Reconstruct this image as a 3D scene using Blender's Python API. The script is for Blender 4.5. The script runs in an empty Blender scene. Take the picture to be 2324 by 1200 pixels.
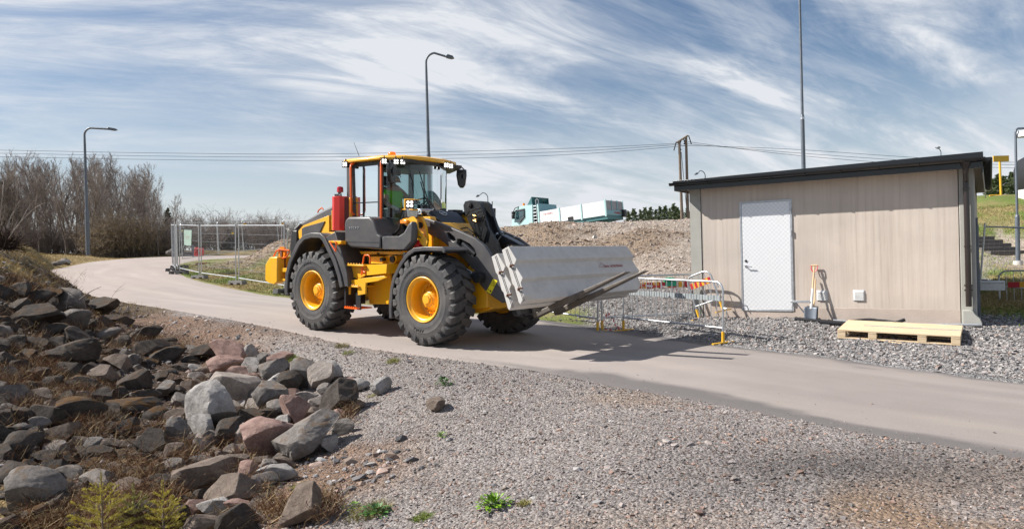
import bpy, bmesh, math, random
import numpy as np
from mathutils import Vector, Matrix, Euler
from mathutils.geometry import tessellate_polygon
R = math.radians
random.seed(7)
RNG = np.random.default_rng(11)
scene = bpy.context.scene
COL = scene.collection

# ------------------------------------------------------------------ camera
CF, CX, CY = 1630.0, 1162.0, 600.0          # focal length and centre in photo pixels (2324 wide)
CAMZ = 1.5
PITCH, ROLL = -math.atan(12/CF), R(-1.5)
cam_d = bpy.data.cameras.new('camera')
cam = bpy.data.objects.new('camera', cam_d)
COL.objects.link(cam)
cam_d.sensor_width = 36.0
cam_d.lens = 36.0*CF/2324.0
cam_d.clip_start = 0.05
cam_d.clip_end = 5000
CAMR = Matrix.Rotation(math.pi/2+PITCH, 3, 'X') @ Matrix.Rotation(ROLL, 3, 'Z')
cam.matrix_world = Matrix.Translation((0, 0, CAMZ)) @ CAMR.to_4x4()
scene.camera = cam
scene.render.resolution_x, scene.render.resolution_y = 1024, 528

# ------------------------------------------------------------------ sky and sun
SUN_ELEV, SUN_AZ = R(41), R(184)            # the sun stands to the left of the picture; shadows fall right
sun_dir = Vector((math.cos(SUN_ELEV)*math.cos(R(176)), math.cos(SUN_ELEV)*math.sin(R(176)), math.sin(SUN_ELEV)))
world = bpy.data.worlds.new('World')
scene.world = world
world.use_nodes = True
wn, wl = world.node_tree.nodes, world.node_tree.links
wn.clear()
def N(nodes, kind, **kw):
    n = nodes.new(kind)
    for k, v in kw.items(): setattr(n, k, v)
    return n
w_out = N(wn, 'ShaderNodeOutputWorld'); w_bg = N(wn, 'ShaderNodeBackground')
w_bg.inputs[1].default_value = 0.062
sky = N(wn, 'ShaderNodeTexSky', sky_type='NISHITA')
sky.sun_disc = False
sky.sun_elevation = SUN_ELEV
sky.sun_rotation = math.atan2(sun_dir.x, sun_dir.y)
sky.air_density = 1.0; sky.dust_density = 0.6; sky.ozone_density = 1.0
tc = N(wn, 'ShaderNodeTexCoord')
sep = N(wn, 'ShaderNodeSeparateXYZ'); wl.new(tc.outputs['Generated'], sep.inputs[0])
def M(nodes, links, op, a, b=None, clamp=False):
    n = nodes.new('ShaderNodeMath'); n.operation = op; n.use_clamp = clamp
    for i, x in enumerate((a, b)):
        if x is None: continue
        if isinstance(x, (int, float)): n.inputs[i].default_value = x
        else: links.new(x, n.inputs[i])
    return n.outputs[0]
zz = M(wn, wl, 'MAXIMUM', sep.outputs[2], 0.0)
zden = M(wn, wl, 'ADD', zz, 0.30)
px = M(wn, wl, 'DIVIDE', sep.outputs[0], zden)
py = M(wn, wl, 'DIVIDE', sep.outputs[1], zden)
cmb = N(wn, 'ShaderNodeCombineXYZ'); wl.new(px, cmb.inputs[0]); wl.new(py, cmb.inputs[1])
def cloud_layer(rot, scale, nscale, detail, rough, dist, lo, hi, loc=(0, 0, 0)):
    mp = N(wn, 'ShaderNodeMapping', vector_type='TEXTURE'); wl.new(cmb.outputs[0], mp.inputs[0])
    mp.inputs['Location'].default_value = loc
    mp.inputs['Rotation'].default_value = (0, 0, R(rot)); mp.inputs['Scale'].default_value = scale
    nz = N(wn, 'ShaderNodeTexNoise'); wl.new(mp.outputs[0], nz.inputs['Vector'])
    nz.inputs['Scale'].default_value = nscale; nz.inputs['Detail'].default_value = detail
    nz.inputs['Roughness'].default_value = rough; nz.inputs['Distortion'].default_value = dist
    rm = N(wn, 'ShaderNodeMapRange'); rm.interpolation_type = 'SMOOTHSTEP'
    wl.new(nz.outputs['Fac'], rm.inputs[0]); rm.inputs[1].default_value = lo; rm.inputs[2].default_value = hi
    return rm.outputs[0]
cl_a = cloud_layer(-64, (1.0, 2.8, 1), 2.2, 10, 0.60, 0.7, 0.42, 0.70, (2.9, 1.7, 0))      # broad veils
cl_b = cloud_layer(-64, (1.0, 4.0, 1), 6.0, 10, 0.66, 1.2, 0.36, 0.68, (1.0, 7.0, 0))       # combed streaks
cl_c = cloud_layer(-40, (1.0, 1.5, 1), 1.3, 4, 0.5, 0.5, 0.38, 0.60, (5.3, 2.2, 0))         # where the veils gather
c1 = M(wn, wl, 'MULTIPLY', cl_a, M(wn, wl, 'ADD', M(wn, wl, 'MULTIPLY', cl_b, 0.75), 0.4))
c1 = M(wn, wl, 'MULTIPLY', c1, M(wn, wl, 'ADD', M(wn, wl, 'MULTIPLY', cl_c, 0.75), 0.35), )
# more veil to the right of the picture and near the horizon
side = N(wn, 'ShaderNodeMapRange'); side.interpolation_type = 'SMOOTHSTEP'
wl.new(sep.outputs[0], side.inputs[0]); side.inputs[1].default_value = -0.5; side.inputs[2].default_value = 0.35
c2 = M(wn, wl, 'ADD', c1, M(wn, wl, 'MULTIPLY', side.outputs[0], M(wn, wl, 'ADD', M(wn, wl, 'MULTIPLY', cl_b, 0.28), M(wn, wl, 'MULTIPLY', cl_a, 0.30))))
hor = N(wn, 'ShaderNodeMapRange'); hor.interpolation_type = 'SMOOTHSTEP'
wl.new(sep.outputs[2], hor.inputs[0]); hor.inputs[1].default_value = 0.28; hor.inputs[2].default_value = 0.0
c3 = M(wn, wl, 'ADD', c2, M(wn, wl, 'MULTIPLY', hor.outputs[0], 0.60), True)
hs = N(wn, 'ShaderNodeHueSaturation'); wl.new(sky.outputs[0], hs.inputs['Color'])
hs.inputs['Saturation'].default_value = 1.12; hs.inputs['Hue'].default_value = 0.503; hs.inputs['Value'].default_value = 1.0
mx = N(wn, 'ShaderNodeMix', data_type='RGBA')
wl.new(c3, mx.inputs[0]); wl.new(hs.outputs[0], mx.inputs[6]); mx.inputs[7].default_value = (7.9, 8.2, 8.7, 1)
wl.new(mx.outputs[2], w_bg.inputs[0]); wl.new(w_bg.outputs[0], w_out.inputs[0])

sun_d = bpy.data.lights.new('sun', 'SUN'); sun_d.energy = 5.0; sun_d.angle = R(0.5); sun_d.color = (1.0, 0.955, 0.89)
sun_o = bpy.data.objects.new('sun', sun_d); COL.objects.link(sun_o)
sun_o.rotation_euler = sun_dir.to_track_quat('Z', 'Y').to_euler()
scene.view_settings.view_transform = 'Standard'
scene.view_settings.look = 'None'
scene.view_settings.gamma = 1.0
scene.view_settings.exposure = 0.68

# ------------------------------------------------------------------ pixel tracing helpers
_CR = np.array(CAMR)
def ray(u, v):
    return _CR @ np.array([(u-CX)/CF, -(v-CY)/CF, -1.0])
def at(u, v, y):
    d = ray(u, v); return Vector((0, 0, CAMZ)) + Vector(d*(y/d[1]))
# ------------------------------------------------------------------ mesh helpers
class MB:
    def __init__(s): s.v, s.f, s.m = [], [], []
    def add(s, vs, fs, mi=0, mat=None):
        o = len(s.v)
        for p in vs:
            p = Vector(p)
            s.v.append(tuple(mat @ p) if mat else tuple(p))
        for f in fs: s.f.append([i+o for i in f]); s.m.append(mi)
        return s
    def box(s, x0, x1, y0, y1, z0, z1, mi=0, mat=None):
        vs = [(x, y, z) for x in (x0, x1) for y in (y0, y1) for z in (z0, z1)]
        fs = [(0,1,3,2), (4,6,7,5), (0,4,5,1), (2,3,7,6), (0,2,6,4), (1,5,7,3)]
        return s.add(vs, fs, mi, mat)
    def cyl(s, p0, p1, r0, r1=None, n=12, mi=0, caps=True, mat=None):
        r1 = r0 if r1 is None else r1
        p0, p1 = Vector(p0), Vector(p1); d = (p1-p0)
        if d.length < 1e-7: return s
        d.normalize(); a = d.orthogonal().normalized(); b = d.cross(a)
        vs = []
        for p, r in ((p0, r0), (p1, r1)):
            for i in range(n):
                t = 2*math.pi*i/n; vs.append(p + (a*math.cos(t)+b*math.sin(t))*r)
        fs = [(i, (i+1) % n, n+(i+1) % n, n+i) for i in range(n)]
        if caps: fs += [tuple(range(n-1, -1, -1)), tuple(range(n, 2*n))]
        return s.add(vs, fs, mi, mat)
    def tube(s, pts, r, n=8, mi=0, mat=None, closed=False):
        pts = [Vector(p) for p in pts]; k = len(pts)
        rr = r if isinstance(r, (list, tuple)) else [r]*k
        t0 = (pts[1]-pts[0]).normalized(); a = t0.orthogonal().normalized(); vs = []
        for i, p in enumerate(pts):
            if closed: t = pts[(i+1) % k]-pts[i-1]
            else: t = pts[min(i+1, k-1)]-pts[max(i-1, 0)]
            t = t.normalized() if t.length > 1e-8 else t0
            a = (a - t*a.dot(t)); a = a.normalized() if a.length > 1e-6 else t.orthogonal().normalized()
            b = t.cross(a)
            for j in range(n):
                q = 2*math.pi*j/n; vs.append(p + (a*math.cos(q)+b*math.sin(q))*rr[i])
        fs = []
        for i in range(k if closed else k-1):
            i2 = (i+1) % k
            for j in range(n): fs.append((i*n+j, i*n+(j+1) % n, i2*n+(j+1) % n, i2*n+j))
        if not closed: fs += [tuple(range(n-1, -1, -1)), tuple(range((k-1)*n, k*n))]
        return s.add(vs, fs, mi, mat)
    def plate(s, outer, y0, y1, holes=(), mi=0, mat=None):
        """polygon (x,z) with holes, extruded in y"""
        loops = [list(outer)]+[list(h) for h in holes]
        tri = tessellate_polygon([[Vector((p[0], p[1], 0)) for p in l] for l in loops])
        flat = [p for l in loops for p in l]; n = len(flat)
        vs = [(p[0], y0, p[1]) for p in flat]+[(p[0], y1, p[1]) for p in flat]
        fs = [tuple(t) for t in tri]+[tuple(n+i for i in reversed(t)) for t in tri]
        o = 0
        for l in loops:
            k = len(l)
            for i in range(k): fs.append((o+i, o+(i+1) % k, n+o+(i+1) % k, n+o+i))
            o += k
        return s.add(vs, fs, mi, mat)
    def lathe(s, prof, n=32, mi=0, mat=None, axis='Y', caps=False):
        """prof = (radius, height) pairs around axis"""
        vs = []
        for r, h in prof:
            for i in range(n):
                t = 2*math.pi*i/n; c, q = r*math.cos(t), r*math.sin(t)
                vs.append((c, h, q) if axis == 'Y' else ((c, q, h) if axis == 'Z' else (h, c, q)))
        fs = []
        for k in range(len(prof)-1):
            for i in range(n): fs.append((k*n+i, k*n+(i+1) % n, (k+1)*n+(i+1) % n, (k+1)*n+i))
        if caps: fs += [tuple(range(n-1, -1, -1)), tuple(range((len(prof)-1)*n, len(prof)*n))]
        return s.add(vs, fs, mi, mat)
    def ribbon(s, path, y0, y1, th, mi=0, mat=None):
        """open (x,z) path thickened by th (towards its right side) and extruded in y"""
        P = [Vector(p) for p in path]; Q = []
        for i, p in enumerate(P):
            t = (P[min(i+1, len(P)-1)]-P[max(i-1, 0)]).normalized()
            Q.append(p+Vector((t.y, -t.x))*th)
        n = len(P)
        vs = [(p.x, y, p.y) for y in (y0, y1) for p in P]+[(p.x, y, p.y) for y in (y0, y1) for p in Q]
        fs = []
        for i in range(n-1):
            fs += [(i, i+1, n+i+1, n+i), (2*n+i, 3*n+i, 3*n+i+1, 2*n+i+1), (i, 2*n+i, 2*n+i+1, i+1), (n+i, n+i+1, 3*n+i+1, 3*n+i)]
        fs += [(0, n, 3*n, 2*n), (n-1, 3*n-1, 4*n-1, 2*n-1)]
        return s.add(vs, fs, mi, mat)
    def mesh(s, name, mats, smooth=None, fix=True):
        me = bpy.data.meshes.new(name); me.from_pydata(s.v, [], s.f)
        for m in (mats if isinstance(mats, (list, tuple)) else [mats]): me.materials.append(m)
        me.polygons.foreach_set('material_index', s.m)
        if fix and len(s.f) < 60000:
            bm = bmesh.new(); bm.from_mesh(me); bmesh.ops.recalc_face_normals(bm, faces=bm.faces); bm.to_mesh(me); bm.free()
        if smooth is not None:
            me.polygons.foreach_set('use_smooth', [True]*len(me.polygons)); me.set_sharp_from_angle(angle=R(smooth))
        me.update(); return me
    def build(s, name, mats, parent=None, smooth=None, bevel=0, seg=2):
        o = bpy.data.objects.new(name, s.mesh(name, mats, smooth)); COL.objects.link(o)
        if parent is not None: o.parent = parent
        if bevel:
            b = o.modifiers.new('bevel', 'BEVEL'); b.width = bevel; b.segments = seg; b.limit_method = 'ANGLE'; b.angle_limit = R(35)
            if smooth is None:
                o.data.polygons.foreach_set('use_smooth', [True]*len(o.data.polygons)); o.data.set_sharp_from_angle(angle=R(30)); b.harden_normals = False
        return o
def empty(name, loc=(0, 0, 0), rz=0.0, mat=None):
    o = bpy.data.objects.new(name, None); COL.objects.link(o); o.empty_display_size = 0.2
    if mat is not None: o.matrix_world = mat
    else: o.location = loc; o.rotation_euler = (0, 0, rz)
    return o
def tag(o, label=None, cat=None, group=None, kind=None):
    if label: o['label'] = label
    if cat: o['category'] = cat
    if group: o['group'] = group
    if kind: o['kind'] = kind
    return o
def copy_tree(o, parent=None):
    c = o.copy(); COL.objects.link(c); c.parent = parent
    for ch in list(o.children): copy_tree(ch, c)
    return c
def text_mesh(body, size, depth, mat, name='lettering', spacing=1.0):
    cu = bpy.data.curves.new(name, 'FONT'); cu.body = body; cu.size = size; cu.extrude = depth; cu.resolution_u = 3
    cu.align_x = 'CENTER'; cu.align_y = 'CENTER'; cu.space_character = spacing
    ob = bpy.data.objects.new('tmp', cu); COL.objects.link(ob)
    dg = bpy.context.evaluated_depsgraph_get(); me = bpy.data.meshes.new_from_object(ob.evaluated_get(dg))
    bpy.data.objects.remove(ob); me.name = name; me.materials.clear(); me.materials.append(mat); return me
def link(name, me, parent=None, mw=None):
    o = bpy.data.objects.new(name, me); COL.objects.link(o)
    if parent is not None: o.parent = parent
    if mw is not None: o.matrix_local = mw
    return o
# ------------------------------------------------------------------ numpy noise
_perm = RNG.permutation(512)
def vnoise(x, y, seed=0):
    x = np.asarray(x, float)+seed*17.3; y = np.asarray(y, float)+seed*9.7
    xi = np.floor(x).astype(int); yi = np.floor(y).astype(int); fx = x-xi; fy = y-yi
    fx = fx*fx*(3-2*fx); fy = fy*fy*(3-2*fy)
    h = lambda a, b: _perm[(_perm[a & 511]+b) & 511]/511.0
    return (h(xi, yi)*(1-fx)+h(xi+1, yi)*fx)*(1-fy)+(h(xi, yi+1)*(1-fx)+h(xi+1, yi+1)*fx)*fy
def fbm(x, y, oct=4, seed=0, gain=0.5):
    s, a, t = 0, 1.0, 0
    for k in range(oct): s = s+a*vnoise(np.asarray(x)*2**k, np.asarray(y)*2**k, seed+k); t += a; a *= gain
    return s/t*2-1
# ------------------------------------------------------------------ materials
def mat(name, col, rough=0.5, metal=0.0, var=0.0, vscale=3.0, bump=0.0, bscale=40.0, dirt=None, dscale=2.0, damt=0.5, emit=None, spec=0.5, coat=0.0):
    m = bpy.data.materials.new(name); m.use_nodes = True
    n, l = m.node_tree.nodes, m.node_tree.links
    b = n['Principled BSDF']; b.inputs['Roughness'].default_value = rough; b.inputs['Metallic'].default_value = metal
    b.inputs['Specular IOR Level'].default_value = spec; b.inputs['Coat Weight'].default_value = coat
    b.inputs['Base Color'].default_value = (*col, 1)
    t = n.new('ShaderNodeTexCoord')
    out = None
    if var or dirt:
        nz = N(n, 'ShaderNodeTexNoise'); l.new(t.outputs['Object'], nz.inputs['Vector']); nz.inputs['Scale'].default_value = vscale; nz.inputs['Detail'].default_value = 6
        mr = N(n, 'ShaderNodeMapRange'); l.new(nz.outputs['Fac'], mr.inputs[0]); mr.inputs[1].default_value = 0.3; mr.inputs[2].default_value = 0.7
        mr.inputs[3].default_value = 1-var; mr.inputs[4].default_value = 1+var
        mm = N(n, 'ShaderNodeMix', data_type='RGBA', blend_type='MULTIPLY'); mm.inputs[0].default_value = 1
        mm.inputs[6].default_value = (*col, 1); l.new(mr.outputs[0], mm.inputs[7]); out = mm.outputs[2]
        if dirt:
            n2 = N(n, 'ShaderNodeTexNoise'); l.new(t.outputs['Object'], n2.inputs['Vector']); n2.inputs['Scale'].default_value = dscale; n2.inputs['Detail'].default_value = 8; n2.inputs['Roughness'].default_value = 0.65
            r2 = N(n, 'ShaderNodeMapRange'); l.new(n2.outputs['Fac'], r2.inputs[0]); r2.inputs[1].default_value = 0.42; r2.inputs[2].default_value = 0.75; r2.inputs[4].default_value = damt
            m2 = N(n, 'ShaderNodeMix', data_type='RGBA'); l.new(r2.outputs[0], m2.inputs[0]); l.new(out, m2.inputs[6]); m2.inputs[7].default_value = (*dirt, 1); out = m2.outputs[2]
        l.new(out, b.inputs['Base Color'])
    if bump:
        n3 = N(n, 'ShaderNodeTexNoise'); l.new(t.outputs['Object'], n3.inputs['Vector']); n3.inputs['Scale'].default_value = bscale; n3.inputs['Detail'].default_value = 5
        bp = N(n, 'ShaderNodeBump'); bp.inputs['Strength'].default_value = bump; bp.inputs['Distance'].default_value = 0.02; l.new(n3.outputs['Fac'], bp.inputs['Height']); l.new(bp.outputs[0], b.inputs['Normal'])
    if emit: b.inputs['Emission Color'].default_value = (*emit[0], 1); b.inputs['Emission Strength'].default_value = emit[1]
    return m
def glass_mat(name, tint, gloss=0.08, rough=0.01):
    m = bpy.data.materials.new(name); m.use_nodes = True; n, l = m.node_tree.nodes, m.node_tree.links; n.clear()
    o = N(n, 'ShaderNodeOutputMaterial'); tr = N(n, 'ShaderNodeBsdfTransparent'); tr.inputs[0].default_value = (*tint, 1)
    gl = N(n, 'ShaderNodeBsdfGlossy'); gl.inputs['Roughness'].default_value = rough; gl.inputs[0].default_value = (.9, .95, 1, 1)
    fr = N(n, 'ShaderNodeLayerWeight'); fr.inputs[0].default_value = 0.25
    f2 = M(n, l, 'MULTIPLY_ADD', fr.outputs['Fresnel'], 0.8); f2.node.inputs[2].default_value = gloss
    mx = N(n, 'ShaderNodeMixShader'); l.new(f2, mx.inputs[0]); l.new(tr.outputs[0], mx.inputs[1]); l.new(gl.outputs[0], mx.inputs[2]); l.new(mx.outputs[0], o.inputs[0])
    return m
def vcol_mat(name, rough=0.9, bump=0.3, bscale=60.0, attr='Col', vor=None, spec=0.3, var=0.15, vscale=30, bdist=0.02):
    m = bpy.data.materials.new(name); m.use_nodes = True; n, l = m.node_tree.nodes, m.node_tree.links
    b = n['Principled BSDF']; b.inputs['Roughness'].default_value = rough; b.inputs['Specular IOR Level'].default_value = spec
    a = N(n, 'ShaderNodeAttribute'); a.attribute_name = attr
    t = N(n, 'ShaderNodeTexCoord')
    nz = N(n, 'ShaderNodeTexNoise'); l.new(t.outputs['Object'], nz.inputs['Vector']); nz.inputs['Scale'].default_value = vscale; nz.inputs['Detail'].default_value = 8; nz.inputs['Roughness'].default_value = 0.7
    mr = N(n, 'ShaderNodeMapRange'); l.new(nz.outputs['Fac'], mr.inputs[0]); mr.inputs[1].default_value = 0.3; mr.inputs[2].default_value = 0.7; mr.inputs[3].default_value = 1-var; mr.inputs[4].default_value = 1+var
    mm = N(n, 'ShaderNodeMix', data_type='RGBA', blend_type='MULTIPLY'); mm.inputs[0].default_value = 1; l.new(a.outputs['Color'], mm.inputs[6]); l.new(mr.outputs[0], mm.inputs[7])
    out = mm.outputs[2]
    if vor:
        vo = N(n, 'ShaderNodeTexVoronoi'); l.new(t.outputs['Object'], vo.inputs['Vector']); vo.inputs['Scale'].default_value = vor
        hs = N(n, 'ShaderNodeSeparateColor'); l.new(vo.outputs['Color'], hs.inputs[0])
        r2 = N(n, 'ShaderNodeMapRange'); l.new(hs.outputs[0], r2.inputs[0]); r2.inputs[3].default_value = 0.62; r2.inputs[4].default_value = 1.38
        m3 = N(n, 'ShaderNodeMix', data_type='RGBA', blend_type='MULTIPLY'); m3.inputs[0].default_value = 1; l.new(out, m3.inputs[6]); l.new(r2.outputs[0], m3.inputs[7]); out = m3.outputs[2]
    l.new(out, b.inputs['Base Color'])
    if bump:
        n3 = N(n, 'ShaderNodeTexNoise'); l.new(t.outputs['Object'], n3.inputs['Vector']); n3.inputs['Scale'].default_value = bscale; n3.inputs['Detail'].default_value = 8; n3.inputs['Roughness'].default_value = 0.7
        h = n3.outputs['Fac']
        if vor: h = M(n, l, 'SUBTRACT', h, M(n, l, 'MULTIPLY', vo.outputs['Distance'], 1.2))
        bp = N(n, 'ShaderNodeBump'); bp.inputs['Strength'].default_value = bump; bp.inputs['Distance'].default_value = bdist; l.new(h, bp.inputs['Height']); l.new(bp.outputs[0], b.inputs['Normal'])
    return m
MT = {}
MT['yellow'] = mat('machine_yellow', (.86, .43, .010), .36, var=.05, dirt=(.50, .34, .15), damt=.30, coat=.25)
MT['yellow2'] = mat('paint_yellow', (.80, .45, .02), .45, var=.06, dirt=(.4, .33, .2), damt=.3)
MT['grey'] = mat('machine_grey', (.068, .066, .069), .42, var=.08, bump=.05, bscale=300, dirt=(.17, .15, .13), dscale=3, damt=.35)
MT['dark'] = mat('dark_plastic', (.022, .022, .024), .45, var=.1)
MT['black'] = mat('black_steel', (.018, .019, .021), .3, var=.1, coat=.2)
MT['orange'] = mat('orange_rail', (.85, .13, .015), .35)
MT['red'] = mat('red_paint', (.62, .018, .012), .3, coat=.3)
MT['rubber'] = mat('tyre_rubber', (.048, .048, .050), .72, var=.15, vscale=8, bump=.2, bscale=60, dirt=(.20, .175, .15), dscale=3.0, damt=.45)
MT['chrome'] = mat('chrome', (.8, .8, .82), .12, 1.0)
MT['galv'] = mat('galvanised_steel', (.52, .54, .56), .42, .75, var=.12, vscale=20)
MT['galvp'] = mat('galvanised_pole', (.13, .15, .18), .5, .3, var=.12, vscale=6)
MT['lamp'] = mat('lit_lamp', (.9, .9, .9), .2, emit=((1, .97, .9), 1.2))
MT['beacon'] = mat('beacon_orange', (.75, .13, .01), .15, emit=((1, .16, .004), .55))
MT['amber'] = mat('amber_lens', (.85, .25, .01), .2, coat=.5)
MT['redlens'] = mat('red_lens', (.45, .01, .02), .2, coat=.5)
MT['lens'] = mat('clear_lens', (.55, .57, .6), .12, .3, coat=.6)
MT['glass'] = glass_mat('cab_glass', (.46, .60, .60), .045)
MT['glass3'] = glass_mat('door_glass', (.80, .88, .88), .03)
MT['glass2'] = glass_mat('dark_glass', (.30, .36, .38), .12)
MT['concrete'] = mat('barrier_concrete', (.56, .545, .525), .88, var=.06, vscale=3, bump=.12, bscale=35, dirt=(.34, .315, .28), dscale=9, damt=.30)
MT['rust'] = mat('rusty_steel', (.16, .06, .03), .8, var=.3, vscale=20)
MT['forksteel'] = mat('fork_steel', (.13, .115, .10), .5, .3, var=.2, vscale=8, dirt=(.25, .2, .15), damt=.5)
MT['white'] = mat('white_paint', (.78, .78, .77), .4, var=.03)
MT['wood'] = mat('pale_wood', (.66, .47, .27), .7, var=.12, vscale=9, bump=.1, bscale=80)
MT['decalred'] = mat('red_print', (.30, .03, .03), .6)
MT['text'] = mat('raised_letter', (.006, .006, .006), .5)
MT['silver'] = mat('silver_letter', (.6, .6, .62), .3, .6)
# ------------------------------------------------------------------ lie of the land
_S = [-70, -45, -30, -21.5, -10.6, 0, 3, 6, 12, 30]; _Z = [3.6, 2.5, 1.75, 1.25, .63, .125, .01, -.03, -.06, -.1]
_sd = np.linspace(-75, 35, 1101); _zd = np.interp(_sd, _S, _Z); _zd = np.convolve(np.pad(_zd, 12, 'edge'), np.ones(25)/25, 'valid')
def z_road(x, y):
    s = (np.asarray(x)+.726)*.774-(np.asarray(y)-12.69)*.631
    return np.interp(s, _sd, _zd)
OUTER = [(9.5, .5), (6.2, 2.6), (4.7, 4.2), (3.75, 5.31), (3.07, 6.04), (2.58, 6.68), (1.99, 7.55), (1.2, 8.45), (.19, 9.69), (-1.1, 10.67), (-2.67, 11.86), (-4.43, 13.73),
         (-6.37, 15.61), (-8.71, 17.65), (-11.18, 19.72), (-13.72, 22.29), (-16.54, 25.73), (-19.6, 30.2), (-21.57, 35.1), (-23.43, 40), (-24.4, 45.3), (-24.2, 49), (-22, 54), (-17, 58), (-10, 61)]
INNER = [(12, 3.2), (8.8, 4.9), (7.2, 6.6), (5.84, 8.24), (5.27, 9.21), (4.71, 10.3), (4.15, 11.2), (3.5, 12.06), (2.74, 13.3), (1.89, 14.5), (.75, 15.9), (-1, 17.1), (-3.5, 18.8), (-6.7, 21.0),
         (-8.97, 23.39), (-11.2, 26.2), (-12.9, 28.6), (-15.2, 32.6), (-17.6, 38), (-19.1, 43.0), (-19.4, 46.5), (-18.3, 49.5), (-15, 52.5), (-9, 55)]
def dense(poly, step=.4):
    P = np.array(poly, float); out = []
    # Catmull-Rom
    Q = np.vstack([2*P[0]-P[1], P, 2*P[-1]-P[-2]])
    for i in range(len(P)-1):
        p0, p1, p2, p3 = Q[i], Q[i+1], Q[i+2], Q[i+3]; k = max(2, int(np.linalg.norm(p2-p1)/step))
        for t in np.arange(k)/k: out.append(.5*((2*p1)+(-p0+p2)*t+(2*p0-5*p1+4*p2-p3)*t*t+(-p0+3*p1-3*p2+p3)*t**3))
    out.append(P[-1]); return np.array(out)
dO, dI = dense(OUTER), dense(INNER)
ROADPOLY = np.vstack([dO, dI[::-1]])
def seg_dist(x, y, P):
    x = np.asarray(x, float); y = np.asarray(y, float); best = np.full(x.shape, 1e9)
    for a, b in zip(P[:-1], P[1:]):
        d = b-a; L = d@d
        t = np.clip(((x-a[0])*d[0]+(y-a[1])*d[1])/L, 0, 1)
        best = np.minimum(best, (x-a[0]-t*d[0])**2+(y-a[1]-t*d[1])**2)
    return np.sqrt(best)
def inside(x, y, P):
    x = np.asarray(x, float); y = np.asarray(y, float); c = np.zeros(x.shape, bool); n = len(P)
    for i in range(n):
        a, b = P[i], P[i-1]
        if a[1] == b[1]: continue
        k = ((a[1] > y) != (b[1] > y)) & (x < (b[0]-a[0])*(y-a[1])/(b[1]-a[1])+a[0]); c ^= k
    return c
_OC, _IC = dO[::3], dI[::3]
def road_dist(x, y):
    """signed: negative inside the road"""
    d = np.minimum(seg_dist(x, y, _OC), seg_dist(x, y, _IC))
    return np.where(inside(x, y, ROADPOLY), -d, d)
# control points: (x, y, z, ground type)
CP = []
def cpx(u, v, y, t): p = at(u, v, y); CP.append((p.x, p.y, p.z, t))
for q in OUTER[::2]:
    CP.append((q[0], q[1], float(z_road(*q))-.03, 'shoulder' if q[0] > -9.5 else ('soil' if q[0] > -17 else 'straw')))
for q in INNER[::2]:
    CP.append((q[0], q[1], float(z_road(*q))-.03, 'crushed' if q[0] > .8 else 'lawn'))
for u, v, y in [(1162, 1190, 4.6), (1700, 1190, 4.2), (2300, 1190, 3.9), (800, 1190, 5.2), (1162, 1000, 6.6), (800, 1000, 7.4), (1000, 880, 8.6), (1500, 1000, 5.9), (1900, 1100, 4.7)]: cpx(u, v, y, 'shoulder')
cpx(2100, 1190, 4.0, 'sand'); cpx(2300, 1195, 3.8, 'sand')
cpx(500, 850, 11.4, 'dirt'); cpx(430, 785, 13.3, 'dirt'); cpx(330, 738, 14.8, 'dirt'); cpx(650, 1010, 7.8, 'dirt'); cpx(620, 1190, 5.5, 'dirt'); cpx(740, 1080, 6.5, 'dirt')
for u, v, y in [(800, 880, 9.6), (650, 880, 10.2), (620, 800, 12.0)]: cpx(u, v, y, 'shoulder')
for u, v, y in [(500, 1000, 8.0), (350, 850, 11.5), (240, 735, 14.8), (100, 645, 16.5), (0, 750, 11.0), (0, 900, 8.5), (150, 800, 11),
                (200, 700, 15), (200, 950, 8.5), (0, 1060, 6.9), (300, 900, 9.8), (400, 1100, 6.6), (230, 1090, 6.7), (0, 650, 12.5)]: cpx(u, v, y, 'soil')
for u, v, y in [(500, 1190, 5.8), (200, 1190, 5.9), (0, 1190, 5.8)]: cpx(u, v, y, 'straw')
for u, v, y in [(10, 592, 14), (0, 536, 19), (45, 545, 27), (120, 573, 33), (190, 582, 43), (250, 588, 50)]: cpx(u, v, y, 'straw')
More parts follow.
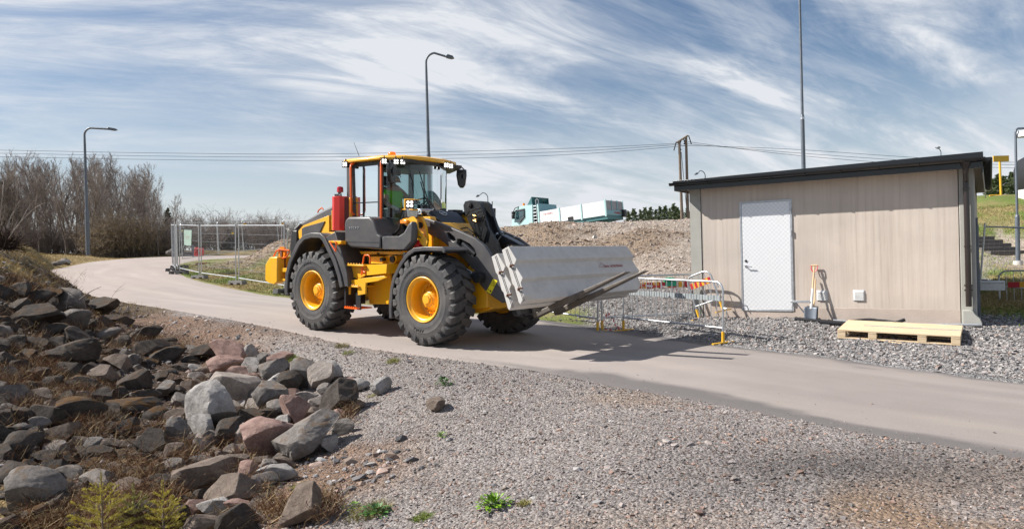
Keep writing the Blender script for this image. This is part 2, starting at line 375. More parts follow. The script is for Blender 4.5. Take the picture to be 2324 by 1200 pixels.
for p in [(0, 0, -.15, 'shoulder'), (3, .5, -.12, 'shoulder'), (-3, 1, -.6, 'dirt'), (-6, 1, -.4, 'soil'), (7, -3, -.2, 'shoulder'), (0, -6, -.3, 'shoulder'), (-14, 6, 1.6, 'soil'), (-20, 12, 2.6, 'straw'),
          (-30, 25, 3.0, 'straw'), (-45, 45, 3.2, 'straw'), (-32, 60, 3.0, 'woodland'), (-22, 66, 3.0, 'woodland'), (-12, 70, 3.0, 'woodland'), (-50, 70, 3.2, 'woodland'), (-5, 80, 3.2, 'woodland'),
          (-9, 27, 1.15, 'lawn'), (-6, 24, .95, 'lawn'), (-11, 33, 1.75, 'lawn'), (-6, 29, 1.55, 'lawn'), (-14, 40, 2.1, 'bank'), (-3, 24, 1.0, 'lawn'), (-11.5, 45, 2.3, 'bank'),
          (-14.1, 38, 1.85, 'mound'), (-13.1, 38, 2.42, 'mound'), (-12.2, 38, 2.82, 'mound'), (-12.0, 34.5, 2.0, 'mound'), (-10, 38, 3.1, 'mound'), (-6, 38, 3.0, 'mound'), (-8, 34, 2.2, 'mound'), (-4, 33, 2.2, 'mound'), (-3, 38, 3.0, 'bank'), (-4, 45, 2.9, 'bank'),
          (3.6, 14.8, .27, 'crushed'), (5.5, 13.4, .27, 'crushed'), (7.7, 12.0, .24, 'crushed'), (5.2, 11.3, .05, 'crushed'), (6.4, 10.2, .05, 'crushed'), (4, 12.9, .12, 'crushed'), (5.30, 11.75, .045, 'crushed'), (6.72, 10.8, -.01, 'crushed'), (6.0, 10.9, .0, 'crushed'), (7.2, 10.9, .03, 'crushed'),
          (9, 11, .15, 'crushed'), (8.5, 8.5, .02, 'crushed'), (11, 13, .25, 'crushed'), (7, 16, .3, 'crushed'), (2.5, 15.4, .25, 'crushed'), (1.6, 16.8, .35, 'crushed'), (3.4, 17.5, .6, 'crushed'), (6, 19, .6, 'crushed'),
          (2.6, 16.6, .62, 'crushed'), (12, 19, .5, 'crushed'),
          (-1, 20, .45, 'lawn'), (1.3, 19, .5, 'bank'), (3, 20.5, .8, 'bank'), (6, 22, 1.2, 'bank'), (1, 24, 1.3, 'mound'), (3.4, 24.5, 1.75, 'mound'), (4, 29, 2.55, 'bank'), (9, 28, 2.2, 'bank'), (-1, 28, 2.2, 'mound'), (1.5, 29, 2.85, 'mound'), (4.6, 27, 2.35, 'mound'),
          (14, 30, 2.3, 'bank'), (18, 42, 3.9, 'bank'), (5, 50, 3.2, 'bank'), (5, 60, 3.3, 'bank'), (12, 56, 3.5, 'bank'), (0, 60, 2.8, 'bank'), (25, 60, 4.2, 'green'), (15, 80, 4, 'bank')]: CP.append(p)
for u, v, y in [(1170, 517, 38), (1350, 507, 38), (1560, 498, 38), (1260, 513, 38), (1460, 502, 38)]: cpx(u, v, y, 'bank')
cpx(1060, 522, 38, 'bank')
for u, v, y in [(2235, 450, 32), (2324, 447, 32), (2235, 480, 29), (2324, 520, 25), (2235, 530, 25.5)]: cpx(u, v, y, 'green')
for p in [(30, 45, 4.6, 'green'), (27, 36, 4.0, 'green'), (35, 30, 3.5, 'green'), (20, 20, 1.0, 'green'), (40, 50, 4.7, 'green'), (18, 33, 3.3, 'green')]: CP.append(p)
for u, v, y in [(2235, 640, 18), (2320, 640, 18)]: cpx(u, v, y, 'green')
for u, v, y in [(2240, 598, 21), (2324, 600, 21.5)]: cpx(u, v, y, 'bank')
for u, v, y in [(2262, 584, 22.7), (2262, 566, 23.6), (2262, 548, 25.0), (2300, 584, 22.9)]: cpx(u, v, y, 'bank')
for u, v, y in [(2240, 700, 14.5), (2324, 700, 14.5)]: cpx(u, v, y, 'green')
for a in range(0, 360, 20):
    for rr in (110, 240):
        x, y = rr*math.sin(R(a)), rr*math.cos(R(a))
        CP.append((x, y, 3.6 if y > 0 else .5, 'woodland' if x < 0 else 'green'))
_cx = np.array([c[0] for c in CP]); _cy = np.array([c[1] for c in CP]); _cz = np.array([c[2] for c in CP]); _ct = [c[3] for c in CP]
# radial basis fit in a log-radius space so near points stay local
def _warp(x, y):
    r = np.sqrt(x*x+y*y)+1e-6; k = np.log1p(r/6.0)/r; return x*k, y*k
_wx, _wy = _warp(_cx, _cy)
def _phi(r2): return np.sqrt(r2+.0009)
_A = _phi((_wx[:, None]-_wx)**2+(_wy[:, None]-_wy)**2)
_n = len(CP); _Pm = np.stack([np.ones(_n), _wx, _wy], 1)
_K = np.block([[_A-np.eye(_n)*.004, _Pm], [_Pm.T, np.zeros((3, 3))]])
_sol = np.linalg.solve(_K, np.concatenate([_cz, np.zeros(3)]))
TYPES = ['shoulder', 'dirt', 'sand', 'soil', 'straw', 'woodland', 'lawn', 'bank', 'mound', 'crushed', 'green']
_tm = np.zeros((_n, len(TYPES)))
for i, t in enumerate(_ct): _tm[i, TYPES.index(t)] = 1
def ground_types(x, y):
    x = np.asarray(x, float).ravel(); y = np.asarray(y, float).ravel()
    s = .05*np.sqrt(x*x+y*y)+.25
    x2 = x+s*fbm(x*.9, y*.9, 4, 3, .6); y2 = y+s*fbm(x*.9, y*.9, 4, 8, .6)
    wx, wy = _warp(x2, y2); W = 1/(((wx[:, None]-_wx)**2+(wy[:, None]-_wy)**2)+2e-4)**2
    T = W@_tm; return T/T.sum(1, keepdims=True)
ROUGH = np.array([.012, .03, .02, .17, .07, .1, .05, .035, .13, .022, .05])
def ground_z(x, y, micro=True):
    shp = np.shape(x); x = np.asarray(x, float).ravel(); y = np.asarray(y, float).ravel(); out = np.empty(len(x))
    for a in range(0, len(x), 20000):
        sl = slice(a, a+20000); xs, ys = x[sl], y[sl]
        wx, wy = _warp(xs, ys)
        z = _phi((wx[:, None]-_wx)**2+(wy[:, None]-_wy)**2)@_sol[:_n]+_sol[_n]+_sol[_n+1]*wx+_sol[_n+2]*wy
        d = road_dist(xs, ys)
        if micro:
            T = ground_types(xs, ys); am = T@ROUGH; fade = np.clip(d/1.0, 0, 1)
            z = z+am*fade*(fbm(xs*1.1, ys*1.1, 3, 1)*1.0+fbm(xs*4.5, ys*4.5, 4, 5, .6)*.45)
        zr = z_road(xs, ys)-.03; w = np.clip(d/1.3, 0, 1); w = w*w*(3-2*w)
        z = np.where(d <= 0, zr-.03-np.clip(-d, 0, .5)*.1, zr*(1-w)+z*w)
        # level footing of the shed
        out[sl] = z
    return out.reshape(shp)
def gz(x, y): return float(ground_z(np.array([x]), np.array([y]))[0])
TCOL = {'shoulder': (.262, .236, .222), 'dirt': (.20, .13, .09), 'sand': (.25, .175, .12), 'soil': (.050, .031, .019), 'straw': (.27, .19, .085), 'woodland': (.10, .075, .045),
        'lawn': (.20, .185, .065), 'bank': (.38, .32, .265), 'mound': (.25, .185, .13), 'crushed': (.23, .225, .225), 'green': (.155, .19, .045)}
TC = np.array([TCOL[t] for t in TYPES])
def ground_col(x, y):
    T = ground_types(x, y); c = T@TC; x = np.ravel(x); y = np.ravel(y)
    n = fbm(x*.7, y*.7, 4, 21, .6); n2 = fbm(x*5, y*5, 3, 31, .6)
    c = c*(1+.22*n+.18*n2)[:, None]
    # grass areas: patches of green and of straw
    gl = T[:, TYPES.index('lawn')]+T[:, TYPES.index('green')]+.35*T[:, TYPES.index('straw')]
    g = np.clip(fbm(x*.6, y*.6, 4, 44, .6)*2.2+.15, 0, 1)*gl
    st = np.clip(fbm(x*.45+9, y*.45, 4, 54, .6)*2.4+.1, 0, 1)*gl
    c = c*(1-st[:, None]*.7)+np.array([.30, .22, .11])*st[:, None]*.7
    c = c*(1-g[:, None]*.7)+np.array([.105, .165, .025])*g[:, None]*.7
    # bare tan patches on the shoulder
    sh = T[:, 0]; p = np.clip(fbm(x*.55+3, y*.55, 4, 61, .55)*2.5-.35, 0, 1)*sh
    c = c*(1-p[:, None]*.6)+np.array([.25, .18, .125])*p[:, None]*.6
    dk = np.clip(fbm(x*.45+13, y*.6, 4, 71, .55)*2.6-.5, 0, 1)*sh*np.clip((x-1)/2, 0, 1)
    c = c*(1-dk[:, None]*.55)+np.array([.12, .115, .12])*dk[:, None]*.55
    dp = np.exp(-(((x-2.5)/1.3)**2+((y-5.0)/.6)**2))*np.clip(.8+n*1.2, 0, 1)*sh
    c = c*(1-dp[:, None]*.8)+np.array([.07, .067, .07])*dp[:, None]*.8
    return np.clip(c, .01, 1)
def set_cols(me, cols, per='POINT'):
    a = me.color_attributes.new('Col', 'FLOAT_COLOR', per); c = np.ones((len(cols), 4), np.float32); c[:, :3] = cols; a.data.foreach_set('color', c.ravel())
def np_mesh(name, V, F, mats, cols=None, smooth=True):
    me = bpy.data.meshes.new(name); V = np.asarray(V, np.float32); F = np.asarray(F, np.int32); k = F.shape[1]
    me.vertices.add(len(V)); me.vertices.foreach_set('co', V.ravel())
    me.loops.add(F.size); me.loops.foreach_set('vertex_index', F.ravel())
    me.polygons.add(len(F)); me.polygons.foreach_set('loop_start', np.arange(0, F.size, k, dtype=np.int32))
    me.polygons.foreach_set('use_smooth', np.full(len(F), smooth))
    for m in (mats if isinstance(mats, list) else [mats]): me.materials.append(m)
    if cols is not None: set_cols(me, cols)
    me.update(calc_edges=True); me.validate(); return me
# polar grid round the camera: fine in front, coarse behind
ang = np.concatenate([np.linspace(-180, -62, 48)[:-1], np.linspace(-62, -44, 40)[:-1], np.linspace(-44, 44, 620)[:-1], np.linspace(44, 62, 40)[:-1], np.linspace(62, 180, 48)])
rad = np.concatenate([[.02, .5, 1, 1.5, 2, 2.4], np.geomspace(2.7, 60, 430), np.geomspace(64, 1500, 40)])
A_, R_ = np.meshgrid(np.radians(ang), rad)
GX, GY = R_*np.sin(A_), R_*np.cos(A_)
GZ = ground_z(GX, GY)
far = np.clip((R_-150)/200, 0, 1); GZ = GZ*(1-far)+2.0*far
na, nr = len(ang), len(rad)
ii = (np.arange(nr-1)[:, None]*na+np.arange(na-1)[None, :]).ravel()
F = np.stack([ii, ii+1, ii+na+1, ii+na], 1)[:, ::-1]
GC = np.concatenate([ground_col(GX.ravel()[a:a+20000], GY.ravel()[a:a+20000]) for a in range(0, GX.size, 20000)])
m_ground = vcol_mat('ground_soil_and_gravel', .95, .9, 55, vor=42, var=.22, vscale=22, bdist=.02)
ground = link('ground', np_mesh('ground', np.stack([GX, GY, GZ], -1).reshape(-1, 3), F, m_ground, GC)); tag(ground, kind='structure')
# ------------------------------------------------------------------ road: one strip between its two edges
def resample(P, n):
    d = np.concatenate([[0], np.cumsum(np.linalg.norm(np.diff(P, axis=0), axis=1))]); t = np.linspace(0, d[-1], n)
    return np.stack([np.interp(t, d, P[:, 0]), np.interp(t, d, P[:, 1])], 1)
nA, nB = 900, 46
# pair the edges by matching the same share of their control points
def param(poly):
    P = dense(poly); return P
eO = resample(dO, nA); eI = resample(dI, nA)
jt = np.arange(nA)*.13
wob = lambda s: fbm(jt, jt*0+s, 4, 80+s, .6)*.10
dirv = eI-eO; dirv /= np.linalg.norm(dirv, axis=1, keepdims=True)
eO = eO+dirv*(wob(1)+.0)[:, None]; eI = eI-dirv*(wob(2))[:, None]
t = np.linspace(0, 1, nB)[None, :, None]
RX = eO[:, None, :]*(1-t)+eI[:, None, :]*t
rx, ry = RX[..., 0], RX[..., 1]
crown = .035*(1-(2*t[..., 0]-1)**2)
rz = z_road(rx, ry)-.03+crown-.012*(np.abs(2*t[..., 0]-1) > .985)
f = (np.arange(nA-1)[:, None]*nB+np.arange(nB-1)[None, :]).ravel()
RF = np.stack([f, f+1, f+nB+1, f+nB], 1)
tt = np.repeat(t[..., 0], nA, 0)
al = np.arange(nA)[:, None]/nA*70+tt*0
pale = np.array([.325, .285, .262]); pink = np.array([.355, .30, .272]); asph = np.array([.105, .098, .097]); dust = np.array([.37, .325, .27])
xw = rx.ravel(); yw = ry.ravel()
base = pale*(1-np.clip((-xw-6)/8, 0, 1))[:, None]+pink*np.clip((-xw-6)/8, 0, 1)[:, None]
base = base*np.clip(1-.20*np.clip((xw-.5)/3, 0, 1), .5, 1)[:, None]
streak = fbm(al.ravel()*.35, tt.ravel()*9, 4, 91, .6)
base = base*(1+.13*streak+.06*fbm(xw*3, yw*3, 4, 123, .6))[:, None]
for tc_ in (.24, .40, .62, .78):
    tk = np.exp(-((tt.ravel()+.03*fbm(al.ravel()*.12, al.ravel()*0+tc_*9, 2, 5)-tc_)/.035)**2)*np.clip(fbm(al.ravel()*.3, tt.ravel()*3+tc_*7, 3, 131)*1.5+.55, 0, 1); base = base*(1+.10*tk)[:, None]
edge = np.minimum(tt, 1-tt).ravel()
nn = fbm(xw*1.6, yw*1.6, 4, 95, .6); n2 = fbm(al.ravel()*.5, tt.ravel()*6+4, 4, 97, .6)
ew = np.clip((.11+.14*np.clip(n2, -.25, 1)-edge)/.05+nn*.6, 0, 1)*np.clip((xw+1.2)/2.0, 0, 1)
base = base*(1-ew[:, None]*.82)+asph*ew[:, None]*.82
keep_ew = ew
cr = np.clip((.03-edge)/.03, 0, 1)*.35*(xw < 0)
base = base*(1-cr[:, None])+np.array([.36, .30, .27])*cr[:, None]
du = np.clip(fbm(al.ravel()*.22, tt.ravel()*4+2, 4, 99, .6)*2-.1, 0, 1)*.4
du = du*(1-keep_ew); base = base*(1-du[:, None])+dust*du[:, None]
m_road = vcol_mat('dusty_asphalt', .93, .35, 160, var=.10, vscale=70, bdist=.004)
road = link('road', np_mesh('road', np.stack([rx, ry, rz], -1).reshape(-1, 3), RF, m_road, base)); tag(road, kind='structure')
# ------------------------------------------------------------------ loose stones (nobody could count them)
def shape_oct(k, rng):
    v = np.array([(1, 0, 0), (-1, 0, 0), (0, 1, 0), (0, -1, 0), (0, 0, 1), (0, 0, -1)], float)
    f = np.array([(0, 2, 4), (2, 1, 4), (1, 3, 4), (3, 0, 4), (2, 0, 5), (1, 2, 5), (3, 1, 5), (0, 3, 5)])
    return [(v+rng.normal(0, .28, v.shape)) for _ in range(k)], f
def shape_ico(k, rng):
    bm = bmesh.new(); bmesh.ops.create_icosphere(bm, subdivisions=1, radius=1); v = np.array([p.co[:] for p in bm.verts]); f = np.array([[q.index for q in p.verts] for p in bm.faces]); bm.free()
    return [(v*(1+rng.normal(0, .16, (len(v), 1)))+rng.normal(0, .10, v.shape)) for _ in range(k)], f
def stones(name, xs, ys, size, cols, material, kind='oct', sink=.25, flat=.7, zs=None, rng=RNG):
    shapes, f = (shape_oct if kind == 'oct' else shape_ico)(12, rng)
    S = np.array(shapes); n = len(xs); V = S[rng.integers(0, 12, n)]
    V = V*np.stack([rng.uniform(.65, 1.35, n), rng.uniform(.65, 1.25, n), rng.uniform(.5, 1, n)], 1)[:, None, :]
    q = rng.normal(size=(n, 4)); q[:, 1:3] *= .5; q /= np.linalg.norm(q, axis=1, keepdims=True); w, x, y, z = q.T
    Rm = np.stack([1-2*(y*y+z*z), 2*(x*y-w*z), 2*(x*z+w*y), 2*(x*y+w*z), 1-2*(x*x+z*z), 2*(y*z-w*x), 2*(x*z-w*y), 2*(y*z+w*x), 1-2*(x*x+y*y)], 1).reshape(n, 3, 3)
    V = np.einsum('nij,nkj->nki', Rm, V)*size[:, None, None]; V[..., 2] *= flat
    if zs is None: zs = ground_z(xs, ys)
    V += np.stack([xs, ys, zs+size*sink], 1)[:, None, :]
    nv = V.shape[1]; Fa = (f[None]+(np.arange(n)*nv)[:, None, None]).reshape(-1, 3)
    return link(name, np_mesh(name, V.reshape(-1, 3), Fa, material, np.repeat(cols, nv, 0), smooth=False))
def scatter(n, a0, a1, r0, r1, pw=1.0):
    a = np.radians(RNG.uniform(a0, a1, n)); u = RNG.uniform(0, 1, n)
    r = r0*(r1/r0)**u if pw == 0 else (r0**pw+(r1**pw-r0**pw)*u)**(1/pw)
    return r*np.sin(a), r*np.cos(a), r
PAL = np.array([(.29, .275, .268), (.36, .33, .315), (.21, .20, .198), (.34, .25, .21), (.42, .395, .375), (.115, .11, .113), (.36, .265, .215), (.25, .195, .16)])
def stone_cols(n, p, j=.18):
    c = PAL[RNG.choice(len(PAL), n, p=np.array(p)/sum(p))]; return np.clip(c*RNG.normal(1, j, (n, 1)), .03, .8)
m_stone = vcol_mat('gravel_stone', .85, .15, 90, var=.12, vscale=25)
x, y, r = scatter(190000, -43, 43, 3.0, 17, .8)
T = ground_types(x, y); d = road_dist(x, y)
pw_ = T@np.array([1, .85, .45, .35, .15, .0, .05, .5, .6, .0, .0]); onroad = d < 0
keep = (RNG.uniform(size=len(x)) < np.where(onroad, .012+.25*np.clip((.22+d)/.22, 0, 1)*(x < 4), pw_))
x, y, r = x[keep], y[keep], r[keep]
sz = np.clip(RNG.lognormal(-5.05, .48, len(x)), .003, .05)*(1+.035*np.clip(r-5, 0, 12))
sz = np.where(road_dist(x, y) < 0, sz*.55, sz)
zz_ = np.where(road_dist(x, y) < 0, z_road(x, y)-.005, ground_z(x, y))
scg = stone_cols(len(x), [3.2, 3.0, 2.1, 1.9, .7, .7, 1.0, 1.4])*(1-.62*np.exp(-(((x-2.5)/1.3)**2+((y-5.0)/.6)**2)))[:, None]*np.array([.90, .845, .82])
tag(stones('shoulder_gravel', x, y, sz, scg, m_stone, zs=zz_), kind='stuff')
# pale crushed stone of the yard
x, y, r = scatter(150000, -10, 43, 8.0, 20, 1.2)
T = ground_types(x, y); d = road_dist(x, y)
keep = (RNG.uniform(size=len(x)) < T[:, TYPES.index('crushed')]*1.4) & (d > -.12) & ((d > .10) | (RNG.uniform(size=len(x)) < .35))
x, y, r = x[keep], y[keep], r[keep]
sz = np.clip(RNG.lognormal(-4.12, .36, len(x)), .008, .04)*np.where(road_dist(x, y) < .1, .6, 1)
tag(stones('crushed_stone', x, y, sz, stone_cols(len(x), [5, 3, 3.4, .5, 1.4, .9, .3, .2], .12)*.92, m_stone, sink=.3), kind='stuff')
# lumps on the embankment and the earth heaps
x, y, r = scatter(60000, -24, 24, 17, 42, .6)
T = ground_types(x, y); bk, mo = T[:, TYPES.index('bank')], T[:, TYPES.index('mound')]
keep = RNG.uniform(size=len(x)) < bk*.8+mo*1.2; x, y, r, mo = x[keep], y[keep], r[keep], mo[keep]
sz = np.clip(RNG.lognormal(-3.75, .5, len(x)), .010, .11)*(1+mo*.2)
cc = stone_cols(len(x), [1, 3, .5, 2, 3, .2, 3, 1.5])*np.where(mo > .5, .85, 1.0)[:, None]
cc = cc*.5+np.where(mo[:, None] > .5, np.array([.27, .20, .14]), np.array([.40, .335, .275]))*.55
tag(stones('embankment_rubble', x, y, sz, cc, m_stone, sink=.1), kind='stuff')
# fist-sized broken stone round the boulders and down the ditch
x, y, r = scatter(9000, -42, 8, 4.6, 22, .5)
T = ground_types(x, y); d = road_dist(x, y)
pr = T@np.array([.10, .55, 0, .8, .12, 0, 0, 0, 0, 0, 0])+.25*np.exp(-((x+1.9)**2+(y-10.6)**2)/5); keep = (RNG.uniform(size=len(x)) < pr) & (d > .15); x, y, r = x[keep], y[keep], r[keep]
sz = np.clip(RNG.lognormal(-3.5, .45, len(x)), .010, .065)*np.where(ground_types(x, y)[:, 0] > .5, .55, 1)
dark = ground_types(x, y)[:, TYPES.index('soil')] > .5
cc = stone_cols(len(x), [3, 2, 2, 1.4, 1, 1, 1, 1])*np.where(dark, .5, .95)[:, None]
tag(stones('broken_stone', x, y, sz, cc, m_stone, kind='ico', sink=.15), kind='stuff')
# ------------------------------------------------------------------ wheel loader
_th, _sl = -.684, .0437
_lo = np.array([-.726, 12.69, .125])
_fx = np.array([math.cos(_th), math.sin(_th), -_sl]); _fx /= np.linalg.norm(_fx)
_ly = np.array([-math.sin(_th), math.cos(_th), 0.]); _uz = np.cross(_fx, _ly)
LB = np.stack([_fx, _ly, _uz], 1)
_lo[2] = float(z_road(_lo[0], _lo[1]))+.012
def L(u, v, Y):
    d = ray(u, v); c = np.array([0, 0, CAMZ])-_lo
    t = (Y-c@LB[:, 1])/(d@LB[:, 1]); q = LB.T@(c+t*d); return (float(q[0]), float(q[2]))
def L3(u, v, Y): q = L(u, v, Y); return (q[0], Y, q[1])
LM = Matrix.Identity(4)
for i in range(3):
    for j in range(3): LM[i][j] = LB[i, j]
    LM[i][3] = _lo[i]
loader = empty('wheel_loader', mat=LM)
tag(loader, 'yellow and dark grey wheel loader carrying two concrete barriers on its forks', 'wheel loader')
def poly(pts, Y): return [L(u, v, Y) for u, v in pts]
# ---- wheels
def tyre_mesh():
    m = MB(); Rr = .745
    prof = [(.375, .20), (.385, .235), (.40, .250), (.44, .258), (.455, .262), (.47, .260), (.53, .262), (.545, .267), (.56, .263), (.60, .260), (.64, .252), (.668, .238), (.690, .215), (.700, .12), (.703, 0)]
    prof = [(r, -d) for r, d in prof]+[(r, d) for r, d in reversed(prof[:-1])]
    m.lathe(prof, n=96)
    nl = 22
    for side in (-1, 1):
        for k in range(nl):
            a0 = 2*math.pi*(k+(.5 if side > 0 else 0))/nl; p = 2*math.pi/nl
            # stations from the sidewall shoulder to past the centre line: (r_bottom, r_top, depth, angle offset, half width)
            st = [(.615, .632, .262, -.10, .20), (.64, .700, .266, -.08, .25), (.66, .735, .252, -.03, .33), (.68, .744, .20, .10, .36), (.68, .747, .14, .32, .36), (.68, .748, .08, .58, .35), (.68, .748, .03, .74, .32), (.68, .746, -.012, .84, .24)]
            vs = []
            for rb, rt, d, ao, hw in st:
                for s_ in (-1, 1):
                    a = a0+(ao*.55+s_*hw)*p; vs.append((rb*math.cos(a), side*d, rb*math.sin(a)))
                for s_ in (-1, 1):
                    a = a0+(ao*.55+s_*(hw-.03))*p; vs.append((rt*math.cos(a), side*d*(1.0 if rt < .72 else .985), rt*math.sin(a)))
            fs = []
            for i in range(len(st)-1):
                o = i*4; q = o+4; fs += [(o, q, q+2, o+2), (o+2, q+2, q+3, o+3), (o+3, q+3, q+1, o+1)]
            fs += [(0, 2, 3, 1), (len(vs)-4, len(vs)-3, len(vs)-1, len(vs)-2)]
            m.add(vs, fs)
    return m.mesh('tyre', [MT['rubber']], smooth=32)
def rim_mesh():
    m = MB()
    prof = [(.372, .215), (.380, .235), (.378, .250), (.366, .256), (.352, .250), (.345, .236), (.338, .225), (.318, .215), (.308, .195), (.300, .12), (.292, .03), (.283, .012), (.262, .005), (.215, .0), (.185, .0)]
    m.lathe([(r, -d) for r, d in prof], n=64)
    prof2 = [(.185, 0.0), (.20, -.1), (.35, -.1), (.37, -.22)]
    m.lathe([(r, -d) for r, d in prof2], n=40)
    # inner face seen from behind
    m.lathe([(.372, -.215), (.372, .215)], n=48); m.lathe([(.372, .215), (.34, .24), (.30, .2), (.28, .05), (.05, .05)], n=48)
    return m.mesh('wheel', [MT['yellow']], smooth=35)
def hub_mesh():
    m = MB()
    m.lathe([(r, -d) for r, d in [(.20, 0), (.20, .03), (.175, .04), (.165, .07), (.150, .10), (.125, .125), (.105, .13), (.100, .15), (.072, .16), (.068, .175), (0.001, .178)]], n=40)
    for k in range(16):
        a = 2*math.pi*k/16; c, s = math.cos(a)*.225, math.sin(a)*.225
        m.cyl((c, -.0, s), (c, -.035, s), .020, n=6); m.cyl((c, -.03, s), (c, -.055, s), .011, n=8)
    for k in range(8):
        a = 2*math.pi*(k+.5)/8; c, s = math.cos(a)*.142, math.sin(a)*.142
        m.cyl((c, -.09, s), (c, -.118, s), .010, n=6)
    for k in range(3):
        a = 2*math.pi*k/3+.4; c, s = math.cos(a)*.085, math.sin(a)*.085
        m.cyl((c, -.14, s), (c, -.165, s), .009, n=6)
    return m.mesh('hub', [MT['yellow']], smooth=35)
def arc_text(body, size, rad, mid_deg, dy, depth=.0025, flip=False):
    """letters bent round the sidewall, reading outwards at angle mid (deg, 90 = top)"""
    me = text_mesh(body, size, depth, MT['text'], spacing=1.05)
    for v in me.vertices:
        x, y, z = v.co
        a = R(mid_deg)-x/rad; r = rad+y
        v.co = (r*math.cos(a), dy-z, r*math.sin(a))
    return me
TY, RM, HB = tyre_mesh(), rim_mesh(), hub_mesh()
WR = .738
for (wx, sy, spin) in ((0, -1, 8), (-3.0, -1, 21), (0, 1, 3), (-3.0, 1, 14)):
    mw = Matrix.Translation((wx, sy*.98, WR)) @ Matrix.Rotation(0 if sy < 0 else math.pi, 4, 'Z') @ Matrix.Rotation(R(spin), 4, 'Y')
    w = link('wheel', RM, loader, mw)
    link('tyre', TY, w); link('hub', HB, w)
    if sy < 0:
        g = Matrix.Rotation(-R(spin), 4, 'Y')
        if wx == 0: tx = [('MICHELIN', .062, .535, 128), ('XHA2', .095, .520, 262), ('20.5 R25', .055, .555, 22)]
        else: tx = [('XHA2', .095, .535, 104), ('20.5 R25', .055, .565, 214), ('XHA2', .085, .525, 318)]
        for b, s, r_, a in tx: link('tyre_lettering', arc_text(b, s, r_, a, -.2635), w, g)
# ---- axles and lower frames
for X in (0, -3.0):
    m = MB()
    m.cyl((X, -.80, .738), (X, .80, .738), .15, n=20); m.cyl((X, -.3, .738), (X, .3, .738), .27, n=20); m.cyl((X, -.9, .738), (X, -.62, .738), .21, n=20); m.cyl((X, .62, .738), (X, .9, .738), .21, n=20)
    m.build('axle', MT['yellow'], loader, smooth=35)
m = MB()
m.plate([(-1.05, .48), (-1.05, 1.45), (-1.6, 1.50), (-4.3, 1.45), (-4.6, 1.2), (-4.6, .75), (-3.8, .62), (-2.4, .62), (-1.5, .45)], -.46, .46)
m.box(-1.7, -1.0, -.62, -.40, .95, 1.42)
m.build('rear_frame', MT['yellow'], loader, bevel=.015)
m = MB()
m.plate([(-.85, .45), (-.85, 1.5), (-.62, 2.0), (-.35, 2.02), (-.05, 1.78), (.30, 1.42), (.62, 1.02), (.80, .90), (.80, .58), (.55, .50), (-.3, .42)], -.44, .44)
m.plate([(.10, .95), (.42, 1.30), (.66, 1.0), (.82, .86), (.82, .62), (.40, .55), (.10, .6)], -.56, -.44)
m.build('front_frame', MT['yellow'], loader, bevel=.015)
# belly plate in front of the steps (yellow side cover between the wheels)
m = MB(); m.plate(poly([(838, 690), (834, 655), (845, 625), (865, 600), (880, 600), (888, 640), (882, 690)], -.80), -.80, -.46)
m.build('belly_cover', MT['yellow'], loader, bevel=.012)
m = MB()
for p0, p1, r in [((-1.25, -.55, 1.48), (-.55, -.55, 1.38), .03), ((-1.3, -.35, .75), (-.5, -.35, .72), .055), ((-1.2, -.3, 1.2), (-.6, -.3, 1.25), .07)]: m.cyl(p0, p1, r, n=12)
m.cyl((-.95, 0, .5), (-.95, 0, 1.5), .12, n=16); m.box(-1.15, -.75, -.3, .3, .55, .75); m.box(-1.15, -.75, -.3, .3, 1.2, 1.4)
m.build('articulation_joint', MT['dark'], loader, smooth=35)
# ---- engine hood and rear
hood_prof = poly([(664, 600), (662, 560), (666, 519), (683, 506), (715, 485), (735, 473), (755, 464), (790, 452)], -.60)
hood_prof = [(-4.62, 1.15), (-4.66, 1.55)]+hood_prof[2:6]+[(-3.1, 2.44), (-2.55, 2.56), (-2.55, 1.35)]
def tapered(prof, w0, w1, zc):
    """prism across Y whose half width shrinks towards the top"""
    m = MB(); zs = [p[1] for p in prof]; z0, z1 = min(zs), max(zs); vs = []
    wf = lambda p: w0+(w1-w0)*max(0, (p[1]-zc)/(z1-zc))
    for s in (-1, 1): vs += [(p[0], s*wf(p), p[1]) for p in prof]
    n = len(prof); tri = tessellate_polygon([[Vector((p[0], p[1], 0)) for p in prof]])
    fs = [tuple(t) for t in tri]+[tuple(n+i for i in t) for t in tri]+[(i, (i+1) % n, n+(i+1) % n, n+i) for i in range(n)]
    return m.add(vs, fs)
tapered(hood_prof, .62, .50, 2.0).build('engine_hood', MT['grey'], loader, bevel=.05, seg=3)
sp = poly([(678.5, 541), (677.5, 524), (688, 512), (700, 507), (747, 488.5), (747, 527), (790, 527), (790, 560), (700, 560)], -.66)
m = MB(); m.plate(sp, -.665, -.60); m.build('side_panel', MT['yellow'], loader, bevel=.008)
gp = poly([(686, 536), (686, 519), (692, 515), (738, 502), (727, 527), (700, 545)], -.67)
m = MB(); m.plate(gp, -.685, -.655); m.build('side_vent', MT['grey'], loader, bevel=.006)
m = MB(); m.ribbon([L(672, 519, -.62), L(684, 507.5, -.62)], -.67, -.52, .02)
m.box(-4.64, -4.54, -.70, .70, 1.9, 1.93); m.build('rear_trim', MT['chrome'], loader)
m = MB(); m.plate(poly([(665, 523), (677, 523), (677, 575), (664, 600), (661, 560)], -.62), -.66, .66); m.build('radiator_grille', MT['dark'], loader, bevel=.02)
m = MB(); q = L(727, 477, -.35); m.tube([(q[0]-.09, -.35, q[1]-.05), (q[0]-.06, -.35, q[1]+.0), (q[0]+.05, -.35, q[1]+.05), (q[0]+.10, -.35, q[1]+.01)], .014, n=8); m.build('hood_handle', MT['orange'], loader, smooth=40)
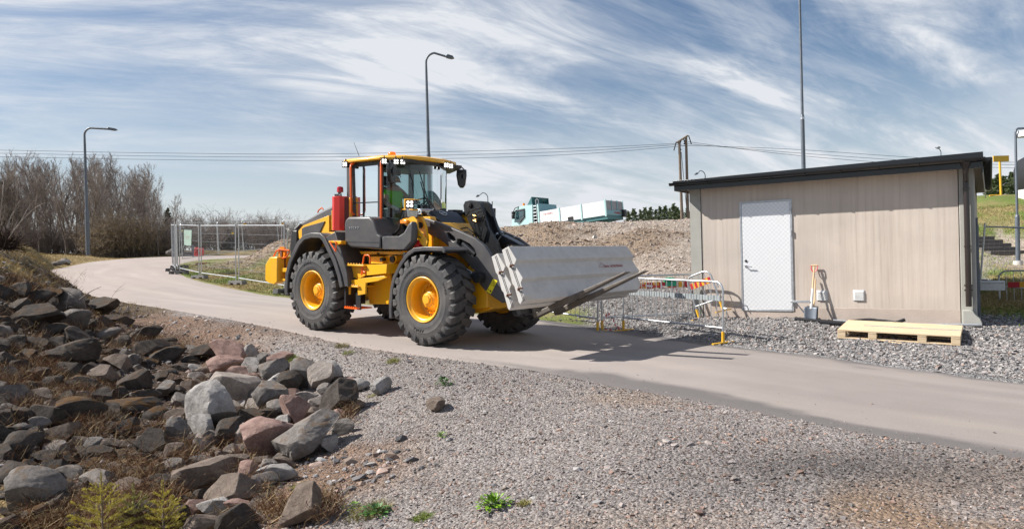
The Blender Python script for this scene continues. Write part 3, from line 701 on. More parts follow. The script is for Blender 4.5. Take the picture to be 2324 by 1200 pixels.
# counterweight, with its hoop
cw = [(602, 600), (612, 583), (629, 583), (629, 640), (623, 645), (608, 641), (601, 634)]
m = MB(); m.plate(poly(cw, -1.12), -1.12, -.95)
m.plate(poly([(629, 608), (655, 608), (655, 617), (629, 617)], -1.02), -1.05, .98); m.plate(poly([(629, 632), (655, 632), (655, 637), (629, 637)], -1.02), -1.05, .98)
m.box(-4.78, -4.60, -.96, 1.10, .82, 1.34); m.box(-4.62, -4.2, -.6, .6, .75, 1.2)
m.build('counterweight', MT['yellow'], loader, bevel=.02)
m = MB(); a = [L3(620, 584, -1.0), L3(627, 570, -1.0), L3(634, 566, -1.0), L3(657, 568, -1.0), L3(656, 574, -1.0), L3(650, 583, -1.0), L3(632, 589, -1.0)]
m.tube(a, .016, n=8); m.build('lamp_guard', MT['orange'], loader, smooth=40)
m = MB(); q = L(641, 573, -.96); m.cyl((q[0], -.98, q[1]), (q[0], -.93, q[1]), .12, n=20); m.box(q[0]-.03, q[0]+.03, -1.0, -.9, q[1]-.35, q[1]+.06, 1); m.build('rear_lamp', [MT['amber'], MT['rust']], loader, smooth=35)
# ---- fenders
m = MB()
rf = poly([(649, 672), (646, 664), (648, 622), (656, 590), (675, 549), (688, 534), (706, 528), (727, 528.5), (737, 538), (762, 588), (773, 622), (779, 650)], -1.24)
m.ribbon(rf, -1.24, -.66, .035); m.ribbon(rf, -1.25, -1.21, .10)
fr = poly([(775, 610), (781, 648), (771, 690), (783, 690)], -1.2)
m.add([(p[0], y, p[1]) for y in (-1.22, -.66) for p in [rf[8], rf[9], rf[10], rf[11], (rf[11][0]+.12, rf[11][1]), (rf[10][0]+.16, rf[10][1]+.02), (rf[9][0]+.16, rf[9][1]+.08), (rf[8][0]+.28, rf[8][1]+.10)]],
      [tuple(range(8)), tuple(range(15, 7, -1))]+[(i, (i+1) % 8, 8+(i+1) % 8, 8+i) for i in range(8)])
m.build('rear_fender', MT['grey'], loader, bevel=.012)
m = MB(); m.box(rf[11][0]-.02, rf[11][0]+.02, -1.20, -.75, .52, rf[11][1]+.02); m.build('mud_flap', MT['dark'], loader)
m = MB()
ff = poly([(884, 722), (883, 700), (886, 655), (892, 628), (908, 595), (924, 573), (940, 562), (965, 559.5), (1004, 560), (1012, 567)], -1.24)
m.ribbon(ff, -1.24, -.70, .03); m.ribbon(ff, -1.25, -1.215, .07)
m.build('front_fender', MT['grey'], loader, bevel=.01)
m = MB(); m.box(-.15, .38, -1.1, -.6, 1.50, 1.575); m.box(-.62, -.55, -1.1, -.5, 1.1, 1.5); m.build('fender_bracket', MT['dark'], loader, bevel=.01)
for nm, P_ in (('rear_fender', rf), ('front_fender', ff)):
    m = MB(); m.ribbon(P_, .70, 1.24, .035); m.build(nm, MT['grey'], loader)
# ---- cab lower body
lb = [(781, 508), (783, 499), (790, 492), (838, 491), (846, 500), (853, 520), (857, 532), (864, 536), (902, 535.5), (914, 528), (925, 508), (934, 500), (937, 520), (936, 550), (921, 567), (864, 566), (797, 562), (782, 555)]
lbr = [(781, 508), (783, 499), (790, 492), (838, 491), (846, 500), (853, 520), (857, 532), (864, 536), (864, 566), (797, 562), (782, 555)]; lbf = [(864.5, 536), (902, 535.5), (914, 528), (925, 508), (934, 500), (937, 520), (936, 550), (921, 567), (864.5, 566)]
m = MB(); m.plate(poly(lbf, -1.14), -1.14, -1.0); m.build('cab_base', MT['grey'], loader, bevel=.045, seg=3)
m = MB(); m.plate(poly(lbr, -1.14), -1.14, -.45); m.build('cab_base', MT['grey'], loader, bevel=.045, seg=3)
m = MB(); a, b = L(863, 537, -1.14), L(863, 566, -1.14); m.box(a[0]-.012, a[0]+.012, -1.146, -1.12, b[1]+.02, a[1]-.02)
q0, q1 = L(785, 549, -1.14), L(862, 551.5, -1.14); m.box(q0[0]+.02, q1[0], -1.144, -1.12, q0[1]-.005, q0[1]+.003)
m.build('panel_seam', MT['dark'], loader)
me = text_mesh('VOLVO', .062, .003, MT['silver'], spacing=1.55); q = L(803, 517, -1.145)
link('cab_lettering', me, loader, Matrix.Translation((q[0], -1.146, q[1])) @ Matrix.Rotation(math.pi/2, 4, 'X'))
m = MB(); m.plate([(-2.5, 1.45), (-2.5, 2.08), (-2.3, 2.02), (-2.25, 1.80), (-1.05, 1.80), (-.98, 1.5)], -.70, .62); m.build('cab_floor', MT['dark'], loader)
m = MB(); m.plate([(-2.4, 1.55), (-2.4, 2.15), (-1.2, 2.1), (-.8, 1.55)], .62, 1.12); m.build('far_side_base', MT['grey'], loader, bevel=.04)
# ---- cab
def side(Y0, Y1): pass
ZT = 3.14
foot = [(-2.45, -.76), (-1.56, -.78), (-1.28, -.72), (-1.10, -.50), (-1.02, -.20), (-1.04, .20), (-1.15, .47), (-1.36, .68), (-1.60, .76), (-2.45, .76)]
def pan(i, j, zb, m, inset=.0, zt=ZT):
    (x0, y0), (x1, y1) = foot[i], foot[j]; m.add([(x0, y0, zb), (x1, y1, zb), (x1, y1, zt), (x0, y0, zt)], [(0, 1, 2, 3)])
m = MB(); pan(0, 1, 2.08, m); m.build('side_window', MT['glass'], loader)
m = MB(); pan(1, 2, 1.86, m); pan(2, 3, 1.98, m); m.build('door_window', MT['glass3'], loader)
m = MB(); k = 8; cur = []
for t_ in range(k+1):
    s = t_/k*2-1; cur.append((-1.12-.025*s+.09*(1-s*s), -.01+.485*s))
vs = [(x, y, z) for z in (2.06, ZT) for x, y in cur]; m.add(vs, [(i, i+1, k+2+i, k+1+i) for i in range(k)]); m.build('windscreen', MT['glass'], loader, smooth=60)
m = MB(); pan(6, 7, 2.0, m); pan(7, 8, 1.95, m); pan(8, 9, 2.08, m); m.build('side_window', MT['glass'], loader, smooth=30)
m = MB(); pan(9, 0, 2.2, m); m.build('rear_window', MT['glass'], loader)
m = MB()
def post(x, y, w, d, zb, zt=ZT, mm=m): mm.box(x-w/2, x+w/2, y-d/2, y+d/2, zb, zt)
for s in (-1, 1):
    post(-2.42, s*.76, .10, .06, 1.95); post(-1.57, s*.785, .07, .05, 1.8); post(-2.05, s*.772, .03, .02, 2.1)
    if s > 0: m.cyl((-1.165, .49, 2.0), (-1.165, .49, ZT), .016, n=8)
    m.box(-2.46, -1.55, s*.785-.02, s*.785+.02, 2.06, 2.12); m.box(-2.46, -1.55, s*.77-.025, s*.77+.025, 3.06, 3.17)
    m.box(-2.40, -1.6, s*.775-.012, s*.775+.012, 2.38, 2.40)
m.box(-2.48, -2.42, -.76, .76, 2.1, 2.25); m.box(-2.48, -2.42, -.76, .76, 3.05, 3.17)
m.tube([(x, y, 3.12) for x, y in foot[1:9]], .035, n=6); m.tube([(x*1.0, y, 2.03) for x, y in foot[3:7]], .04, n=6)
m.build('cab_frame', MT['dark'], loader)
m = MB(); m.plate(poly([(788, 372), (800, 372), (804, 493), (790, 493), (789, 470)], -.78), -.80, .74-1.5+.1); m.build('rear_pillar', MT['grey'], loader, bevel=.01)
m = MB()
for k in range(7):
    q = L(792, 462+k*5.2, -.81); m.box(q[0]-.05, q[0]+.06, -.812, -.80, q[1]-.012, q[1]+.008, mat=None)
m.build('pillar_louvre', MT['dark'], loader)
# door lower glass frame (rounded U)
m = MB(); m.tube([L3(868, 372, -.80), L3(868, 532, -.80), L3(895, 532, -.80), L3(906, 520, -.78), L3(920, 478, -.72)], .025, n=6); m.build('door_frame', MT['black'], loader, smooth=40)
# roof: bevelled plan, thin yellow band
rp = [(-2.58, -.80), (-2.50, -.88), (-1.45, -.90), (-1.05, -.66), (-.92, -.30), (-.92, .30), (-1.05, .66), (-1.45, .90), (-2.50, .88), (-2.58, .80)]
def roof_mb(rp, z0, z1, ins):
    m = MB(); n = len(rp); cx_ = -1.75
    vs = [(x, y, z0) for x, y in rp]+[(x, y, z1) for x, y in rp]+[((x-cx_)*(1-ins)+cx_, y*(1-ins), z1+.028) for x, y in rp]
    fs = [tuple(range(n-1, -1, -1)), tuple(range(2*n, 3*n))]+[(i, (i+1) % n, n+(i+1) % n, n+i) for i in range(n)]+[(n+i, n+(i+1) % n, 2*n+(i+1) % n, 2*n+i) for i in range(n)]
    return m.add(vs, fs)
roof_mb(rp, 3.135, 3.195, .10).build('cab_roof', MT['yellow'], loader, bevel=.018)
m = MB(); m.plate([(-2.5, 3.04), (-2.5, 3.138), (-.98, 3.138), (-1.0, 3.08), (-1.3, 3.0)], -.74, .74); m.build('roof_lining', MT['dark'], loader)
# rails, mirrors, lamps, beacons, aerial
def rail(pts, r=.017, name='grab_rail', mt='orange'):
    m = MB(); m.tube(pts, r, n=10); return m.build(name, MT[mt], loader, smooth=50)
rail([L3(803, 371, -.82), L3(797, 374, -.90), L3(796, 380, -.92), L3(797, 475, -.92), L3(799, 484, -.90), L3(804, 487, -.84)], .020)
rail([L3(866, 366, -.88), L3(865, 370, -.90), L3(864.5, 530, -.90), L3(864, 533, -.86)], .020)
rail([L3(1011, 382, .80), L3(1011, 450, .80), L3(1010, 485, .80)], .012)
rail([L3(829, 618, -1.12), L3(825, 616, -1.12), L3(820.5, 624, -1.12), L3(822, 605, -1.12), L3(826, 582, -1.12), L3(828, 579, -1.12), L3(837, 579, -1.12), L3(840, 584, -1.12), L3(840, 598, -1.12)], .014)
rail([L3(750, 548, -1.27), L3(751, 553, -1.28), L3(762, 570, -1.28), L3(763, 551, -1.28), L3(759, 547, -1.27)], .013, 'step_loop')
m = MB(); m.plate(poly([(749, 546), (778, 546), (776, 553), (767, 556), (762, 551), (749, 551)], -1.22), -1.25, -1.05); m.build('fender_step', MT['yellow'], loader, bevel=.005)
def mirror(u, v, Y, arm, w=.17, h=.36, yaw=0):
    q = L3(u, v, Y); m = MB(); mx_ = Matrix.Translation(q) @ Matrix.Rotation(yaw, 4, 'Z')
    pl = [(-.10, .17), (.10, .17), (.105, .05), (.08, -.14), (.04, -.20), (-.03, -.20), (-.075, -.14), (-.11, .05)]
    vs = [(-.03, a, b) for a, b in pl]+[(.045, a*.9, b*.95) for a, b in pl]; n = len(pl)
    m.add(vs, [tuple(range(n)), tuple(range(2*n-1, n-1, -1))]+[(i, (i+1) % n, n+(i+1) % n, n+i) for i in range(n)], mat=mx_)
    o = m.build('mirror', MT['black'], loader, bevel=.02, seg=3)
    mm = MB(); mm.tube(arm+[(q[0]+.05, q[1], q[2]+.08), (q[0]+.05, q[1], q[2]-.06)], .014, n=8); mm.box(q[0]+.02, q[0]+.08, q[1]-.035, q[1]+.035, q[2]-.02, q[2]+.06); mm.build('mirror_arm', MT['black'], o, smooth=40).matrix_parent_inverse = Matrix.Identity(4)
    return o
mirror(888, 392, -.98, [(-1.18, -.80, 3.10), (-1.12, -.95, 3.10)], yaw=R(10))
mirror(1047.5, 404, 1.02, [(-1.15, .80, 3.12), L3(1030, 377, 1.0), L3(1048, 380, 1.02), L3(1054, 386, 1.04)], yaw=R(-52))
def lampbox(p, w=.085, yaw=0, mt='lamp', pitch=0, name='work_light', d=.07):
    mw = Matrix.Translation(p) @ Matrix.Rotation(yaw, 4, 'Z') @ Matrix.Rotation(pitch, 4, 'Y')
    m = MB(); m.box(-d, 0, -w/2-.012, w/2+.012, -w/2-.012, w/2+.012); m.cyl((-d*.6, 0, w/2), (-d*.6, 0, w/2+.06), .012, n=6)
    o = m.build(name, MT['black'], loader, bevel=.008); o.matrix_local = mw
    ln = MB(); h = w/2
    for a in (-1, 1):
        for b in (-1, 1): ln.cyl((.0, a*h*.48, b*h*.48), (.008, a*h*.48, b*h*.48), h*.42, n=14)
    ln.build('lens', MT[mt], o, smooth=40); return o
for (u, v, Y, yw) in [(782.5, 373, -.92, -60), (872, 366, -.94, -40), (899, 367, -.84, -35), (914, 367.5, -.74, -30)]: lampbox(L3(u, v, Y), .09, R(yw))
for (u, v, X) in [(1013, 375, -.90), (1023, 377, -.93)]:
    d = ray(u, v); c = np.array([0, 0, CAMZ])-_lo; t_ = (X-c@LB[:, 0])/(d@LB[:, 0]); q = LB.T@(c+t_*d); lampbox(tuple(q), .09, R(-35))
m = MB(); q = L3(889, 347, 0.0); bx, bz = -1.55, 3.29
q = L3(889.5, 341, 0.0)
m.cyl((q[0], 0, 3.2), (q[0], 0, 3.27), .014, n=8); m.lathe([(.001, 0), (.10, 0), (.104, .025), (.08, .034)], n=24, axis='Z', mat=Matrix.Translation((q[0], 0, 3.265)))
bo = m.build('beacon', MT['chrome'], loader, smooth=40)
m = MB(); m.lathe([(.080, 0.03), (.085, .05), (.072, .12), (.056, .14), (.001, .145)], n=24, axis='Z', mat=Matrix.Translation((q[0], 0, 3.265))); m.build('beacon_lens', MT['beacon'], bo, smooth=40)
m = MB(); m.cyl(L3(815, 354, -.5), L3(803, 323, -.5), .006, .003, n=6); m.build('aerial', MT['black'], loader)
# wipers
m = MB(); m.tube([(-.86, -.1, 2.12), (-.87, -.35, 2.5), (-.90, -.42, 2.75)], .010, n=6); m.tube([(-.87, .02, 2.15), (-.87, -.22, 2.42)], .009, n=6); m.cyl((-.885, -.20, 2.30), (-.89, -.47, 2.95), .010, n=6); m.build('wiper', MT['black'], loader)
# seat, console, wheel
m = MB(); m.box(-2.22, -1.66, -.27, .27, 2.02, 2.14); m.plate([(-2.22, 2.1), (-2.10, 2.1), (-2.20, 2.74), (-2.32, 2.72)], -.25, .25); m.plate([(-2.26, 2.74), (-2.18, 2.74), (-2.22, 2.95), (-2.29, 2.94)], -.13, .13); m.build('seat', MT['dark'], loader, bevel=.04, seg=3)
m = MB(); m.plate([(-1.25, 1.7), (-1.32, 2.2), (-1.22, 2.36), (-1.08, 2.30), (-.98, 2.0), (-.98, 1.7)], -.12, .42); m.cyl((-1.4, .0, 2.36), (-1.15, .0, 2.0), .03, n=10)
m.build('dashboard', MT['dark'], loader, bevel=.02)
m = MB(); m.box(-2.1, -1.7, -.48, -.34, 2.0, 2.30); m.build('armrest', MT['dark'], loader, bevel=.02)
m = MB(); m.box(-1.50, -1.46, .40, .56, 2.2, 2.42); m.cyl((-1.48, .48, 1.9), (-1.48, .48, 2.25), .02, n=8); m.build('monitor', MT['dark'], loader, bevel=.01)
m = MB(); c = Vector((-1.40, .02, 2.38)); ax = Vector((-.55, 0, .83)).normalized(); a = ax.orthogonal().normalized(); b = ax.cross(a)
m.tube([c+(a*math.cos(t_)+b*math.sin(t_))*.185 for t_ in np.linspace(0, 2*math.pi, 25)[:-1]], .014, n=8, closed=True)
for t_ in (0, 2.1, 4.2): m.cyl(c-ax*.03, c+(a*math.cos(t_)+b*math.sin(t_))*.18, .012, n=6)
m.build('steering_wheel', MT['dark'], loader, smooth=40)
# ---- extinguishers behind the cab
m = MB(); x0, z0 = L(752, 523, -.95); x1, z1 = L(783, 445, -.95); c = L(767, 484, -.95)
m.cyl((c[0], -.88, z0), (c[0], -.88, z1), .165, n=8); m.cyl((c[0]+.10, -.80, z0), (c[0]+.10, -.80, z1-.02), .13, n=10, mi=1); o = m.build('extinguisher_canister', [MT['red'], mat('canister_shade_red', (.10, .012, .010), .4)], loader, bevel=.008)  # darker second cylinder: the canister's shaded side put into its colour
m = MB(); m.box(c[0]+.20, c[0]+.24, -.86, -.70, z0-.05, z1-.02); m.box(c[0]-.2, c[0]+.26, -1.02, -.62, z0-.14, z0-.03); m.box(c[0]-.20, c[0]-.12, -.95, -.85, z0, z0+.38); m.build('canister_bracket', MT['yellow'], loader, bevel=.01)
m = MB(); m.cyl((c[0]-.19, -.80, z0+.35), (c[0]-.19, -.80, z1-.12), .075, n=16); m.cyl((c[0]-.19, -.80, z1-.12), (c[0]-.19, -.80, z1-.02), .075, .03, n=16); ex = m.build('fire_extinguisher', MT['red'], loader, smooth=40)
m = MB(); m.cyl((c[0]-.19, -.8, z1-.02), (c[0]-.19, -.8, z1+.06), .02, n=8); m.box(c[0]-.28, c[0]-.12, -.82, -.78, z1+.03, z1+.06); m.tube([(c[0]-.2, -.8, z1+.05), (c[0]-.3, -.82, z1), (c[0]-.31, -.86, z1-.4), (c[0]-.26, -.88, z0+.02)], .014, n=6)
m.build('hose', MT['black'], ex, smooth=40)
m = MB(); h0 = L(772, 434, -.85); m.lathe([(.001, 0), (.062, 0), (.062, .07), (.052, .10), (.001, .115)], n=18, axis='Z', mat=Matrix.Translation((h0[0], -.85, h0[1]-.02))); m.build('red_beacon', MT['redlens'], loader, smooth=40)
m = MB()
for k in range(3): m.tube([(h0[0]-.02+.03*k, -.87, h0[1]-.03), (h0[0]+.08+.03*k, -.93, h0[1]-.10), (h0[0]+.14+.02*k, -.95, h0[1]-.4), (h0[0]+.12+.02*k, -.95, z0+.1)], .014, n=6)
m.build('hose', MT['black'], loader, smooth=40)
# small extinguisher on the front fender
q = L(943, 556, -.95); m = MB(); m.cyl((q[0]-.08, -.95, q[1]+.02), (q[0]+.14, -.95, q[1]+.03), .07, n=18); m.cyl((q[0]+.14, -.95, q[1]+.03), (q[0]+.2, -.95, q[1]+.06), .05, .015, n=12); o = m.build('fire_extinguisher', MT['red'], loader, smooth=50)
m = MB(); m.tube([(q[0]+.16, -.97, q[1]+.07), (q[0]+.14, -1.0, q[1]+.15), (q[0]+.19, -1.0, q[1]+.12)], .012, n=6); m.tube([(q[0]+.14, -.93, q[1]+.08), (q[0]+.05, -.95, q[1]+.14), (q[0]+.2, -.95, q[1]+.13)], .008, n=6); m.build('nozzle', MT['black'], o)
# ---- steps
m = MB()
def tread(u0, v0, u1, v1, Y0, Y1, th=.03, mi=0):
    a, b = L(u0, v0, Y0), L(u1, v1, Y0); m.box(a[0], b[0], Y0, Y1, (a[1]+b[1])/2-th, (a[1]+b[1])/2, mi)
    k = 6
    for i in range(k): x = a[0]+(b[0]-a[0])*(i+.5)/k; m.box(x-.015, x+.015, Y0, Y0+.02, (a[1]+b[1])/2, (a[1]+b[1])/2+.022, mi)
tread(787, 599, 825, 601, -1.18, -.75); tread(786, 647, 813, 649, -1.18, -.8)
m.plate(poly([(797, 601), (830, 601), (830, 625), (812, 633), (800, 628)], -1.08), -1.08, -1.05)
m.plate(poly([(832, 601), (878, 599), (877, 620), (832, 625)], -1.12), -1.12, -.6)
m.plate(poly([(783, 643), (790, 636), (812, 634), (812, 632), (870, 626), (876, 630), (856, 638), (830, 642), (829, 667), (812, 670), (811, 650), (793, 650), (793, 668), (784, 670)], -1.14), -1.14, -1.10)
m.plate(poly([(838, 582), (868, 582), (868, 598), (838, 598)], -.95), -.95, -.6); m.plate(poly([(874, 579), (900, 577), (900, 590), (895, 598), (874, 600)], -.85), -.85, -.6)
m.plate(poly([(815, 570), (910, 570), (912, 577), (820, 577)], -.9), -.9, -.5)
m.build('step_frame', MT['yellow'], loader, bevel=.006)
m = MB(); q = L(887, 588, -.9); m.cyl((q[0], -.88, q[1]), (q[0], -.7, q[1]), .06, n=16); q = L(842, 588, -.98); m.box(q[0]+.25, q[0]+.31, -.99, -.9, q[1]-.03, q[1]+.03); m.build('filter', MT['dark'], loader, smooth=40)
m = MB(); tread(781, 697, 810, 699, -1.2, -.85, .02); m.build('bottom_step', MT['orange'], loader)
m = MB(); a, b = L(817, 664, -1.1), L(813, 702, -1.1); m.box(a[0]-.08, a[0]+.05, -1.13, -1.11, b[1], a[1]); m.build('step_strap', MT['dark'], loader); m = MB(); a = L(789, 668, -1.1); m.box(a[0]-.07, a[0]+.09, -.95, -.93, b[1]+.05, a[1]); m.build('step_strap', MT['dark'], loader)
m = MB(); m.box(-1.98, -1.2, -.75, -.5, .72, 1.2); m.build('battery_box', MT['dark'], loader, bevel=.02)
# hanging hydraulic hoses under the cab
m = MB()
for k in range(7):
    x = -1.6+.13*k; m.tube([(x, -.82+.04*(k % 3), 1.56), (x+.1, -.9+.03*k, 1.46), (x+.28, -.86, 1.44+.02*(k % 2)), (x+.4, -.7, 1.5)], .016, n=6)
m.build('hose', MT['dark'], loader, smooth=40)
# ---- headlight towers and front tower
def tower(s):
    m = MB()
    y0, y1 = s*.74, s*.80
    m.plate(poly([(936, 489), (957, 492), (965, 513), (969, 545), (966, 562), (958, 572), (937, 572)], -.80), min(y0, y1), max(y0, y1))
    m.plate([(-.9, 1.35), (-.9, 1.95), (-.75, 2.12), (-.5, 2.12), (-.42, 1.95), (-.4, 1.4)], min(s*.44, s*.58), max(s*.44, s*.58))
    o = m.build('lift_tower', MT['yellow'], loader, bevel=.012)
    m = MB(); q = L(955, 511, -.8); m.cyl((q[0], s*.70, q[1]), (q[0], s*.825, q[1]), .055, n=20); m.cyl((q[0], s*.7, q[1]), (q[0], s*.84, q[1]), .03, n=12); m.build('pivot_pin', MT['dark'], o, smooth=40)
tower(-1); tower(1)
m = MB()
m.plate(poly([(913, 497), (938, 491), (946, 500), (948, 518), (970, 548), (966, 562), (957, 556), (934, 520), (913, 506)], -1.0), -1.0, -.97)
m.plate(poly([(914, 474), (938, 474.5), (938, 477), (914, 476.5)], -.98), -.99, -.84)
m.plate(poly([(918, 451), (943, 452), (943, 453.5), (920, 453.5), (920, 474), (918, 474)], -.98), -.99, -.86)
m.plate(poly([(924, 553), (934, 553), (946, 552), (946, 558), (924, 557)], -.98), -.99, -.75)
m.build('lamp_bracket', MT['yellow'], loader, bevel=.006)
lampbox(L3(930, 463, -.92), .125, R(-42), 'lamp', 0, 'work_light', .05)
q = L3(935, 484, -.93); hm = Matrix.Translation(q) @ Matrix.Rotation(R(-30), 4, 'Z'); m = MB(); m.box(-.17, .02, -.10, .10, -.08, .08); o = m.build('headlight', MT['dark'], loader, bevel=.02); o.matrix_local = hm
m = MB(); m.box(.02, .032, -.085, .085, -.065, .065); m.cyl((.03, -.01, 0), (.038, -.01, 0), .05, n=20); m.build('lens', MT['lens'], o, bevel=.008)
q = L3(920, 503, -1.03); m = MB(); m.box(q[0]-.12, q[0]+.06, q[1]-.02, q[1]+.03, q[2]-.035, q[2]+.03); m.build('indicator', MT['amber'], loader, bevel=.012)
for Yf in (.92,):
    m = MB(); m.plate([(-.9, 1.9), (-.9, 2.05), (-.5, 2.05), (-.45, 1.9), (-.2, 1.6), (-.3, 1.5)], Yf-.2, Yf+.05); m.build('lamp_bracket', MT['yellow'], loader, bevel=.01)
# ---- lift arms
arm_o = [(962, 495), (970, 495.5), (998, 505), (1037, 521), (1077, 539), (1099, 556), (1112, 574), (1124, 600), (1150, 655), (1158, 684), (1141, 687), (1124, 676), (1108, 664), (1099.5, 656), (1086, 639), (1077, 613), (1064, 598), (1050, 585), (1035, 572), (1016, 556), (999, 543), (975, 531), (966, 524)]
h1 = [(1014, 529), (1021, 528), (1033, 538), (1036, 546), (1030, 548), (1020, 541)]
h2 = [(1040, 543), (1048, 543), (1066, 552), (1079, 566), (1083, 578), (1078, 583), (1068, 579), (1050, 566), (1038, 553)]
for s in (-1, 1):
    m = MB(); o_ = poly(arm_o, -.60); hh = [poly(h1, -.60), poly(h2, -.60)]
    a, b = sorted((s*.62, s*.54)); m.plate(o_, a, b, hh); ar = m.build('lift_arm', MT['grey'], loader, bevel=.012)
    if s < 0:
        m = MB(); m.plate(poly([(1119.5, 632.5), (1129, 637), (1114, 667), (1104, 660.5)], -.62), -.6235, -.62); dc = m.build('warning_decal', MT['yellow2'], ar)
        dm = bpy.data.materials.new('decal_yellow'); dm.use_nodes = True; dm.node_tree.nodes['Principled BSDF'].inputs['Base Color'].default_value = (.85, .72, .02, 1); dc.data.materials[0] = dm
        m = MB(); T_ = [L3(1113.5, 646.5, -.6245), L3(1120, 636.5, -.6245), L3(1123.5, 650, -.6245)]
        m.tube(T_, .004, n=4, closed=True); m.cyl(L3(1119, 641, -.6245), L3(1119.5, 648, -.6245), .004, n=4); m.cyl(L3(1108, 656, -.6245), L3(1112, 659, -.6245), .003, n=4)
        q = L3(1113.5, 660.5, -.6245); m.cyl((q[0], -.6240, q[2]), (q[0], -.6255, q[2]), .016, n=10); m.tube([L3(1107, 652, -.6245), L3(1107.5, 657, -.6245), L3(1111, 658, -.6245)], .003, n=4); m.build('warning_symbol', MT['dark'], dc)
m = MB(); m.cyl((.45, -.54, 1.34), (.45, .54, 1.34), .09, n=16); m.cyl((.15, -.5, 1.62), (.75, -.5, 1.30), .0001, n=3)
m.build('arm_crosstube', MT['grey'], loader, smooth=40)
m = MB(); q = L3(1055, 560, -.45); m.cyl((q[0]-.35, -.42, q[2]+.10), (q[0]+.22, -.42, q[2]-.16), .085, n=20); m.tube([(q[0]-.35, -.44, q[2]+.2), (q[0], -.44, q[2]+.12), (q[0]+.25, -.42, q[2]-.02)], .02, n=6); m.build('steering_cylinder', MT['black'], loader, smooth=40)
m = MB(); m.plate(poly([(1008, 524), (1030, 522), (1075, 545), (1092, 570), (1088, 590), (1062, 584), (1030, 556), (1010, 545)], -.53), -.53, -.51); m.build('arm_hole_dark_backing', MT['black'], loader)  # black plate added behind the arm holes to give their dark interior
m = MB(); m.cyl(L3(1052, 553, -.56), L3(1080, 578, -.56), .05, n=16); m.build('tilt_rod', MT['black'], loader, smooth=40)
# lift cylinder
a, b = Vector(L3(1040, 603, -.72)), Vector(L3(1085, 630, -.72))
for s in (-1, 1):
    m = MB(); p, q = Vector((a.x-.05, s*.70, a.z+.02)), Vector((b.x, s*.70, b.z)); d = (q-p).normalized()
    m.cyl(p-d*.55, p-d*.03, .065, n=20); m.cyl(p-d*.07, p-d*.02, .075, n=20); c_ = m.build('lift_cylinder', MT['black'], loader, smooth=40)
    m = MB(); m.cyl(p, q, .033, n=16); m.build('cylinder_rod', MT['chrome'], c_, smooth=40)
    m = MB(); m.cyl((q.x, s*.63, q.z), (q.x, s*.77, q.z), .085, n=24); m.cyl((q.x, s*.64, q.z), (q.x, s*.79, q.z), .045, n=16); m.cyl(q-d*.13, q, .055, n=12)
    m.build('cylinder_eye', MT['black'], c_, smooth=35)
# bell crank and tilt link
bell = [(1066, 480), (1064, 467), (1068, 458), (1080, 455.5), (1097, 457), (1104, 463), (1112, 490), (1122, 520), (1142, 552), (1150, 575), (1128, 580), (1112, 560), (1090, 530), (1076, 505)]
m = MB()
for y in (-.15, .09): m.plate(poly(bell, 0), y, y+.06)
m.plate(poly([(1078, 470), (1092, 470), (1108, 510), (1120, 545), (1105, 545)], 0), -.10, .10)
be = m.build('bell_crank', MT['black'], loader, bevel=.012)
q = L(1080, 467, 0); m = MB(); m.cyl((q[0], -.19, q[1]), (q[0], .19, q[1]), .05, n=20); m.cyl((q[0], -.2, q[1]), (q[0], .2, q[1]), .028, n=14); m.build('pivot_pin', MT['dark'], be, smooth=40)
m = MB(); a, b = Vector(L3(1103, 478, .16)), Vector(L3(1134, 538, .16)); m.cyl(a, b, .075, n=20); m.cyl(b-(b-a).normalized()*.03, b, .09, n=20); e = Vector(L3(1182, 560, .1)); m.cyl(b, b+(e-b)*.45, .06, n=14)
m.plate(poly([(1132, 535), (1142, 532), (1160, 541), (1186, 556), (1180, 566), (1158, 552), (1148, 560), (1138, 550)], .1), .04, .20); m.build('tilt_cylinder', MT['black'], loader, bevel=.01)
m = MB(); d = (b-a).normalized(); m.cyl(b-d*.06, b-d*.03, .094, n=20); m.build('cylinder_collar', MT['galv'], loader, smooth=40)
m = MB()
def hs(pts, Y=-.2, r=.013): m.tube([L3(u, v, Y+dy) for u, v, dy in pts], r, n=6)
hs([(1058, 490, 0), (1066, 478, -.1), (1090, 472, -.15), (1100, 478, -.12), (1099, 488, 0), (1088, 498, 0)]); hs([(1060, 492, 0), (1075, 484, -.1), (1096, 478, -.15), (1101, 486, -.1), (1096, 500, 0)])
hs([(1074, 496, 0), (1082, 500, 0), (1092, 500, 0), (1097, 512, 0), (1090, 535, 0), (1087, 545, 0)]); hs([(1074, 492, 0), (1090, 494, 0), (1098, 502, 0), (1099, 515, 0), (1094, 540, 0)])
hs([(1074, 500, 0), (1080, 525, 0), (1070, 540, .05)]); hs([(1040, 520, .1), (1060, 516, .1), (1078, 530, .1), (1084, 545, .1)]); hs([(1050, 526, .1), (1068, 528, .1), (1080, 545, .1)], r=.01)
hs([(1118, 560, 0), (1132, 575, 0), (1130, 545, 0), (1137, 536, .1)], r=.01); hs([(1135, 560, 0), (1140, 575, 0), (1152, 566, 0), (1155, 556, .1)], r=.01)
m.build('hose', MT['black'], loader, smooth=40)
m = MB()
for k in range(4): m.tube([L3(1074, 488+k*4, -.2), L3(1081, 491+k*4, -.21)], .012, n=8)
m.build('hose_fitting', mat('brass', (.55, .36, .12), .3, .8), loader, smooth=40)
# valve block and hoses at the foot of the windscreen
m = MB(); 
for k in range(9):
    u0 = 944+k*2.2; hs([(u0, 492+k*.4, -.1), (u0+8, 481+k, -.15+.02*k), (u0+20, 482+k*1.2, -.1), (u0+34, 492+k, 0), (u0+42, 501+k*.6, .1)], -.35, .016)
m.build('hose', MT['black'], loader, smooth=40)
m = MB(); q = L3(961, 480, -.4); m.box(q[0]-.15, q[0]+.05, -.5, -.2, q[2]-.06, q[2]+.05); m.build('valve_block', MT['chrome'], loader, bevel=.01)
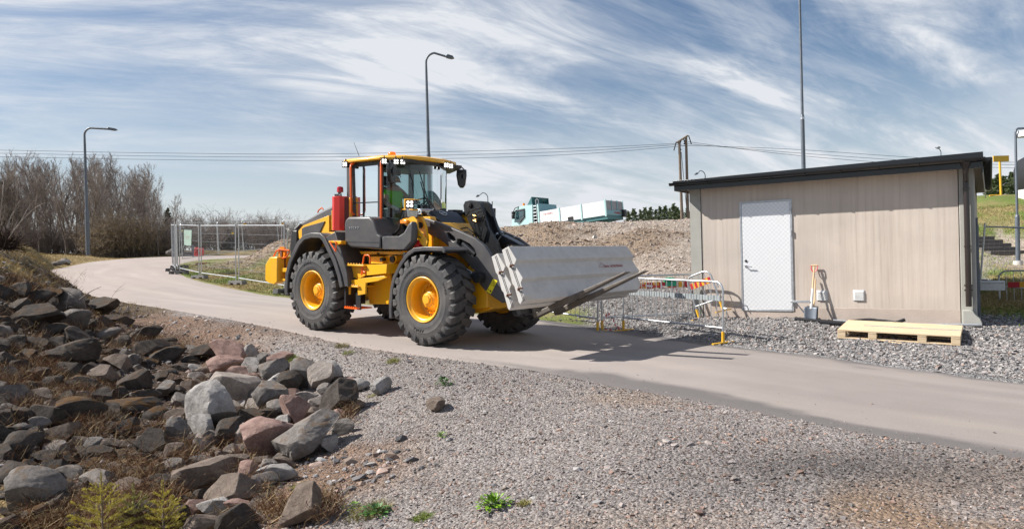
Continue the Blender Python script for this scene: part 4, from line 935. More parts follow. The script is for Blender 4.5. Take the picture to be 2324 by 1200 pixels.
# far side front gear seen past the windscreen
m = MB(); m.plate(poly([(1020, 545), (1028, 500), (1034, 486), (1060, 486), (1077, 505), (1078, 545)], .62), .60, .68); m.build('lift_tower', MT['yellow'], loader, bevel=.012)
m = MB(); q = L(1047, 508, .55); m.cyl((q[0], .5, q[1]), (q[0], .6, q[1]), .10, n=18)
for k in range(7): m.tube([L3(1026+k*3, 505-k*1.5, .45), L3(1030+k*3, 483+k*.5, .45), L3(1048+k*2, 483-k*.6, .5), L3(1062+k*2, 492, .5), L3(1072+k, 512, .45)], .016, n=6)
q = L3(1035, 486, .5); m.box(q[0]-.12, q[0]+.08, .4, .6, q[2]-.02, q[2]+.08); m.build('hose', MT['black'], loader, smooth=40)
# oval badge on a dark housing in front of the screen
m = MB(); m.plate([(-.95, 2.0), (-.93, 2.22), (-.82, 2.26), (-.6, 2.12), (-.45, 1.95), (-.45, 1.6), (-.95, 1.6)], -.30, .42); o = m.build('front_cowl', MT['black'], loader, bevel=.05, seg=3)
m = MB(); q = Vector((-.70, -.05, 2.20)); n_ = Vector((.5, -.1, .85)).normalized(); a = Vector((0, 1, 0)); b = n_.cross(a); m.tube([q+(a*math.cos(t_)+b*math.sin(t_))*.075 for t_ in np.linspace(0, 2*math.pi, 21)[:-1]], .007, n=6, closed=True); m.cyl(q-a*.1, q+a*.1, .007, n=6); m.build('badge_ring', MT['silver'], o)
# far side mirror lamp pole near the bell crank
m = MB(); q = L3(1117, 487, .95); m.box(q[0]-.08, q[0]+.03, .88, 1.02, q[2]-.12, q[2]+.12); m.tube([(q[0], .95, q[2]+.1), (q[0], .95, q[2]+.25)], .01, n=6); m.build('headlight', MT['dark'], loader, bevel=.02)
# ---- fork carriage and forks (tilted back)
TP = R(24.6)
def FK(a, up):  # fork frame -> loader XZ ; a along fork from heel, up square to it
    hx, hz = 1.66, .545
    return (hx+a*math.cos(TP)-up*math.sin(TP), hz+a*math.sin(TP)+up*math.cos(TP))
m = MB()
for yc in (-.275, .275):
    prof = [(0, .035), (0, 1.0), (-.05, 1.0), (-.05, -.04), (.9, -.03), (1.76, -.010), (1.76, .004), (.75, .035)]
    m.plate([FK(*p) for p in prof], yc-.078, yc+.078)
    fo = m.build('fork', MT['forksteel'], loader, bevel=.006); m = MB()
m.plate([FK(*p) for p in [(-.06, .05), (-.06, .16), (-.14, .16), (-.14, .05)]], -.62, .62); m.plate([FK(*p) for p in [(-.06, .52), (-.06, .66), (-.14, .66), (-.14, .52)]], -.62, .62)
for yc in (-.5, 0, .5): m.plate([FK(*p) for p in [(-.12, .02), (-.12, .9), (-.26, .75), (-.28, .1)]], yc-.05, yc+.05)
m.build('fork_carriage', MT['black'], loader, bevel=.01)
# ------------------------------------------------------------------ the two concrete barriers on the forks
def barrier(a0, a1, up0, y0, y1, name_label, chips):
    """profile in the fork frame: stepped on both faces, dished ends"""
    H = .855; n_t = 3; pr = []
    fr_ = lambda k, t_: a1-.002-.028*(1-t_)+.012*0 if False else a1-.030+.030*t_
    front, back = [], []
    for k in range(n_t):
        zt, zb = H-k*H/n_t, H-(k+1)*H/n_t
        front += [(a1-.056, zt), (a1+.004, zb+.056), (a1+.004, zb+.046)]
        back += [(a0+.022, zt), (a0+.004, zb+.045), (a0+.004, zb+.040)]
    front[-1] = (a1-.015, .0); back[-1] = (a0+.02, 0); front[-2] = (a1-.003, .09)
    prof = front+back[::-1]
    NS = 70; ys = list(np.linspace(y0, y1, NS)); m = MB(); P2 = []
    for y in ys:
        e = min(y-y0, y1-y); ring = []
        for (a, u_) in prof:
            d_ = 0.0
            if a > (a0+a1)/2 and u_ < .25: d_ = max(0, (.30-e))*.36*(1-u_/.25)      # splayed lower corners cut back
            uu = u_+(max(0, .30-e)*.16 if u_ < .02 and a > (a0+a1)/2 else 0); aa = a-d_
            x, z = FK(aa, up0+uu); ring.append((x, y, z))
        P2.append(ring)
    n = len(prof); vs = [p for r_ in P2 for p in r_]; fs = []
    for i in range(NS-1):
        for j in range(n): fs.append((i*n+j, i*n+(j+1) % n, (i+1)*n+(j+1) % n, (i+1)*n+j))
    fs += [tuple(range(n)), tuple(range(NS*n-1, (NS-1)*n-1, -1))]
    m.add(vs, fs)
    am = (a0+a1)/2
    e = empty('concrete_barrier', mat=LM @ Matrix.Translation((0, 0, 0)))
    tag(e, name_label, 'concrete barrier', 'concrete barriers on the forks')
    b = m.build('body', MT['concrete'], e, bevel=.006)
    # groove down the end and two rusty lifting loops
    g = MB()
    for (aa) in (am-.012, am+.012):
        g.plate([FK(aa-.004, up0+.02), FK(aa+.004, up0+.02), FK(aa+.004, up0+H-.02), FK(aa-.004, up0+H-.02)], y0-.004, y0+.002)
    g.build('end_groove', MT['grey'], e)
    for h in (.24, .66):
        g = MB(); p = [FK(am-.03, up0+H*h), FK(am+.0, up0+H*h+.012), FK(am+.035, up0+H*h)]
        g.tube([(p[0][0], y0+.02, p[0][1]), (p[0][0], y0-.015, p[0][1]), (p[1][0], y0-.04, p[1][1]), (p[2][0], y0-.015, p[2][1]), (p[2][0], y0+.02, p[2][1])], .013, n=6)
        g.build('lifting_loop', MT['rust'], e, smooth=40)
    return e, b
YB0, YB1 = -1.32, 2.06
bB = barrier(.250, .455, .040, YB0+.03, YB1+.03, 'rear concrete barrier, pressed against the fork carriage behind the other one', 0)[0]
bA, bAb = barrier(.500, .712, .040, YB0, YB1, 'front concrete barrier on the fork blades, the one with small red print', 0)
# red print on the middle tier near the far end
me = text_mesh('TUNA  ENTREPRENAD', .062, .0012, MT['decalred'], spacing=1.0)
tX = Vector((0, 1, 0)); up_ = Vector((-math.sin(TP), 0, math.cos(TP))); nn_ = tX.cross(up_)
mw = Matrix((tX, up_, nn_)).transposed().to_4x4(); _q = FK(.699, .50); mw.translation = Vector((_q[0], 1.28, _q[1]))
link('print', me, bA, mw)
g = MB(); c_ = [(.80, .49), (.92, .57), (1.04, .49)]
g.tube([Vector((FK(.703, u_)[0], y_, FK(.703, u_)[1])) for y_, u_ in c_], .003, n=4, closed=True); g.build('print_outline', MT['decalred'], bA)
# ------------------------------------------------------------------ the driver
def skin_body(name, verts, edges, radii, material, levels=2, root=0):
    me = bpy.data.meshes.new(name); me.from_pydata(verts, edges, []); o = bpy.data.objects.new(name, me); COL.objects.link(o)
    sk = o.modifiers.new('skin', 'SKIN'); sk.use_smooth_shade = True
    for i, r_ in enumerate(radii):
        v = me.skin_vertices[0].data[i]; v.radius = r_ if isinstance(r_, tuple) else (r_, r_); v.use_root = (i == root)
    sb = o.modifiers.new('sub', 'SUBSURF'); sb.levels = levels; sb.render_levels = levels
    dg = bpy.context.evaluated_depsgraph_get(); m2 = bpy.data.meshes.new_from_object(o.evaluated_get(dg)); bpy.data.objects.remove(o)
    m2.name = name; m2.materials.clear(); m2.materials.append(material); m2.polygons.foreach_set('use_smooth', [True]*len(m2.polygons)); return m2
m_skin = mat('skin', (.45, .24, .16), .5); m_vest = mat('hi_vis_green', (.18, .75, .03), .7, var=.1); m_cloth = mat('dark_workwear', (.03, .035, .045), .8, var=.2); m_glove = mat('pale_glove', (.62, .58, .50), .8, var=.15, vscale=25); m_hair = mat('brown_hair', (.10, .06, .03), .7)
dx, dz = -2.02, 2.18
dr = empty('person', mat=LM @ Matrix.Translation((dx, 0, dz)))
tag(dr, 'driver sitting in the wheel loader cab, in a bright green vest and pale gloves', 'person')
V = [(0, 0, 0), (-.04, 0, .18), (-.08, 0, .36), (-.08, 0, .50), (-.06, 0, .58), (-.02, 0, .66), (.01, 0, .76),
     (-.08, -.19, .46), (.02, -.30, .24), (.26, -.33, .14), (-.08, .19, .46), (.10, .27, .28), (.36, .16, .24),
     (.10, -.11, 0), (.46, -.14, .04), (.58, -.14, -.36), (.70, -.14, -.40), (.10, .11, 0), (.46, .14, .04), (.58, .14, -.36), (.70, .14, -.40)]
E_ = [(0, 1), (1, 2), (2, 3), (3, 4), (4, 5), (5, 6), (3, 7), (7, 8), (8, 9), (3, 10), (10, 11), (11, 12), (0, 13), (13, 14), (14, 15), (15, 16), (0, 17), (17, 18), (18, 19), (19, 20)]
RR = [(.15, .13), (.145, .12), (.16, .13), (.13, .10), .055, .085, .085, .075, .055, .042, .075, .055, .042, .09, .07, .055, .04, .09, .07, .055, .04]
body = link('body', skin_body('body', V, E_, RR, m_skin), dr)
# face: nose, ears, eyes, mouth are shaped on the head of the same mesh
for v in body.data.vertices:
    x, y, z = v.co
    if z > .60:
        if x > .05 and abs(y) < .022 and .66 < z < .74: v.co.x += .022*(1-abs(y)/.022)
        if x > .04 and .745 < z < .765 and .015 < abs(y) < .05: v.co.x -= .010
        if abs(y) > .075 and .68 < z < .76 and abs(x) < .03: v.co.y += math.copysign(.014, y)
for s in (-1, 1):
    m = MB(); m.lathe([(.001, .012), (.010, .008), (.012, 0), (.001, -.01)], n=10, axis='X', mat=Matrix.Translation((.085, s*.033, .735)))
    m.build('eye', MT['dark'], dr)
V2 = [(0, 0, .03), (-.04, 0, .18), (-.08, 0, .34), (-.08, 0, .47), (-.08, -.17, .46), (-.03, -.26, .33), (-.08, .17, .46), (.02, .24, .36)]
link('vest', skin_body('vest', V2, [(0, 1), (1, 2), (2, 3), (3, 4), (4, 5), (3, 6), (6, 7)], [(.175, .155), (.17, .15), (.185, .155), (.14, .12), .09, .075, .09, .075], m_vest), dr)
V3 = [(0, 0, 0), (.10, -.11, 0), (.46, -.14, .04), (.58, -.14, -.30), (.10, .11, 0), (.46, .14, .04), (.58, .14, -.30)]
link('trousers', skin_body('trousers', V3, [(0, 1), (1, 2), (2, 3), (0, 4), (4, 5), (5, 6)], [(.16, .14), .105, .083, .068, .105, .083, .068], m_cloth), dr)
m = MB(); m.lathe([(.095, -.01), (.10, .04), (.085, .085), (.05, .11), (.001, .118)], n=18, axis='Z', mat=Matrix.Translation((-.012, 0, .775))); m.build('hair', m_hair, dr, smooth=60)
def glove(p, fwd, side_, up_):
    """palm and five bent fingers, built as one skinned mesh"""
    p, f_, s_, u_ = Vector(p), Vector(fwd).normalized(), Vector(side_).normalized(), Vector(up_).normalized()
    v = [p-f_*.03, p, p+f_*.05]; e = [(0, 1), (1, 2)]; r_ = [.034, .038, .036]
    for k, (o_, ln) in enumerate(((-.033, .062), (-.011, .075), (.011, .070), (.033, .055))):
        i = len(v); v += [p+f_*.075+s_*o_, p+f_*(.075+ln*.5)+s_*o_-u_*.012, p+f_*(.075+ln*.8)+s_*o_-u_*.045]; e += [(2, i), (i, i+1), (i+1, i+2)]; r_ += [.013, .0115, .010]
    i = len(v); v += [p+f_*.02-s_*.045, p+f_*.055-s_*.062-u_*.012, p+f_*.085-s_*.055-u_*.03]; e += [(1, i), (i, i+1), (i+1, i+2)]; r_ += [.015, .013, .011]
    return skin_body('glove', [tuple(q) for q in v], e, r_, m_glove)
link('glove', glove((.28, -.335, .145), (1, .1, -.2), (0, 1, 0), (0, 0, 1)), dr); link('glove', glove((.39, .15, .245), (1, -.3, .1), (0, 1, 0), (0, 0, 1)), dr)
# ------------------------------------------------------------------ the shed
SO = np.array([3.645, 14.6]); SA = np.array([.83173, -.55517]); SN = np.array([-.55517, -.83173]); SW = 4.863
shed = empty('shed', (SO[0], SO[1], 0), math.atan2(SA[1], SA[0]))       # local x runs along the front wall, local -y faces the road
tag(shed, 'small beige concrete utility shed with a black roof edge and a white metal door', 'shed')
m_wall = bpy.data.materials.new('brushed_beige_concrete'); m_wall.use_nodes = True
n, l = m_wall.node_tree.nodes, m_wall.node_tree.links; b = n['Principled BSDF']; b.inputs['Roughness'].default_value = .92
t = N(n, 'ShaderNodeTexCoord'); sx = N(n, 'ShaderNodeSeparateXYZ'); l.new(t.outputs['Object'], sx.inputs[0])
mp = N(n, 'ShaderNodeMapping'); mp.inputs['Scale'].default_value = (9, 9, .22); l.new(t.outputs['Object'], mp.inputs[0])
nz = N(n, 'ShaderNodeTexNoise'); nz.inputs['Scale'].default_value = 1.6; nz.inputs['Detail'].default_value = 7; nz.inputs['Roughness'].default_value = .7; l.new(mp.outputs[0], nz.inputs['Vector'])
cr = N(n, 'ShaderNodeValToRGB'); l.new(nz.outputs['Fac'], cr.inputs[0]); e = cr.color_ramp.elements
e[0].position = .30; e[0].color = (.41, .345, .295, 1); e[1].position = .58; e[1].color = (.54, .475, .415, 1); q = e.new(.43); q.color = (.50, .435, .38, 1)
n4 = N(n, 'ShaderNodeTexNoise'); n4.inputs['Scale'].default_value = 1.1; n4.inputs['Detail'].default_value = 4; l.new(t.outputs['Object'], n4.inputs['Vector'])
r4 = N(n, 'ShaderNodeMapRange'); l.new(n4.outputs['Fac'], r4.inputs[0]); r4.inputs[1].default_value = .3; r4.inputs[2].default_value = .7; r4.inputs[3].default_value = .9; r4.inputs[4].default_value = 1.08
m4 = N(n, 'ShaderNodeMix', data_type='RGBA', blend_type='MULTIPLY'); m4.inputs[0].default_value = 1; l.new(cr.outputs[0], m4.inputs[6]); l.new(r4.outputs[0], m4.inputs[7]); l.new(m4.outputs[2], b.inputs['Base Color'])
n5 = N(n, 'ShaderNodeTexNoise'); n5.inputs['Scale'].default_value = 45; n5.inputs['Detail'].default_value = 5; l.new(t.outputs['Object'], n5.inputs['Vector'])
hh = M(n, l, 'ADD', M(n, l, 'MULTIPLY', n5.outputs['Fac'], .22), nz.outputs['Fac'])
bp = N(n, 'ShaderNodeBump'); bp.inputs['Strength'].default_value = .55; bp.inputs['Distance'].default_value = .010; l.new(hh, bp.inputs['Height']); l.new(bp.outputs[0], b.inputs['Normal'])
m_col = mat('grey_green_render', (.385, .38, .345), .9, var=.05, vscale=2, bump=.1, bscale=60, dirt=(.22, .20, .17), dscale=1.5, damt=.35)
m_base = mat('plinth_beige', (.47, .395, .34), .92, var=.08, vscale=3, bump=.25, bscale=40)
SD = 7.0
m = MB()
DX0, DX1, DZ0, DZ1 = 1.018, 1.955, .385, 2.478
m.plate([(.23, -.1), (.23, 2.84), (4.63, 2.84), (4.63, -.1)], 0, .16, [[(DX0, DZ0), (DX0, DZ1), (DX1, DZ1), (DX1, DZ0)]])
m.build('wall', m_wall, shed, bevel=.006)
m = MB(); m.box(.06, SW-.06, .16, SD, -.1, 2.83); m.build('inner_walls', m_wall, shed)
m = MB(); m.box(.232, DX0-.03, -.004, .02, -.1, .455); m.box(DX1+.03, 4.628, -.004, .02, -.1, .455); m.box(DX0-.03, DX1+.03, -.004, .02, -.1, .37); m.build('plinth', m_base, shed, bevel=.003)
for nm, x0, x1 in (('corner_column', 0, .222), ('corner_column', 4.641, SW)):
    m = MB(); m.plate([(x0, -.1), (x0, 2.84), (x1, 2.84), (x1, .45 if x1 > 4 else -.1), (x1+(.0 if x1 > 4 else 0), -.1)], -.015, .20)
    m.build(nm, m_col, shed, bevel=.01)
m = MB(); m.plate([(4.66, -.1), (4.66, .46), (4.80, .46), (4.83, .40), (4.90, .33), (4.93, .26), (4.93, -.1)], -.12, -.017); m.build('column_foot', m_col, shed, bevel=.01)
# eaves, fascia, gutter, sheet roof
m_roofm = mat('black_sheet_steel', (.012, .013, .016), .28, .2, var=.15, coat=.3)
m_soff = mat('soffit_boards', (.42, .36, .29), .8, var=.08, vscale=1.5)
EX0, EX1 = -.20, SW+.11
m = MB(); m.box(EX0, EX1, -.28, SD+.2, 2.842, 2.862); m.build('soffit', m_soff, shed)
m = MB(); m.box(EX0-.012, EX1+.012, -.302, -.282, 2.78, 2.93); m.box(EX0-.014, EX0, -.28, SD+.2, 2.78, 2.93); m.box(EX1, EX1+.014, -.28, SD+.2, 2.70, 2.93); m.build('fascia', m_roofm, shed)
m = MB(); m.plate([(EX0-.03, 2.935), (EX0-.03, 2.985), (EX1+.02, 3.03), (EX1+.02, 2.935)], -.33, SD+.25)
m.build('roof', m_roofm, shed, bevel=.006)
m = MB()
arc = [(-.36+.062*math.cos(a), 2.935+.058*math.sin(a)) for a in np.linspace(math.pi, 2*math.pi, 9)]
vs = [(x, y, z) for x in (EX0-.08, EX1+.05) for y, z in arc]; m.add(vs, [(i, i+1, 9+i+1, 9+i) for i in range(8)]+[tuple(range(9)), tuple(range(9, 18))])
for k in range(9):
    x = EX0+.1+k*.6; m.tube([(x, y, z-.004) for y, z in arc], .009, n=5)
m.build('front_gutter', m_roofm, shed, smooth=40)
m = MB(); gx = EX1+.075
arc = [(gx+.06*math.cos(a), 2.93+.058*math.sin(a)) for a in np.linspace(math.pi, 2*math.pi, 9)]
vs = [(x, y, z) for y in (-.36, SD+.25) for x, z in arc]; m.add(vs, [(i, i+1, 9+i+1, 9+i) for i in range(8)]+[tuple(range(9)), tuple(range(9, 18))])
for k in range(38): y = -.3+k*.19; m.tube([(x, y, z-.006) for x, z in arc], .011, n=5)
m.build('side_gutter', m_roofm, shed, smooth=40)
m = MB(); px_ = 4.75
m.lathe([(.085, 0), (.075, -.05), (.045, -.10)], n=16, axis='Z', mat=Matrix.Translation((px_, -.30, 2.90)))
m.tube([(px_, -.30, 2.84), (px_, -.29, 2.74), (px_, -.10, 2.60), (px_, -.095, 2.5), (px_, -.095, .52)], .045, n=14)
for z in (2.45, 1.5, .85): m.cyl((px_, -.095, z), (px_, -.095, z+.03), .052, n=14)
for z in (.78, .86): m.box(px_-.06, px_+.06, -.12, -.02, z, z+.02)
m.build('downpipe', mat('black_downpipe', (.03, .022, .020), .3, .2, coat=.3), shed, smooth=40)
# door of patterned aluminium
m_door = bpy.data.materials.new('quilted_white_sheet'); m_door.use_nodes = True
n, l = m_door.node_tree.nodes, m_door.node_tree.links; b = n['Principled BSDF']; b.inputs['Roughness'].default_value = .38; b.inputs['Metallic'].default_value = .25
t = N(n, 'ShaderNodeTexCoord'); ck = N(n, 'ShaderNodeTexChecker'); ck.inputs['Scale'].default_value = 24; ck.inputs['Color1'].default_value = (.76, .77, .79, 1); ck.inputs['Color2'].default_value = (.84, .85, .86, 1)
mpd = N(n, 'ShaderNodeMapping'); mpd.inputs['Location'].default_value = (.003, .013, .007); l.new(t.outputs['Object'], mpd.inputs[0]); l.new(mpd.outputs[0], ck.inputs['Vector']); l.new(ck.outputs['Color'], b.inputs['Base Color'])
bp = N(n, 'ShaderNodeBump'); bp.inputs['Strength'].default_value = .5; bp.inputs['Distance'].default_value = .004; l.new(ck.outputs['Fac'], bp.inputs['Height']); l.new(bp.outputs[0], b.inputs['Normal'])
m = MB(); m.box(DX0+.02, DX1-.02, -.012, .03, DZ0+.02, DZ1-.02); door = m.build('door', m_door, shed, bevel=.004)
m = MB()
for x0, x1, z0, z1 in ((DX0-.02, DX0+.018, DZ0, DZ1+.015), (DX1-.018, DX1+.02, DZ0, DZ1+.015), (DX0+.018, DX1-.018, DZ1-.018, DZ1+.015), (DX0+.018, DX1-.018, DZ0-.01, DZ0+.018)): m.box(x0, x1, -.018, .04, z0, z1)
m.build('door_frame', MT['galv'], shed, bevel=.003)
m = MB(); hx, hz = DX0+.085, 1.24; m.cyl((hx, -.012, hz), (hx, -.065, hz), .012, n=10); m.cyl((hx, -.06, hz), (hx+.13, -.06, hz-.005), .010, n=10); m.cyl((hx, -.012, hz), (hx, -.02, hz), .028, n=14); m.build('handle', MT['chrome'], door, smooth=40)
m = MB(); m.cyl((hx, -.012, hz+.105), (hx, -.024, hz+.105), .024, n=14); m.build('lock', MT['dark'], door, smooth=40)
for z in (2.28, 1.86, .55):
    m = MB(); m.cyl((DX1+.0, -.03, z-.05), (DX1+.0, -.03, z+.05), .016, n=8); m.build('hinge', MT['galv'], door)
for x0, x1, z0, z1 in ((2.375, 2.56, .585, .775), (2.99, 3.178, .590, .785)):
    m = MB(); m.box(x0, x1, -.012, .01, z0, z1); v_ = m.build('wall_vent', mat('vent_grey', (.62, .65, .69), .4, .3), shed, bevel=.004); m = MB()
    for k in range(8):
        z = z0+.018+k*(z1-z0-.03)/8; m.add([(x0+.015, -.013, z+.014), (x1-.015, -.013, z+.014), (x1-.015, -.032, z), (x0+.015, -.032, z), (x0+.015, -.013, z-.002), (x1-.015, -.013, z-.002)], [(0, 1, 2, 3), (3, 2, 5, 4), (0, 3, 4), (1, 5, 2)])
    m.build('louvres', MT['white'], v_)
# cable tray and conduits on the right-hand wall
m = MB()
for k, (y, zt) in enumerate(((.5, 2.0), (.9, 1.7), (1.3, 1.9), (1.8, 1.2))): m.box(SW-.055, SW+.03, y, y+.12, .3, zt)
m.build('cable_conduit', MT['galvp'], shed)
def sw_(lx, ly, z=0): c, s = SA, SN; return Vector((SO[0]+SA[0]*lx-SN[0]*ly, SO[1]+SA[1]*lx-SN[1]*ly, z))   # shed-local -> world, ly < 0 is in front
SROT = math.atan2(SA[1], SA[0])
# ------------------------------------------------------------------ shovel, spade, pipes, pallet in front of the wall
gzw = lambda lx, ly: gz(*sw_(lx, ly)[:2])
g0 = gzw(2.33, -.30)
sh = empty('shovel', sw_(2.33, -.02, 0), SROT); tag(sh, 'shovel with a pale wooden handle and red grip leaning on the shed wall', 'shovel')
top, bot = Vector((.03, -.04, 1.24)), Vector((-.01, -.22, g0+.24))
m = MB(); d = (top-bot).normalized(); m.tube([bot+d*.18, bot+d*.5, top-d*.02], [.014, .016, .014], n=10); m.cyl(top-Vector((.055, 0, 0)), top+Vector((.055, 0, 0)), .014, n=10); m.build('handle', MT['wood'], sh, smooth=40)
m = MB(); m.tube([top-d*.14, top-d*.08+Vector((-.05, 0, 0)), top+Vector((-.058, 0, 0))], .009, n=6); m.tube([top-d*.14, top-d*.08+Vector((.05, 0, 0)), top+Vector((.058, 0, 0))], .009, n=6); m.build('grip', MT['red'], sh, smooth=40)
m = MB(); m.tube([bot-d*.02, bot+d*.1, bot+d*.36], [.028, .02, .017], n=10); m.build('socket', MT['white'], sh, smooth=40)
def blade(x0, w, z0, h, yb, mt, parent, nm='blade'):
    m = MB(); vs = []; nx, nz_ = 8, 8
    for j in range(nz_+1):
        v = j/nz_
        for i in range(nx+1):
            u = i/nx*2-1; ww = w*(.88+.12*(v)) ; vs.append((x0+u*ww, yb-.035*(1-u*u)*-1-.06*(1-v), z0+h*v-(.02*u*u*(1-v))))
    m.add(vs, [(j*(nx+1)+i, j*(nx+1)+i+1, (j+1)*(nx+1)+i+1, (j+1)*(nx+1)+i) for j in range(nz_) for i in range(nx)])
    o = m.build(nm, mt, parent, smooth=60); s_ = o.modifiers.new('solid', 'SOLIDIFY'); s_.thickness = .004; return o
blade(-.01, .115, g0, .26, -.27, MT['galvp'], sh)
sp_ = empty('spade', sw_(2.24, -.02, 0), SROT); tag(sp_, 'dark spade behind the shovel with the red grip, mostly hidden, leaning on the shed wall', 'spade')
m = MB(); m.cyl((.13, -.26, g0+.2), (.36, -.30, .98), .014, n=8); m.cyl((.31, -.31, .98), (.41, -.29, .98), .013, n=8)
m = MB(); m.tube([(.11, -.20, g0+.2), (.12, -.10, .62), (.13, -.03, .99)], .013, n=8); m.build('handle', MT['wood'], sp_, smooth=40)
blade(.10, .10, g0, .27, -.20, MT['dark'], sp_)
br = empty('floor_scraper', sw_(2.0, -.05, 0), SROT); tag(br, 'grey steel bracket with a diagonal stay sticking out beside the shovel blade', 'bracket')
m = MB(); m.box(-.04, .30, -.20, -.16, .56, .60); m.build('bar', MT['galv'], br, bevel=.003); m = MB(); m.cyl((.04, -.18, .58), (.24, -.20, g0+.1), .012, n=6); m.build('stay', MT['galvp'], br)
br.name = 'steel_bracket'
def lay_tube(name, pts, r, mt, label, cat, n=10, group=None):
    P_ = [];
    for lx, ly, dz_ in pts:
        w = sw_(lx, ly); P_.append((w.x, w.y, gz(w.x, w.y)+r+dz_))
    Q = [Vector(p) for p in P_]; out = []
    for i in range(len(Q)-1):
        p0, p1, p2, p3 = Q[max(i-1, 0)], Q[i], Q[i+1], Q[min(i+2, len(Q)-1)]
        for k in range(6):
            t_ = k/6; out.append(.5*((2*p1)+(-p0+p2)*t_+(2*p0-5*p1+4*p2-p3)*t_*t_+(-p0+3*p1-3*p2+p3)*t_**3))
    out.append(Q[-1]); m = MB(); m.tube(out, r, n=n); o = m.build(name, mt, None, smooth=50); tag(o, label, cat, group); return o
m_hose = mat('black_plastic_pipe', (.020, .020, .022), .35, var=.2)
lay_tube('steel_pipe', [(2.70, -.30, .045), (3.7, -.27, .05), (4.92, -.24, .045)], .024, MT['galv'], 'long thin galvanised pipe lying along the foot of the shed wall', 'pipe')
lay_tube('plastic_pipe', [(2.05, -.32, .0), (2.6, -.36, .0), (3.1, -.30, .02)], .035, m_hose, 'thick black plastic pipe lying left of the pallet, below the shovel', 'pipe')
lay_tube('plastic_pipe', [(2.5, -.44, .0), (3.0, -.40, .03), (3.45, -.30, .09), (3.85, -.42, .05), (4.02, -.50, .0)], .032, m_hose, 'black plastic pipe arching over the others and ending bent behind the pallet', 'pipe')
lay_tube('plastic_pipe', [(2.9, -.2, .03), (3.3, -.16, .08), (3.6, -.2, .04), (3.82, -.16, .10)], .030, m_hose, 'black plastic pipe with its open end raised against the shed wall', 'pipe')
lay_tube('plastic_pipe', [(3.3, -.40, .0), (3.9, -.36, .0), (4.42, -.40, .0)], .030, m_hose, 'black plastic pipe lying behind the right half of the pallet', 'pipe')
q = sw_(3.75, -1.62); lay_tube('wood_splinter', [(3.60, -1.48, -.005), (3.95, -1.60, -.005)], .012, MT['wood'], 'pale stick lying on the gravel in front of the pallet', 'stick', n=5)
# pallet
pz = [gzw(2.96, -1.45), gzw(4.66, -1.45), gzw(3.0, -.45), gzw(4.66, -.45)]
pal = empty('pallet', (0, 0, 0))
cA, cB, cC = sw_(2.955, -1.45), sw_(4.665, -1.45), sw_(2.955, -.42)
zA, zB, zC = max(pz[0], .03)+.0, max(pz[1], .0), max(pz[2], .08)
A3, B3, C3 = Vector((cA.x, cA.y, .088)), Vector((cB.x, cB.y, .040)), Vector((cC.x, cC.y, .155))
ex = (B3-A3).normalized(); ey = (C3-A3); ey = (ey-ex*ey.dot(ex)).normalized(); ez = ex.cross(ey)
pm = Matrix((ex, ey, ez)).transposed().to_4x4(); pm.translation = A3-ez*.02; pal.matrix_world = pm
tag(pal, 'long pale wooden pallet lying on the gravel in front of the shed', 'pallet')
Lp, Wp = 1.71, 1.05
mw_ = bpy.data.materials.new('pallet_wood'); mw_.use_nodes = True; n, l = mw_.node_tree.nodes, mw_.node_tree.links; b = n['Principled BSDF']; b.inputs['Roughness'].default_value = .75
t = N(n, 'ShaderNodeTexCoord'); mp = N(n, 'ShaderNodeMapping'); mp.inputs['Scale'].default_value = (1.2, 22, 22); l.new(t.outputs['Object'], mp.inputs[0]); nz = N(n, 'ShaderNodeTexNoise'); nz.inputs['Scale'].default_value = 2.2; nz.inputs['Detail'].default_value = 6; l.new(mp.outputs[0], nz.inputs['Vector'])
cr = N(n, 'ShaderNodeValToRGB'); l.new(nz.outputs['Fac'], cr.inputs[0]); cr.color_ramp.elements[0].position = .3; cr.color_ramp.elements[0].color = (.50, .37, .22, 1); cr.color_ramp.elements[1].position = .65; cr.color_ramp.elements[1].color = (.70, .56, .38, 1); l.new(cr.outputs[0], b.inputs['Base Color'])
for k in range(8):
    y0 = k*(Wp+.003)/8; m = MB(); m.box(0, Lp, y0, y0+Wp/8-.007, .125, .147); m.build('deck_board', mw_, pal, bevel=.003)
for k in range(4):
    xx = (0, .455, 1.145, 1.59)[k] if k else 0
    for j in range(3):
        m = MB(); yy = (0, Wp/2-.06, Wp-.12)[j]; m.box(xx, xx+.12, yy+.003, yy+.117, .022, .104); m.build('block', mw_, pal, bevel=.004)
for j in range(3):
    yy = (0, Wp/2-.06, Wp-.12)[j]; m = MB(); m.box(0, Lp, yy, yy+.12, 0, .020); m.build('bottom_board', mw_, pal, bevel=.003)
for k in range(4):
    xx = (0, .455, 1.145, 1.59)[k]; m = MB(); m.box(xx, xx+.12, 0, Wp, .106, .123); m.build('cross_board', mw_, pal, bevel=.003)
m = MB(); m.box(.33, 1.72, .50, .515, .148, .156); st_ = m.build('strap', mat('grey_rope', (.35, .36, .38), .6, var=.4, vscale=60), None); st_.matrix_world = pm; st_.name = 'steel_strip'; tag(st_, 'thin grey perforated strip lying across the top of the pallet', 'strip')
